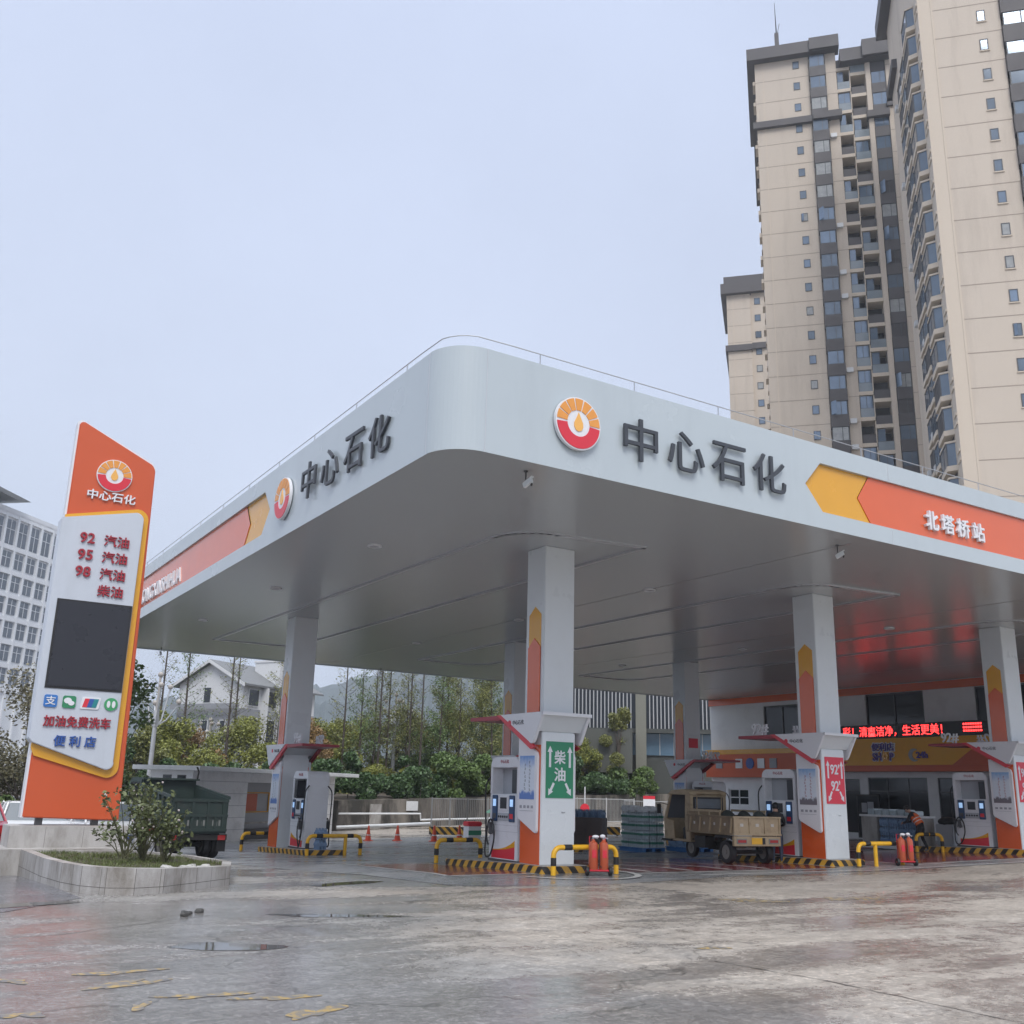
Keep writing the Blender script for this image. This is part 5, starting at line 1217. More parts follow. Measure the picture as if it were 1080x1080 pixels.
for s in (-1, 1):
    MB().box(min(s*.36, s*.68), max(s*.36, s*.68), -.056, -.038, .53, .66).build('lamp_frame', M['worn_mark'], tr)
    MB().box(min(s*.39, s*.65), max(s*.39, s*.65), -.066, -.05, .56, .63).build('tail_lamp', M['tail_red'], tr)
    wheels(tr, s*.60, .47, .30, .17)
    MB().prism([(.1, .62), (.12, .72), (.85, .72), (.9, .55), (.8, .65), (.2, .66)], 'x', min(s*.5, s*.74), max(s*.5, s*.74)).build('mudguard', M['truck_dark'], tr)
wheels(tr, 0, 3.0, .27, .13)
# rack rails above the bed
rk = MB()
for z in (1.34,): rk.box(-W-.01, -W+.03, .55, 2.1, z-.03, z+.03).box(W-.03, W+.01, .55, 2.1, z-.03, z+.03)
for y in (.57, 1.05, 1.55, 2.06): rk.box(-W, -W+.03, y, y+.03, 1.2, 1.33).box(W-.03, W, y, y+.03, 1.2, 1.33)
rk.tube([(-.42, 2.12, 1.25), (-.42, 2.12, 1.78), (.42, 2.12, 1.78), (.42, 2.12, 1.25)], .018, 6)
rk.build('bed_rail', M['tan'], tr)
MB().box(-.28, -.2, .2, 3.1, .42, .52).box(.2, .28, .2, 3.1, .42, .52).cyl((-.6, .47, .30), (.6, .47, .30), .05, n=8).box(-.3, .2, 1.2, 1.8, .3, .5).box(-.7, -.35, 1.35, 1.85, .35, .65).tube([(0, 3.0, .27), (0, 2.85, .9)], .04, 8).build('chassis', M['truck_dark'], tr)
# cab: rear panel with window, roof, open sides with pillars, front panel
cb = MB()
cb.box(-.62, -.5, 2.18, 2.22, .55, 1.75).box(.5, .62, 2.18, 2.22, .55, 1.75).box(-.5, .5, 2.18, 2.22, .55, 1.36).box(-.5, .5, 2.18, 2.22, 1.66, 1.75)
cb.prism([(2.14, 1.74), (2.2, 1.84), (2.5, 1.90), (3.1, 1.86), (3.32, 1.74)], 'x', -.64, .64)
for s in (-1, 1):
    x0, x1 = sorted((s*.62, s*.57))
    cb.prism([(2.16, .52), (2.40, .52), (2.46, 1.0), (2.42, 1.76), (2.16, 1.76)], 'x', x0, x1)
    cb.prism([(2.98, .50), (3.50, .50), (3.55, 1.05), (3.22, 1.76), (3.14, 1.76), (3.42, 1.06), (3.05, 1.0)], 'x', x0, x1)
cb.box(-.58, .58, 3.47, 3.54, .50, 1.08).box(-.6, .6, 2.2, 3.5, .46, .52)
cabo = cb.build('cab', M['tan'], tr, bevel=.012)
rw = MB().box(-.46, .46, 2.17, 2.19, 1.36, 1.66); 
MB().box(-.5, .5, 2.155, 2.178, 1.33, 1.38).box(-.5, .5, 2.155, 2.178, 1.64, 1.69).box(-.5, -.45, 2.155, 2.178, 1.38, 1.64).box(.45, .5, 2.155, 2.178, 1.38, 1.64).build('window_seal', M['black'], cabo)
M['glass_pale'] = mat('rear_glass', (.16, .18, .2), .08, 0, .3, 1., spec=.8)
rw.build('rear_window', M['glass_pale'], cabo)
quadbox(MB(), [(-.57, 3.46, 1.08), (.57, 3.46, 1.08), (.57, 3.19, 1.74), (-.57, 3.19, 1.74)], (0, .015, 0)).build('windscreen', M['glass_pale'], cabo)
MB().box(-.5, .5, 2.3, 2.75, .52, .85).box(-.5, .5, 2.25, 2.36, .85, 1.3).build('seat', M['black'], cabo, bevel=.03)
MB().tube([(0, 3.3, .9), (0, 3.12, 1.02)], .03, 8).tube([(.0+.18*math.cos(a), 3.1+.06*math.sin(a), 1.03+.16*math.sin(a)) for a in np.linspace(0, 6.3, 15)], .014, 6).build('steering_wheel', M['black'], cabo)
for s in (-1, 1):
    MB().tube([(s*.62, 3.3, 1.45), (s*.82, 3.42, 1.5), (s*.84, 3.42, 1.35)], .012, 6).obox((s*.86, 3.42, 1.33), .13, .03, .26, Matrix.Identity(3)).build('mirror', M['black'], cabo, bevel=.01)
MB().box(-.66, -.42, 3.1, 3.6, .44, .5).build('front_guard', M['truck_dark'], tr)
M['sack'] = mat('dark_sack', (.035, .042, .038), .6, 0, .4, 6., .5, 14.)
for i, (x, y, lb) in enumerate(((.10, 1.35, 'dark green bundle in the tricycle bed, closest to its cab'), (.35, .95, 'dark green bundle in the middle of the tricycle bed'), (.52, .5, 'dark green bundle in the tricycle bed, closest to the tailgate'))):
    b = MB().sphere((0, 0, .26), .27, 16, 10, (.9, .85, 1.15)); b.v = [(p[0]*(1+.10*math.sin(7*p[2]+i)), p[1]*(1+.1*math.cos(9*p[0])), max(0, p[2]+.03*math.sin(11*p[1]))) for p in b.v]
    o = b.build('cargo_bundle', M['sack'], None, smooth=True); a = R(-8)
    o.location = (20.62+x*math.cos(a)-y*math.sin(a), 20.2+x*math.sin(a)+y*math.cos(a), -.035+.785); tag(o, lb, 'bundle', 'bundles in the tricycle bed')

# parked cars behind the price sign
M['car_glass'] = mat('car_glass', (.10, .12, .14), .06, 0, .3, 1., spec=.9)
def car(u, v, rz, paint, label, suv=False):
    t = T('parked_car', label, 'car', (u, v, g(u, v)), rz, 'cars parked behind the price sign')
    h = 1.62 if suv else 1.44; W = .88
    lo = [(-2.2, .32), (2.2, .32), (2.25, .62), (2.1, .86), (1.0, .98), (-1.9, 1.0), (-2.25, .9), (-2.28, .6)]
    MB().prism(lo, 'y', -W, W).build('body', paint, t, bevel=.07, smooth=True, seg=3)
    bt = [(1.15, .95), (-2.0 if suv else -1.75, .95)]; tp = [(.35, h), (-1.85 if suv else -1.15, h)]
    b = MB(); y0, y1 = W-.04, W-.2
    b.add([(bt[0][0], -y0, .95), (bt[1][0], -y0, .95), (bt[1][0], y0, .95), (bt[0][0], y0, .95), (tp[0][0], -y1, h), (tp[1][0], -y1, h), (tp[1][0], y1, h), (tp[0][0], y1, h)], [(3, 2, 1, 0), (4, 5, 6, 7), (0, 1, 5, 4), (1, 2, 6, 5), (2, 3, 7, 6), (3, 0, 4, 7)])
    go = b.build('cabin', M['car_glass'], t, bevel=.04)
    MB().add([(tp[0][0]-.05, -y1-.015, h-.03), (tp[1][0]+.05, -y1-.015, h-.03), (tp[1][0]+.05, y1+.015, h-.03), (tp[0][0]-.05, y1+.015, h-.03), (tp[0][0]-.1, -y1+.08, h+.03), (tp[1][0]+.1, -y1+.08, h+.03), (tp[1][0]+.1, y1-.08, h+.03), (tp[0][0]-.1, y1-.08, h+.03)], [(3, 2, 1, 0), (4, 5, 6, 7), (0, 1, 5, 4), (1, 2, 6, 5), (2, 3, 7, 6), (3, 0, 4, 7)]).build('roof', paint, t, bevel=.02)
    pb = MB()
    for s in (-1, 1):
        for (xa, xb) in ((bt[0][0], tp[0][0]), (bt[1][0], tp[1][0]), (-.45, -.45)): pb.tube([(xa, s*(y0+.005), .95), (xb, s*(y1+.005), h)], .03, 6)
    blend_in(go, pb, paint)
    for sx in (-1, 1):
        for s in (-1, 1):
            x, y = sx*1.35, s*(W-.12)
            o = MB().wheel((x, y, .31), 'y', .31, .2, 22).build('wheel', M['black'], t, smooth=True)
            MB().cyl((x, y-.09, .31), (x, y+.09, .31), .19, n=16).build('rim', M['metal'], o)
    for s in (-1, 1):
        MB().box(-2.31, -2.2, min(s*.5, s*.84), max(s*.5, s*.84), .72, .88).build('tail_lamp', M['tail_red'], t, bevel=.02)
        MB().box(2.1, 2.24, min(s*.5, s*.82), max(s*.5, s*.82), .66, .78).build('headlight', M['char_white'], t, bevel=.02)
    MB().box(-2.32, -2.27, -.24, .24, .55, .68).build('number_plate', M['char_blue'], t)
M['car_red'] = mat('car_red', (.30, .012, .03), .2, .1, .04, coat=.6); M['car_white'] = mat('car_white', (.70, .71, .72), .2, 0, .03, coat=.6); M['car_dark'] = mat('car_maroon', (.06, .02, .022), .2, .1, .04, coat=.6)
car(2.4, 29.0, R(92), M['car_red'], 'dark red car at the left edge of the photo behind the stone plinth')
car(4.5, 32.5, R(88), M['car_white'], 'white car beside the dark red car, behind the foot of the price sign')
car(6.05, 30.9, R(96), M['car_white'], 'white car behind the right foot of the price sign, next to the bush')

# ------------------------------------------------------------------ people
M['skin'] = mat('skin', (.42, .25, .18), .5, 0, .06); M['hair'] = mat('black_hair', (.012, .011, .012), .5, 0, .3, 30.)
M['jacket_black'] = mat('black_jacket', (.015, .015, .018), .75, 0, .2, 9.); M['jeans'] = mat('blue_jeans', (.05, .065, .11), .8, 0, .2, 12.)
M['trousers'] = mat('dark_trousers', (.02, .02, .025), .8, 0, .2); M['vest'] = mat('orange_vest', (.72, .13, .02), .6, 0, .1); M['shoe_white'] = mat('white_shoe', (.62, .62, .62), .5); M['shoe_grey'] = mat('grey_shoe', (.25, .25, .25), .6)
def person(label, loc, rz, J, top, bottom, shoe, vest=None, sleeve=None):
    """J: joint name -> local position (x right, y forward, z up); one skinned continuous body"""
    t = T('person', label, 'person', loc, rz)
    rad = {'pelvis': .125, 'waist': .115, 'chest': .135, 'neck': .055, 'skull': .075, 'crown': .085}
    V, Rr, Ed, K = [], [], [], {}
    def node(k, p, r): K[k] = len(V); V.append(Vector(p)); Rr.append(r); return K[k]
    def seg(a, b_): Ed.append((K[a], K[b_]))
    for k in ('pelvis', 'waist', 'chest', 'neck'): node(k, J[k], rad[k])
    hd = Vector(J['head']); nk = Vector(J['neck']); ax = (hd-nk).normalized()
    node('skull', hd-ax*.03, .078); node('crown', hd+ax*.06, .082)
    for a, b_ in (('pelvis', 'waist'), ('waist', 'chest'), ('chest', 'neck'), ('neck', 'skull'), ('skull', 'crown')): seg(a, b_)
    reg = {}
    for s in ('l', 'r'):
        node('sh'+s, J['sh'+s], .072); node('el'+s, J['el'+s], .047); node('wr'+s, J['wr'+s], .03)
        w0 = Vector(J['wr'+s]); d = (w0-Vector(J['el'+s])).normalized(); node('palm'+s, w0+d*.07, .032)
        seg('chest', 'sh'+s); seg('sh'+s, 'el'+s); seg('el'+s, 'wr'+s); seg('wr'+s, 'palm'+s)
        node('hip'+s, J['hip'+s], .098); node('kn'+s, J['kn'+s], .066); node('an'+s, J['an'+s], .044); node('toe'+s, J['toe'+s], .036)
        seg('pelvis', 'hip'+s); seg('hip'+s, 'kn'+s); seg('kn'+s, 'an'+s); seg('an'+s, 'toe'+s)
        sd_ = d.cross(Vector((0, 1, 0))); sd_ = sd_.normalized() if sd_.length > .1 else Vector((1, 0, 0)); cu = d.cross(sd_).normalized()
        for q in range(4):
            base = w0+d*.10+sd_*(q-1.5)*.02; L1 = (.032, .036, .034, .026)[q]
            a1 = node(f'f{s}{q}a', base, .010); Ed.append((K['palm'+s], a1)); a2 = node(f'f{s}{q}b', base+d*L1+cu*.006, .009); Ed.append((a1, a2)); a3 = node(f'f{s}{q}c', base+d*(L1*1.7)+cu*.022, .008); Ed.append((a2, a3))
        b0 = node(f'th{s}a', w0+d*.05+sd_*.042, .011); Ed.append((K['palm'+s], b0)); b1 = node(f'th{s}b', w0+d*.085+sd_*.062+cu*.01, .009); Ed.append((b0, b1))
    me = bpy.data.meshes.new('body'); me.from_pydata(V, Ed, []); o = bpy.data.objects.new('body', me); COL.objects.link(o)
    md = o.modifiers.new('skin', 'SKIN'); md.use_smooth_shade = True; sv = me.skin_vertices[0].data
    for i, r in enumerate(Rr): sv[i].radius = (r, r)
    sv[0].use_root = True
    for k, (a, b_) in {'pelvis': (.15, .105), 'waist': (.135, .095), 'chest': (.165, .11)}.items(): sv[K[k]].radius = (a, b_)
    ss = o.modifiers.new('sub', 'SUBSURF'); ss.levels = ss.render_levels = 1
    dg = bpy.context.evaluated_depsgraph_get(); dg.update()
    m2 = bpy.data.meshes.new_from_object(o.evaluated_get(dg)); bpy.data.objects.remove(o)
    body = link('body', m2, None, t)
    for m_ in (M['skin'], top, bottom, shoe): m2.materials.append(m_)
    names = list(K); P = np.array([V[K[n_]] for n_ in names])
    segs = [(a, b_) for a, b_ in Ed]; A = np.array([V[a] for a, _ in segs]); B = np.array([V[b_] for _, b_ in segs]); nm = {v_: k for k, v_ in K.items()}
    def regn(a, b_):
        x, y = nm[a], nm[b_]; s = x+y
        if 'toe' in y: return 3
        if any(q in y for q in ('hip', 'kn', 'an')): return 2
        if x == 'pelvis' : return 1
        if 'skull' in y or 'crown' in y: return 0
        if 'palm' in y or x.startswith(('f', 'th', 'palm')): return 0
        return 1
    rg = np.array([regn(a, b_) for a, b_ in segs])
    for f in m2.polygons:
        c = np.array(f.center); ab = B-A; tt = np.clip(((c-A)*ab).sum(1)/np.maximum((ab*ab).sum(1), 1e-9), 0, 1); dd = ((A+ab*tt[:, None]-c)**2).sum(1); f.material_index = int(rg[dd.argmin()]); f.use_smooth = True
    # head details: face forward +y before head tilt
    fw = Vector(J.get('look', (0, 1, 0))).normalized(); rt = fw.cross(ax).normalized(); fw = ax.cross(rt).normalized(); Mh = Matrix((rt, fw, ax)).transposed()
    def hp(x, y, z): return hd + Mh @ Vector((x, y, z))
    hr = MB().sphere((0, 0, 0), .112, 16, 10, (.86, 1.0, 1.0)); hr.v = [tuple(hp(x, y-.018, max(z, -.075 if y < .02 else .035)+.03)) for x, y, z in hr.v]; hr.build('hair', M['hair'], t, smooth=True)
    hb = MB().obox(hp(0, .085, 0), .024, .035, .045, Mh)
    for s in (-1, 1): hb.obox(hp(s*.082, -.005, .0), .018, .032, .055, Mh)
    hb.build('nose_and_ears', M['skin'], t, bevel=.006)
    ey = MB()
    for s in (-1, 1): ey.sphere(tuple(hp(s*.032, .076, .022)), .011, 8, 6)
    ey.box(*sum([[c-.012, c+.012] for c in hp(0, .08, -.045)], [])[:6]) if False else ey.obox(hp(0, .078, -.045), .04, .012, .008, Mh)
    ey.build('eyes_and_mouth', M['black'], t)
    if vest:
        ch, wa, pe, nk_ = (Vector(J[k]) for k in ('chest', 'waist', 'pelvis', 'neck'))
        b = MB(); prof = [(pe+(wa-pe)*.3, .178, .135), (wa, .175, .13), ((wa+ch)/2, .185, .14), (ch, .195, .145), (ch+(nk_-ch)*.45, .15, .12)]
        vs = []; n = 18; up = (ch-pe).normalized(); r0 = Vector((1, 0, 0)); f0 = up.cross(r0)*-1
        for p, a, c in prof:
            for j in range(n): th = 2*math.pi*j/n; vs.append(p+r0*a*math.cos(th)+f0*c*math.sin(th))
        fs = [(i*n+j, i*n+(j+1) % n, (i+1)*n+(j+1) % n, (i+1)*n+j) for i in range(len(prof)-1) for j in range(n)]
        b.add(vs, fs); b.build('vest', vest, t, smooth=True)
        rb3 = MB()
        for p, a, c in (prof[1], prof[2]):
            pts = [p+r0*(a+.006)*math.cos(2*math.pi*j/24)+f0*(c+.006)*math.sin(2*math.pi*j/24) for j in range(25)]; rb3.tube(pts, .014, 5)
        rb3.build('reflective_band', M['char_white'], t, smooth=True)
    return t
S1 = 1.0
J1 = dict(pelvis=(0, 0, .84), waist=(0, .0, .97), chest=(0, .02, 1.16), neck=(0, .02, 1.34), head=(.0, .05, 1.46), shl=(-.17, .01, 1.25), shr=(.17, .01, 1.25), ell=(-.24, -.02, 1.0), elr=(.22, .08, 1.02), wrl=(-.22, .10, .80), wrr=(.12, .27, .98),
          hipl=(-.09, 0, .80), hipr=(.09, 0, .80), knl=(-.10, .04, .44), knr=(.11, .02, .44), anl=(-.11, .0, .08), anr=(.12, -.02, .08), toel=(-.13, .15, .035), toer=(.15, .13, .035), look=(-.2, 1, -.15))
person('person in a black jacket and jeans standing behind the tricycle, facing the pump', (21.78, 20.6, g(21.78, 20.6)), R(-55), J1, M['jacket_black'], M['jeans'], M['shoe_white'])
J2 = dict(pelvis=(0, -.08, .82), waist=(0, .0, .95), chest=(0, .13, 1.10), neck=(0, .25, 1.24), head=(.0, .36, 1.33), shl=(-.17, .17, 1.18), shr=(.17, .17, 1.18), ell=(-.22, .28, .95), elr=(.22, .30, .96), wrl=(-.12, .47, .90), wrr=(.12, .48, .92),
          hipl=(-.09, -.08, .79), hipr=(.09, -.08, .79), knl=(-.10, .06, .44), knr=(.11, -.04, .43), anl=(-.11, .10, .08), anr=(.12, -.22, .08), toel=(-.12, .26, .035), toer=(.14, -.07, .035), look=(0, 1, -.5))
person('person in an orange reflective vest bending over beside the shop counter', (30.55, 22.5, g(30.55, 22.5)), R(10), J2, M['trousers'], M['trousers'], M['shoe_grey'], vest=M['vest'])
# ------------------------------------------------------------------ foliage helpers
def leaf_mesh(pts, size, aspect=.55, seed=0, up=.35, jit=.4):
    r = np.random.default_rng(seed); n = len(pts)
    a = r.normal(size=(n, 3)); a[:, 2] *= .7; a /= np.linalg.norm(a, axis=1)[:, None]
    b = r.normal(size=(n, 3)); b[:, 2] += up; b -= (b*a).sum(1)[:, None]*a; b /= np.linalg.norm(b, axis=1)[:, None]+1e-9
    s = size*(1+r.uniform(-jit, jit, n))[:, None]
    q = np.stack([pts-a*s, pts-b*s*aspect, pts+a*s, pts+b*s*aspect], 1).reshape(-1, 3)
    me = bpy.data.meshes.new('leaves'); me.vertices.add(4*n); me.vertices.foreach_set('co', q.astype(np.float32).reshape(-1))
    me.loops.add(4*n); me.loops.foreach_set('vertex_index', np.arange(4*n, dtype=np.int32)); me.polygons.add(n)
    me.polygons.foreach_set('loop_start', np.arange(0, 4*n, 4, dtype=np.int32))
    try: me.polygons.foreach_set('loop_total', np.full(n, 4, dtype=np.int32))
    except Exception: pass
    me.update(calc_edges=True); me.validate(); return me
def clump_pts(clumps, n, r, flat=.8, shell=.45):
    """points spread through clumps (x,y,z,rad)"""
    c = np.array(clumps); w_ = c[:, 3]**2; k = r.choice(len(c), n, p=w_/w_.sum())
    d = r.normal(size=(n, 3)); d /= np.linalg.norm(d, axis=1)[:, None]; rad = (shell+(1-shell)*r.random(n)**.6)[:, None]
    d[:, 2] *= flat
    return c[k, :3]+d*rad*c[k, 3:4]
def leafmat(name, c, var=.45, rough=.5):
    m = mat(name, c, rough, 0, var, 1.2, island=.65); b = m.node_tree.nodes['Principled BSDF']
    try: b.inputs['Subsurface Weight'].default_value = 0
    except Exception: pass
    return m
M['leaf_yg'] = leafmat('leaf_yellow_green', (.215, .23, .05)); M['leaf_olive'] = leafmat('leaf_olive', (.19, .20, .06)); M['leaf_green'] = leafmat('leaf_mid_green', (.11, .17, .05))
M['leaf_dark'] = leafmat('leaf_dark_green', (.06, .11, .038), .6); M['leaf_rust'] = leafmat('leaf_rust', (.24, .15, .055)); M['leaf_grey'] = leafmat('leaf_grey_olive', (.135, .125, .07))
M['bark'] = mat('bark', (.075, .06, .05), .85, 0, .3, 8., .6, 20.); M['bark_grey'] = mat('bark_grey', (.16, .15, .14), .85, 0, .25, 6.)
def terr(u, v):                      # terrace height behind the wall
    return .75+.022*(u-22)+.03*max(0, v-(56+.45*(u-20)))
def slim_tree(u, v, h, label, seed, leaves=0, lm='leaf_olive', group='tall slender conifers behind the hedge', z=None, crown=1.):
    r = np.random.default_rng(seed); z0 = terr(u, v) if z is None else z
    t = T('slender_tree', label, 'tree', (u, v, z0), r.uniform(0, 6), group)
    lean = r.uniform(-.25, .25, 2); b = MB()
    def ax(k): return Vector((lean[0]*k*k, lean[1]*k*k, h*k))
    b.tube([ax(k) for k in np.linspace(0, 1, 8)], [.09*(1-k)**.8+.012 for k in np.linspace(0, 1, 8)], 7)
    b.build('trunk', M['bark'], t, smooth=True)
    br = MB(); pts = []
    nb = 46
    for i in range(nb):
        k = .22+.76*i/nb; p = ax(k); a = r.uniform(0, 6.283); L0 = (1.9*(1-k)**.75+.22)*r.uniform(.65, 1.1)*crown
        d = Vector((math.cos(a), math.sin(a), r.uniform(.55, 1.0))); e = p+d*L0; m_ = p+d*L0*.5+Vector((0, 0, -.04*L0))
        br.tube([p, m_, e], [.018*(1-k)+.008, .009, .004], 4, cap=False)
        for q in range(4):
            f = r.uniform(.3, .95); o_ = p.lerp(e, f); d2 = Vector((r.normal(), r.normal(), r.uniform(.1, 1))).normalized(); br.tube([o_, o_+d2*L0*.3], [.005, .003], 3, cap=False)
        if leaves:
            n = max(3, int(leaves*L0/nb*2.2)); f = r.uniform(.25, 1.05, n)[:, None]
            pts.append(np.array(p)+(np.array(e)-np.array(p))*f+r.normal(size=(n, 3))*.16*crown)
    br.build('branches', M['bark'], t)
    if leaves: link('crown', leaf_mesh(np.concatenate(pts), .075, .45, seed), M[lm], t)
    return t
def round_tree(u, v, h, w_, label, seed, lm='leaf_yg', n=2600, group='small yellow green trees behind the hedge', z=None, leaf=.12, low=.25, name='broadleaf_tree'):
    r = np.random.default_rng(seed); z0 = terr(u, v) if z is None else z
    t = T(name, label, 'tree', (u, v, z0), 0, group)
    cl_ = []; b = MB(); b.tube([(0, 0, 0), (.05, .03, h*.25), (0, .05, h*.5), (.08, 0, h*.8)], [.10, .08, .06, .02], 7)
    for i in range(13):
        k = r.uniform(low, 1.0); a = r.uniform(0, 6.283); rr_ = w_*(1-.75*(abs(k-.5)*1.6)**1.5)*r.uniform(.25, .95)
        c = Vector((rr_*math.cos(a), rr_*math.sin(a), h*k*.93)); cl_.append((*c, r.uniform(.22, .48)*w_))
        b.tube([(0, 0, h*k*.45), (c.x*.5, c.y*.5, h*k*.7), tuple(c)], [.045, .025, .008], 5, cap=False)
    b.build('trunk', M['bark'], t)
    link('crown', leaf_mesh(clump_pts(cl_, n, r, .9, .2), leaf, .6, seed), M[lm], t)
    return t
WHERE = ['left of the street lamp', 'in front of the grey house', 'behind the wash building', 'by the left columns', 'in the gap between the columns']
slims = [(31.8, 71.2, 9.6, 420, 'leafy slender conifer right of the lone bare one'), (33.6, 72.6, 10.6, 380, 'tall leafy conifer between two bare ones right of the lone conifer'), (36.3, 72.4, 9.8, 520, 'leafy conifer at the pale street lamp among the conifers'), (37.6, 69.5, 10.4, 560, 'leafy conifer standing left of the full leafy pair'), (39.4, 69.6, 9.2, 420, 'short leafy conifer inside the full leafy pair'), (41.1, 67.5, 9.9, 560, 'leafy conifer touching the top of the diesel dispenser'),  # positions from image pixels; trees, hedges and lamps then scaled about the camera
         (18.0, 68.4, 12.8, 260, 'leafy slender conifer in front of the white house gable'), (15.9, 66.4, 12.2, 0, 'bare slender conifer just right of the street lamp beside the sign'),
         (21.4, 70.0, 13.4, 0, 'bare slender conifer before the white house wall'), (22.9, 73.4, 12.8, 0, 'thin bare conifer at the corner of the white house'), (25.4, 71.2, 10.5, 300, 'leafy slender conifer touching the far left column'),
         (30.7, 71.8, 12.7, 0, 'lone bare conifer just right of the far left column'), (33.1, 70.7, 13.7, 0, 'bare straight conifer right of the lone one'), (34.7, 72.6, 11.7, 520, 'leafy slender conifer beside the pale street lamp trunk'),
         (35.7, 70.8, 13.4, 0, 'bare conifer leaning beside the pale street lamp'), (35.9, 69.3, 13.4, 0, 'bare conifer left of the two leafy conifers'), (39.3, 71.3, 12.7, 1500, 'full leafy conifer, left one of the pair beside the diesel dispenser'),
         (41.0, 68.9, 12.0, 1000, 'full leafy conifer, thin middle one beside the diesel dispenser'), (42.2, 70.6, 12.2, 1600, 'full leafy conifer, right one of the pair beside the diesel dispenser'), (45.1, 70.5, 11.6, 0, 'bare conifer right behind the diesel dispenser')]
for i, (u, v, h, lv, lb) in enumerate(slims): slim_tree(u, v, h, lb, 100+i, lv*2 if lv else (230 if i % 3 else 110), 'leaf_olive' if i % 3 else 'leaf_green', crown=1.25 if lv > 900 else 1.)
gts = [(14.0, 61.9, 5.1, 2.0, 'leaf_olive', 'olive bushy tree just right of the price sign'), (16.5, 66.2, 5.9, 2.4, 'leaf_yg', 'yellow green tree below the street lamp'), (19.6, 70.5, 6.3, 2.6, 'leaf_rust', 'rust tinged tree below the house gable'),
       (22.4, 72.2, 6.3, 2.7, 'leaf_yg', 'bright yellow green tree before the house corner'), (24.8, 67.6, 5.6, 2.2, 'leaf_yg', 'yellow green tree left of the far left column'), (26.7, 71.0, 6.6, 2.4, 'leaf_rust', 'reddish olive tree behind the far left column'),
       (30.7, 74.4, 6.0, 2.3, 'leaf_yg', 'yellow green tree right of the far left column'), (33.7, 75.8, 6.8, 2.8, 'leaf_yg', 'broad yellow green tree under the ridge'), (37.5, 76.7, 7.3, 2.8, 'leaf_olive', 'olive tree among the bare conifers'),
       (39.3, 74.4, 6.3, 2.4, 'leaf_green', 'green tree below the leafy conifer pair'), (43.1, 76.5, 7.6, 2.9, 'leaf_yg', 'yellow tipped tree between the leafy conifers'), (44.9, 73.2, 6.3, 2.7, 'leaf_green', 'green tree left of the diesel dispenser top'),
       (48.6, 76.1, 7.8, 2.9, 'leaf_olive', 'olive tree right behind the diesel column'), (54.9, 75.0, 7.1, 2.0, 'leaf_yg', 'yellow green shrub tree before the finned building'), (52.5, 77.0, 6.8, 2.2, 'leaf_green', 'green tree at the foot of the finned building'),
       (58.8, 74.4, 9.0, 1.6, 'leaf_olive', 'narrow olive tree before the pale pier of the finned building')]
for i, (u, v, h, w_, lm, lb) in enumerate(gts): round_tree(u, v, h*(.78 if u < 28 else .88), w_*(.95 if u < 28 else 1.05), lb, 200+i, lm, 9000, leaf=.085)
# evergreen hedges on the wall
def hedge(pts, depth, h, label, seed, n, lm='leaf_dark', z=None, leaf=.14, var=.5, name='hedge'):
    r = np.random.default_rng(seed); t = T(name, label, 'hedge', (pts[0][0], pts[0][1], 0), 0); cl_ = []
    L0 = sum(math.hypot(b_[0]-a[0], b_[1]-a[1]) for a, b_ in zip(pts[:-1], pts[1:]))
    for a, b_ in zip(pts[:-1], pts[1:]):
        d = Vector((b_[0]-a[0], b_[1]-a[1])); L1 = d.length; d.normalize(); nn_ = Vector((-d.y, d.x)); k = int(L1*2.6)
        for i in range(k):
            p = Vector(a)+d*L1*(i+r.random())/k+nn_*r.uniform(-.25, depth); zb = terr(p.x, p.y) if z is None else z
            hh = h*(1+r.uniform(-var, .22)*1.); f = r.random()
            cl_.append((p.x-pts[0][0], p.y-pts[0][1], zb+.05+hh*f*.9, r.uniform(.42, .95)))
    c = np.array(cl_); m_ = leaf_mesh(clump_pts(cl_, n, r, .8, .35), leaf, .6, seed, up=.8); link('foliage', m_, M[lm], t)
    st = MB()
    for i in range(0, len(cl_), 3): x, y, zz, q = cl_[i]; zb = terr(x+pts[0][0], y+pts[0][1]) if z is None else z; st.tube([(x, y, zb-.1), (x+.1, y, zz)], [.03, .01], 5, cap=False)
    st.build('stems', M['bark'], t)
hedge([(10.5, 56.8), (18, 60.5), (25.2, 60.3), (36.1, 64.9)], 2.8, 2.6, 'long dark green hedge on the retaining wall behind the wash building', 300, 46000, 'leaf_dark', leaf=.105)
hedge([(36.0, 64.6), (49, 70.6)], 3.0, 3.4, 'dark green hedge on the wall left of the diesel column', 301, 30000, 'leaf_green', leaf=.105)
hedge([(47, 69.4), (59.2, 73.8)], 3.8, 5.0, 'tall dark evergreen shrubs on the wall in front of the finned building', 302, 40000, 'leaf_dark', leaf=.13)
hedge([(57.5, 73.0), (66, 76)], 3.0, 2.9, 'paler green shrubs on the wall left of the shop corner', 303, 14000, 'leaf_green', leaf=.13)
hedge([(24.4, 66.5), (37.8, 71.4), (49.4, 73.2)], 4.8, 2.8, 'loose yellow green undergrowth below the bare conifers', 304, 36000, 'leaf_yg', leaf=.085)
hedge([(11.0, 60.5), (24.4, 67)], 4.8, 2.8, 'loose yellow green undergrowth below the white house', 305, 22000, 'leaf_yg', leaf=.085)
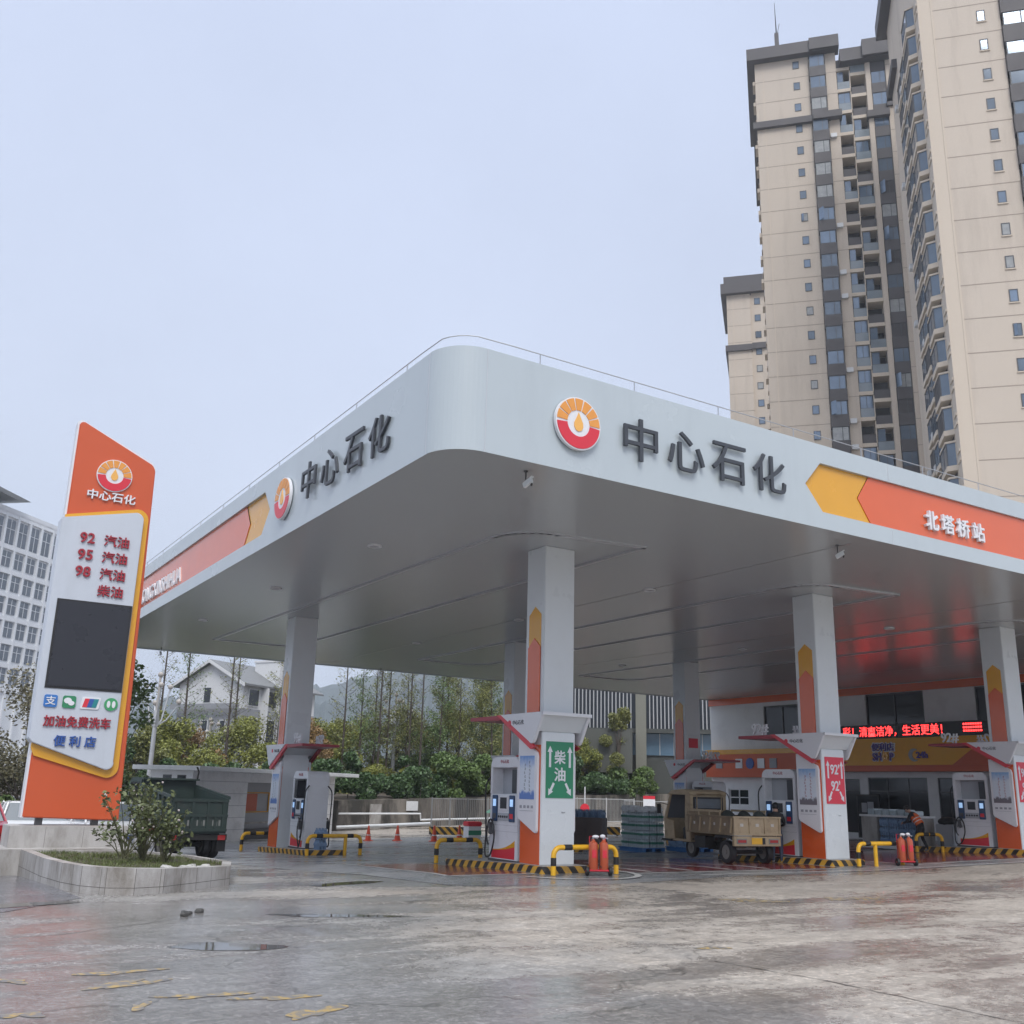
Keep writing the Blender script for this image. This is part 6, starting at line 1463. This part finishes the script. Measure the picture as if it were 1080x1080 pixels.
# left edge: loose tree and dark shrubs behind the price sign
round_tree(5.1, 39.5, 5.9, 2.1, 'loose grey olive tree behind the price sign at the left edge', 320, 'leaf_grey', 7500, 'loose trees at the left edge', -.55, .06, .12)
round_tree(3.2, 41.5, 5.2, 1.9, 'grey olive tree cut by the left edge of the photo', 321, 'leaf_grey', 6500, 'loose trees at the left edge', -.55, .06, .12)
round_tree(9.3, 46.5, 9.0, 1.7, 'tall dark leaved tree right behind the price sign edge', 322, 'leaf_green', 2200, 'dark trees behind the price sign', -.95, .10, .3)
hedge([(1.0, 38.2), (7.0, 39.6)], 1.5, 2.0, 'dark green shrubs behind the parked cars', 323, 9000, 'leaf_green', z=-.55)
hedge([(6.5, 41.4), (10.2, 43.5)], 1.5, 2.6, 'dark green shrubs between the price sign and the wash building', 324, 9000, 'leaf_dark', z=-.75)

# planter plants
def bush(u, v, z, h, w_, label, seed, n=900):
    r = np.random.default_rng(seed); t = T('rose_bush', label, 'bush', (u, v, z), 0, 'bushes in the planter'); st = MB(); cl_ = []
    for i in range(16):
        a = r.uniform(0, 6.28); rr_ = r.uniform(.15, 1)*w_; e = Vector((rr_*math.cos(a), rr_*math.sin(a), h*r.uniform(.4, 1.08)))
        st.tube([(r.uniform(-.06, .06), r.uniform(-.06, .06), -.02), (e.x*.4, e.y*.4, e.z*.5), tuple(e)], [.012, .009, .004], 5, cap=False)
        for f in (.55, .75, .92, 1.0): cl_.append((e.x*f, e.y*f, e.z*(.25+.75*f), .13))
    st.build('stems', M['bark_green'], t); pts = clump_pts(cl_, n, r, .9, .1); link('leaves', leaf_mesh(pts, .042, .6, seed), M['leaf_bush'], t)
    fl2 = []
    for i in range(7): c = cl_[r.integers(len(cl_))]; fl2.append((c[0]+r.uniform(-.08, .08), c[1]+r.uniform(-.08, .08), c[2]+.05))
    [MB().sphere(p_, .02, 7, 5).build('flower', M['petal'], t) for p_ in fl2]
M['bark_green'] = mat('green_stem', (.085, .085, .04), .7); M['leaf_bush'] = leafmat('leaf_bush', (.10, .12, .045), .6); M['petal'] = mat('pale_petal', (.5, .44, .42), .6)
bush(4.3, 19.35, .35, 1.1, .66, 'leafy rose bush in the planter directly below the price sign', 400, 430)
bush(4.68, 19.6, .32, 1.25, .75, 'taller rose bush in the middle of the planter', 401, 520)
bush(5.02, 19.45, .3, .9, .52, 'rose bush at the right of the planter in front of the dump truck', 402, 420)
bush(4.85, 20.4, .3, 1.25, .5, 'rose bush at the back of the planter against the truck bed', 403, 420)
r_ = np.random.default_rng(9); gp = []
def inside(p, poly):
    c = False; n = len(poly)
    for i in range(n):
        (x0, y0), (x1, y1) = poly[i], poly[i-1]
        if (y0 > p[1]) != (y1 > p[1]) and p[0] < (x1-x0)*(p[1]-y0)/(y1-y0)+x0: c = not c
    return c
while len(gp) < 6500:
    p = (r_.uniform(2.9, 6.4), r_.uniform(17, 22.3))
    if inside(p, inn): gp.append(p)
gp = np.array(gp); n = len(gp); h_ = r_.uniform(.02, .06, n)*(1+.9*np.sin(gp[:, 0]*5)*np.cos(gp[:, 1]*4)); an = r_.uniform(0, 6.28, n); dx = np.stack([np.cos(an), np.sin(an)], 1)*.006; ln = r_.normal(size=(n, 2))*.03
q = np.zeros((n, 3, 3)); q[:, 0, :2] = gp-dx; q[:, 1, :2] = gp+dx; q[:, 2, :2] = gp+ln; zs_ = .40-.045*np.maximum(0, gp[:, 0]-3.8)-.055; q[:, 0, 2] = q[:, 1, 2] = zs_; q[:, 2, 2] = zs_+.005+h_
me = bpy.data.meshes.new('grass'); me.from_pydata(q.reshape(-1, 3).tolist(), [], [(3*i, 3*i+1, 3*i+2) for i in range(n)])
M['grass'] = leafmat('grass_blade', (.10, .125, .035), .5)
go_ = link('planter_grass', me, M['grass'], None, kind='stuff'); tag(go_, 'short patchy grass growing on the planter soil', 'grass')

# ------------------------------------------------------------------ street lamps with clusters of globes
M['lamp_silver'] = mat('lamp_silver', (.46, .47, .48), .35, .5, .1); M['globe'] = mat('lamp_globe', (.40, .37, .34), .3, 0, .1)
def lamp(u, v, z, h, label, s=1.):
    t = T('street_lamp', label, 'street lamp', (u, v, z), .4, 'cluster street lamps')
    MB().tube([(0, 0, 0), (0, 0, h*.72)], [.15*s, .11*s], 12).lathe([(.16*s, h*.66), (.2*s, h*.70), (.12*s, h*.76)], n=12).build('pole', M['lamp_silver'], t, smooth=True)
    for k in range(6):
        a = k*math.pi/3; c, q = math.cos(a), math.sin(a); L1 = (1.15 if k % 2 else .7)*s; zz = h*(.80 if k % 2 else .9)
        ar = MB().tube([(0, 0, h*.66), (c*L1*.5, q*L1*.5, h*.70), (c*L1*.95, q*L1*.95, zz-.1), (c*L1, q*L1, zz)], .045*s, 6).build('arm', M['lamp_silver'], t, smooth=True)
        MB().sphere((c*L1, q*L1, zz+.14*s), .14*s, 12, 8).build('globe', M['globe'], ar, smooth=True)
    MB().tube([(0, 0, h*.72), (0, 0, h-.2)], .06*s, 8).sphere((0, 0, h-.1), .15*s, 12, 8).build('top_globe', M['globe'], t, smooth=True)
lamp(13.2, 56., -1., 8.3, 'silver cluster street lamp right beside the price sign')
lamp(21., 73., .9, 5.2, 'silver cluster street lamp in front of the white house')
lamp(36.2, 74.5, 1.2, 7.8, 'silver cluster street lamp among the conifers', 1.15)

# ------------------------------------------------------------------ white house
M['house_white'] = mat('house_white', (.62, .63, .64), .6, 0, .05); M['house_grey'] = mat('house_grey', (.26, .27, .29), .6, 0, .1); M['roof_grey'] = mat('roof_grey', (.17, .175, .18), .6, 0, .12, 1.5)
hd_ = Vector((49.72-39.3, 136.21-123.92)).normalized()
hs = T('white_house', 'white house with a grey gabled roof and grey lower storey on the left', 'house', (31.6, 124.0, 1.), math.atan2(-8.7, 5.0))
# local x along gable (7 m), y to the back
D_ = 13
MB().prism([(-.0, 0), (10.0, 0), (10.0, 11.9), (5., 14.4), (0, 11.9)], 'y', 0, D_).build('wall', M['house_white'], hs)
MB().box(-.05, 10.05, -.05, D_+.05, 0, 9.0).build('grey_storey', M['house_grey'], hs)
for s in (-1, 1):
    e = (5., 14.68); lo_ = (5.+s*5.8, 11.75)
    quadbox(MB(), [(e[0], -.7, e[1]), (lo_[0], -.7, lo_[1]), (lo_[0], D_+.7, lo_[1]), (e[0], D_+.7, e[1])], (0, 0, -.22)).build('roof_slope', M['roof_grey'], hs)
    quadbox(MB(), [(e[0], -.78, e[1]-.02), (lo_[0], -.78, lo_[1]-.02), (lo_[0], -.78, lo_[1]-.4), (e[0], -.78, e[1]-.4)], (0, .07, 0)).build('barge_board', M['house_white'], hs)
MB().box(6.5, 10.4, 5.5, 10.0, 11.5, 14.9).box(6.4, 10.5, 5.4, 10.1, 14.9, 15.15).build('dormer', M['house_white'], hs)
def hwin(x0, x1, z0, z1, y=-.08):
    f = MB().box(x0, x1, y, y+.06, z0, z1).build('window', M['house_white'], hs); MB().box(x0+.1, x1-.1, y-.02, y+.01, z0+.1, z1-.1).build('pane', M['glass_dark'], f)
hwin(4.0, 5.2, 9.6, 11.5); hwin(3.9, 5.1, 5.8, 7.7); hwin(6.9, 7.8, 5.8, 7.7)
MB().box(-.3, 10.3, -.9, -.8, 8.9, 9.5).build('balcony_rail', M['house_grey'], hs)
def swin(y0, y1, z0, z1):
    f = MB().box(10.06, 10.14, y0, y1, z0, z1).build('window', M['house_white'], hs); MB().box(10.13, 10.16, y0+.1, y1-.1, z0+.1, z1-.1).build('pane', M['glass_dark'], f)
for k in range(4): swin(.8+k*3.1, 2.6+k*3.1, 9.3, 11.3); swin(.8+k*3.1, 2.6+k*3.1, 5.2, 8.0)
f = MB().box(10.4, 10.46, 7, 8.4, 12.6, 14.4).build('window', M['house_white'], hs); MB().box(10.45, 10.48, 7.1, 8.3, 12.7, 14.3).build('pane', M['glass_dark'], f)
for y in (3.2, 6.3, 9.4): MB().box(10.0, 11.0, y-.12, y+.12, 0, 11.5).build('pilaster', M['house_white'], hs)

# ------------------------------------------------------------------ office block far left
M['office_white'] = mat('office_white', (.70, .72, .75), .5, 0, .04); M['office_glass'] = mat('office_glass', (.10, .12, .15), .12, 0, .35, .5, spec=.8)
ed = Vector((.695, .72)); E0 = Vector((24.3, 160.5))      # right end corner of the visible face
of = T('office_block', 'white office block with a regular window grid and dark overhanging roof at the left', 'office building', (E0.x, E0.y, 0), math.atan2(ed.y, ed.x)); of.scale = (.88, .88, .88)
MB().box(-44, 0, 0, 16, -1, 41.2).build('wall', M['office_white'], of)
MB().box(-44.3, .3, -.3, 16.3, 41.2, 42.0).build('parapet', M['office_white'], of)
MB().prism([(-44, 44.2), (-20, 43.0), (-17, 43.5), (-44, 45.0)], 'y', -1.8, 17).build('roof_plate', M['roof_grey'], of)
MB().box(-42, -24, 3, 13, 42, 43.2).build('penthouse', M['office_white'], of)
fin = MB()
for k in range(15): fin.box(-2.9-k*2.85-.22, -2.9-k*2.85+.22, -.35, 0, 0, 41.2)
for z in (41.0, 36.0, 32.3, 28.8, 25.3, 21.8, 18.3, 14.8): fin.box(-44, 0, -.3, 0, z-.35, z+.35) 
fin.build('facade_grid', M['office_white'], of)
def owin(x, z0, z1, w_):
    f = MB().box(x-w_/2, x+w_/2, -.12, -.02, z0, z1).build('window', M['office_glass'], of)
    MB().box(x-.04, x+.04, -.16, -.121, z0, z1).box(x-w_/2, x+w_/2, -.155, -.122, z0+(z1-z0)*.6, z0+(z1-z0)*.6+.07).build('mullion', M['office_white'], f)
for k in range(12):
    x = -4.35-k*2.85
    owin(x, 39.6, 40.5, 2.0) if False else None
    owin(x, 36.5, 40.3, 2.0)
    for z in (32.8, 29.3, 25.8, 22.3, 18.8, 15.3): owin(x, z+.2, z+2.55, 2.0)
for z in (36.5, 32.8, 29.3, 25.8, 22.3, 18.8): owin(-1.4, z+.1, z+2.4, .9)

# ------------------------------------------------------------------ building with vertical fins behind the shop corner
gd = Vector((.77, -.64)); G0 = Vector((55.5, 83.5))
gb = T('finned_building', 'dark glass building with pale vertical fins left of the shop', 'building', (G0.x, G0.y, 0), math.atan2(gd.y, gd.x))
M['fin_pale'] = mat('fin_pale', (.42, .43, .44), .5, .2, .06); M['fin_dark'] = mat('facade_dark', (.035, .042, .055), .25, .2, .2, .4); M['ribbon'] = mat('ribbon_glass', (.10, .17, .24), .1, 0, .4, .5, spec=.8); M['base_dark'] = mat('base_dark', (.06, .065, .06), .6, 0, .2)
MB().box(0, 26, .3, 14, 7.6, 19).build('upper_wall', M['fin_dark'], gb)
MB().box(0, 26, 1.2, 14, -1, 5.3).box(0, 26, -.1, .6, 7.35, 7.75).box(0, 26, .3, 14, 19, 19.6).build('base_wall', M['base_dark'], gb)
MB().box(0, 26, 1.0, 13.5, 5.3, 7.6).build('ribbon_window', M['ribbon'], gb)
mu = MB()
for k in range(20): mu.box(k*1.35, k*1.35+.08, .94, 1.0, 5.3, 7.35)
mu.build('mullion', M['fin_pale'], gb)
x = .4; k = 0
while x < 25.6 and k < 95:
    if not (9.6 < x < 11.1): MB().box(x, x+.10, -.12, .3, 7.76, 18.9).build('fin', M['fin_pale'], gb)
    x += .36; k += 1
M['entrance'] = mat('entrance_block', (.09, .095, .085), .6, 0, .1); M['pier_beige'] = mat('pier_beige', (.20, .20, .17), .7, 0, .1)
MB().box(9.9, 10.9, -.5, .3, -1, 19.6).build('pier', M['pier_beige'], gb)
MB().box(3.0, 9.6, -4.5, -.15, 3.5, 7.4).box(3.3, 3.7, -4.2, -3.8, -1, 3.5).box(8.9, 9.3, -4.2, -3.8, -1, 3.5).build('entrance_block', M['entrance'], gb)

# ------------------------------------------------------------------ residential towers
M['beige'] = mat('tower_beige', (.52, .45, .375), .75, 0, .06, .15, dirt=(.34, .285, .235), dirt_scale=.45, dirt_amt=.5, dirt_str=(1, 1, .12))
M['beige_side'] = mat('tower_moulding', (.54, .465, .38), .75, 0, .05, .3)
M['tower_dark'] = mat('tower_brown', (.075, .068, .07), .6, 0, .12, .6); M['tower_glass'] = mat('tower_glass', (.15, .205, .28), .05, .3, .5, .35, spec=.9)
M['tower_glass2'] = mat('tower_glass_dull', (.11, .15, .20), .08, .2, .5, .5, spec=.9); M['curtain'] = mat('curtained_glass', (.30, .31, .31), .12, 0, .35, 2.); M['recess_shade'] = mat('recess_shade', (.06, .055, .055), .8, 0, .3); M['groove'] = mat('groove_line', (.33, .275, .23), .8, 0, .08); M['frame_dark'] = mat('frame_dark', (.07, .075, .085), .5, .2)
M['rail_glass'] = mat('balcony_glass', (.20, .235, .26), .12, 0, .3, .6, spec=.8)
TR = math.atan2(-.7314, .682)
def win_part(par, name, x0, x1, z0, z1, y, dp=.06, fr=.06, pane='tower_glass', div=True, hgt=None):
    f = MB()
    f.box(x0, x1, y-dp, y, z0, z0+fr).box(x0, x1, y-dp, y, z1-fr, z1).box(x0, x0+fr, y-dp, y, z0+fr, z1-fr).box(x1-fr, x1, y-dp, y, z0+fr, z1-fr)
    if div: xm = x0+(x1-x0)*.62; f.box(xm-fr/2, xm+fr/2, y-dp, y, z0+fr, z1-fr)
    if hgt: f.box(x0+fr, x1-fr, y-dp, y, z0+hgt-fr/2, z0+hgt+fr/2)
    o = f.build(name, M['frame_dark'], par); tl = R(rng.uniform(-1.2, 1.2))
    if pane == 'tower_glass': pane = rng.choice(['tower_glass', 'tower_glass', 'tower_glass2', 'tower_glass2', 'curtain'] if hgt is None else ['tower_glass'])
    p = MB().box(x0+fr*.5, x1-fr*.5, y-dp*.55, y-dp*.3, z0+fr*.5, z1-fr*.5).build('pane', M[pane], o)
    if rng.random() < .16: quadbox(MB(), [(x0+fr, y-dp, z0+fr), (x0+fr+(x1-x0)*.38*.75, y-dp-(x1-x0)*.3, z0+fr), (x0+fr+(x1-x0)*.38*.75, y-dp-(x1-x0)*.3, z1-fr), (x0+fr, y-dp, z1-fr)], (0, .03, 0)).build('open_sash', M['tower_glass'], o)
    return o
FH = 2.955
# T0 : tower with the antenna
o0 = Vector((82.15, 69.34))-4.79*Vector((.682, -.7314))
t0 = T('residential_tower', 'beige residential tower with a rooftop antenna and balcony recess', 'apartment tower', (o0.x, o0.y, -1), TR)
HT = 89.0
w0 = MB().box(0, 6.25, 0, 16, 0, HT).box(8.17, 9.36, 0, 16, 0, HT).box(6.25, 8.17, .5, 16, 0, HT).box(12.62, 13.15, 0, 16, 0, HT).box(9.36, 12.62, 1.9, 16, 0, HT).box(13.15, 14.85, .6, 16, 0, HT).box(14.85, 20, 0, 16, 0, HT)
wl0 = w0.build('wall', M['beige'], t0)
ft = MB()
for k in range(29):
    z = 1+86.75-k*FH-1.75
    if z < 1: break
    ft.box(.0, 6.25, -.012, 0, z, z+.07).box(8.17, 9.36, -.012, 0, z, z+.07).box(14.85, 16.5, -.012, 0, z, z+.07)
blend_in(wl0, ft, M['groove'])
ql = MB()
for k in range(29):
    z = 86.0-k*FH; 
    if z > 4: ql.box(-.3, .0, .3, 2.0, z, z+.5).box(-.12, 0, 2.0, 3.2, z-.9, z-.7)
blend_in(wl0, ql, M['beige_side'])
MB().box(.9, 1.02, -.04, -.0, 0, HT-1).build('corner_moulding', M['beige_side'], t0)
for nm, z0, z1, ex in (('cornice', 79.4, 80.25, .45), ('eave', 88.7, 90.3, .9)):
    b = MB().box(-ex, 8.4, -ex, 1, z0, z1).box(-ex, 0.1, 1.01, 16.5, z0, z1).box(6.4, 9.5+ex*.3, -ex-.35, .5, z0+.05, z1+.05)
    if nm == 'cornice': b.box(12.4, 14.9, -ex, .55, z0-.4, z1-.4).box(14.7, 17.5, -ex*.6, .5, z0+.9, z1+.9)
    else: b.box(9.8, 17.5, -ex, 2, z0-2.0, z1-1.9).box(12.3, 17.6, -ex-.4, 2, z0-1.9, z1-1.3)
    b.build(nm, M['tower_dark'], t0)
MB().box(1, 8, 1.5, 12, 89, 91).build('roof_house', M['tower_dark'], t0)
MB().box(2.55, 3.05, .9, 1.4, 90, 93.6).build('chimney', M['tower_dark'], t0); MB().tube([(2.8, 1.1, 93.5), (2.75, 1.1, 98.2)], [.10, .03], 6).tube([(2.9, 1.1, 93.5), (3.2, 1.1, 95)], .04, 5).build('antenna', M['frame_dark'], t0)
rr = random.Random(8)
for k in range(24):
    zc = 1+86.75-k*FH
    win_part(t0, 'small_window', 4.43, 5.17, zc-.52, zc+.5, -.0, div=False)
    b = MB().box(6.28, 8.15, -.55, .5, zc-2.28, zc-.95).build('bay_spandrel', M['tower_dark'], t0)
    f = win_part(t0, 'bay_window', 6.32, 8.05, zc-.95, zc+.67, -.45, fr=.07, hgt=None)
    MB().box(7.98, 8.06, -.42, .48, zc-.93, zc+.65).build('side_pane', M['tower_glass'], f)
    # balcony recess, two bays, each floor different
    for x0, x1, off in ((9.4, 10.82, 0.), (10.95, 12.58, -.9)):
        z = zc-1.15+off
        bl = MB().box(x0-.04, x1+.04, .15, 1.9, z-.42, z).box(x1-.0, x1+.09, .2, 1.9, z, z+2.5).build('balcony', M['beige_side'], t0)
        c = rr.random()
        MB().box(x0+.02, x1-.02, .22, .26, z+.02, z+1.0).build('railing', M['rail_glass'] if c > .35 else M['tower_dark'], bl)
        if c > .4:
            q = MB().box(x0+.02, x1-.02, .30, .36, z+1.0, z+1.08).box((x0+x1)/2-.03, (x0+x1)/2+.03, .30, .36, z+1.08, z+2.45).box(x0+.02, x0+.08, .30, .36, z+1.08, z+2.45).box(x1-.08, x1-.02, .30, .36, z+1.08, z+2.45)
            q.build('balcony_frame', M['frame_dark'], bl)
            MB().box(x0+.05, (x0+x1)/2+(.0 if c < .75 else .6), .32, .34, z+1.05, z+2.45).build('balcony_glass', M['tower_glass'], bl)
        MB().box(x0, x1, 1.85, 1.895, z+.02, z+2.45).build('recess_back', M['recess_shade'], bl)  # near-black panel: the shade of the balcony recess is painted into its colour
    if rr.random() > .45: MB().box(8.25, 8.95, -.32, -.0, zc-1.9, zc-1.35).build('air_conditioner', M['fence_white'], t0, bevel=.03)
    d_ = MB().box(13.2, 14.82, .1, .6, zc-2.3, zc-1.0).build('dark_spandrel', M['tower_dark'], t0)
    win_part(t0, 'corner_window', 13.22, 14.8, zc-1.0, zc+.66, .2, pane='tower_glass' if k < 4 or k % 3 else 'recess_shade')
# T1 : nearest tower, corner towards the camera
t1 = T('residential_tower', 'nearest beige residential tower cut by the top and right edge of the photo', 'apartment tower', (68.12, 43.78, -1), TR)
HT = 84.0
wl1 = MB().box(0, 6.5, 0, 18.0, 0, HT).box(6.5, 11.5, .6, 18, 0, HT).box(11.5, 24, 0, 18, 0, HT).build('wall', M['beige'], t1)
ft = MB()
for k in range(27):
    z = 1+52.27+10*FH-k*FH-1.72
    if z > 1: ft.box(1.2, 6.5, -.014, 0, z, z+.07).box(11.5, 16, -.014, 0, z, z+.07)
blend_in(wl1, ft, M['groove'])
MB().box(0, .12, -.05, 0, 0, HT).box(1.05, 1.2, -.06, 0, 0, HT).box(.12, 1.05, -.025, 0, 0, HT).build('corner_moulding', M['beige_side'], t1)
ql = MB()
for k in range(30):
    z = 82.0-k*FH
    if z > 4: ql.box(-.09, 0, .05, 1.2, z, z+.22).box(-.09, 0, .05, 1.2, z-.75, z-.55)
blend_in(wl1, ql, M['beige_side'])
MB().box(-1., 25, -1.0, 19.2, 82.6, 84.4).build('eave', M['tower_dark'], t1)
MB().box(-.5, .0, 13.2, 18.5, 74.3, 75.3).box(-.4, 12, 18.0, 18.5, 74.3, 75.3).build('cornice', M['tower_dark'], t1)
def left_win(par, y0, y1, z0, z1, x, pane='tower_glass'):
    f = MB().box(x-.05, x+.02, y0, y1, z0, z0+.07).box(x-.05, x+.02, y0, y1, z1-.07, z1).box(x-.05, x+.02, y0, y0+.07, z0, z1).box(x-.05, x+.02, y1-.07, y1, z0, z1).box(x-.05, x+.02, (y0+y1)/2-.04, (y0+y1)/2+.04, z0+.07, z1-.07).build('window', M['frame_dark'], par)
    MB().box(x-.03, x-.01, y0+.05, y1-.05, z0+.05, z1-.05).build('pane', M[pane], f)
for k in range(24):
    zc = 1+52.27+6*FH-k*FH
    if zc < 12: break
    win_part(t1, 'small_window', 4.66, 5.32, zc-.56, zc+.55, 0, div=False, fr=.07)
    sill = MB().box(4.6, 5.4, -.09, 0, zc-.66, zc-.57).build('sill', M['beige_side'], t1)
    MB().box(6.52, 11.4, -.35, .6, zc-3.2, zc-1.55).build('bay_spandrel', M['tower_dark'], t1)
    win_part(t1, 'bay_window', 6.6, 8.9, zc-1.55, zc+.15-.35, -.25, fr=.09); win_part(t1, 'bay_window', 8.95, 11.35, zc-1.55, zc-.2, -.25, fr=.09)
    # left face: two stacks of projecting bays and a recessed stack
    for (y0, y1, ex, off, nm) in ((2.0, 4.9, .75, 0, 'projecting_bay'), (6.6, 8.8, .55, -1.2, 'projecting_bay'), (10.4, 12.6, .35, -.5, 'projecting_bay')):
        z = zc-1.3+off
        by = MB().prism([(-ex, y0), (0, y0-.35), (0, y1+.35), (-ex, y1)], 'z', z-.55, z-.12).prism([(-ex, y0), (0, y0-.35), (0, y1+.35), (-ex, y1)], 'z', z+1.75, z+1.9).box(-.04, .015, y0-.3, y1+.3, z-.13, z+1.76).build(nm, M['beige_side'], t1)
        left_win(by, y0+.02, y1-.02, z-.12, z+1.75, -ex+.1, 'tower_glass2' if rr.random() > .35 else 'recess_shade')
        MB().prism([(-ex+.1, y0+.05), (0, y0-.25), (0, y0-.2), (-ex+.1, y0+.1)], 'z', z-.12, z+1.75).build('side_pane', M['tower_glass2'], by)
        MB().box(-.02, .01, y0+.1, y1-.1, z+1.9, z+FH-.55).build('dark_spandrel', M['tower_dark'], by)
        if rr.random() > .5: MB().box(-.5, -.02, y1+.5, y1+1.2, z+.1, z+.65).build('air_conditioner', M['fence_white'], t1, bevel=.03)
# T2 : small tower at the far left
o2 = Vector((111.65, 104.6))-5.01*Vector((.682, -.7314))
t2 = T('residential_tower', 'smallest and farthest beige tower with a stepped dark roof, at the left', 'apartment tower', (o2.x, o2.y, -1), TR)
wl2 = MB().box(0, 3.7, 0, 14, 0, 82).box(3.7, 9, .6, 14, 0, 82.5).build('wall', M['beige'], t2)
MB().box(-.9, 3.9, -.8, 14.5, 81.6, 83.4).box(-.4, 9, .0, 13, 83.4, 85.0).box(3.9, 9, -.2, 14.5, 81.9, 83.4).build('eave', M['tower_dark'], t2)
MB().box(-.4, 3.8, -.4, 14.3, 71.6, 72.6).box(3.8, 9, .2, 14, 72.0, 73.0).build('cornice', M['tower_dark'], t2)
ft = MB()
for k in range(20):
    z = 79.0-k*FH; ft.box(0, 3.7, -.015, 0, z, z+.08); zc = 80.4-k*FH
    win_part(t2, 'small_window', 4.35, 5.3, zc-.55, zc+.6, .6, div=False, fr=.08)
blend_in(wl2, ft, M['groove'])
MB().box(.9, 1.05, -.05, 0, 0, 81).build('corner_moulding', M['beige_side'], t2)

# ------------------------------------------------------------------ forested mountains in the mist
M['forest'] = mat('hazed_forest_hill', (.045, .062, .065), .9, 0, .5, .02)  # some of the mist's blue is mixed into the forest colour itself
def ridge(name, prof, back, seed, amp):
    r = np.random.default_rng(seed); pts = []
    P = np.array(prof); s = np.r_[0, np.cumsum(np.hypot(np.diff(P[:, 0]), np.diff(P[:, 1])))]; n = 260; q = np.linspace(0, s[-1], n)
    X = np.interp(q, s, P[:, 0]); Y = np.interp(q, s, P[:, 1]); Z = np.interp(q, s, P[:, 2])
    jag = r.uniform(0, amp, n)
    rows = []
    for k, (f, zf) in enumerate(((-.38, 0), (-.28, .12), (-.18, .38), (-.09, .72), (-.03, .95), (0, 1.), (.06, .85), (.2, 0))):
        sc = 1+f*back
        rows.append(np.stack([X*sc, Y*sc, Z*zf+(jag if 0 < zf else 0)*(1 if zf == 1 else .6)*r.uniform(.4, 1.2, n)-(2 if zf == 0 else 0)], 1))
    V = np.concatenate(rows); m_ = len(rows)
    F = [(i*n+j, i*n+j+1, (i+1)*n+j+1, (i+1)*n+j) for i in range(m_-1) for j in range(n-1)]
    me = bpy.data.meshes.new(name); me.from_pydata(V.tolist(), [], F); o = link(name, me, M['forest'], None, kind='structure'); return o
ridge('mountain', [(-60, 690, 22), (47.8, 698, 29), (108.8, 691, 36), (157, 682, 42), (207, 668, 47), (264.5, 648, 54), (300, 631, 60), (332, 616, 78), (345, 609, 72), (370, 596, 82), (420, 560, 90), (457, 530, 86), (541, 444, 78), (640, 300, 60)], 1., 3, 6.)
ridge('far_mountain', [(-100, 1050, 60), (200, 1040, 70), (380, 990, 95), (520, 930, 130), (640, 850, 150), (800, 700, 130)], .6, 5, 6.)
# ------------------------------------------------------------------ mist
HZ = .00055
if HZ:
    hz = MB().box(-450, 1000, -60, 1250, -3, 190).build('haze', None, None, kind='stuff')
    m = bpy.data.materials.new('haze'); m.use_nodes = True; nt = m.node_tree
    for n_ in list(nt.nodes): nt.nodes.remove(n_)
    ou = nt.nodes.new('ShaderNodeOutputMaterial'); pv = nt.nodes.new('ShaderNodeVolumePrincipled'); pv.inputs['Color'].default_value = (.86, .93, 1, 1); pv.inputs['Density'].default_value = HZ; pv.inputs['Anisotropy'].default_value = .2
    nt.links.new(pv.outputs['Volume'], ou.inputs['Volume']); hz.data.materials.clear(); hz.data.materials.append(m)
    hz['label'] = 'thin pale rain mist fading the mountains'; hz['category'] = 'haze'
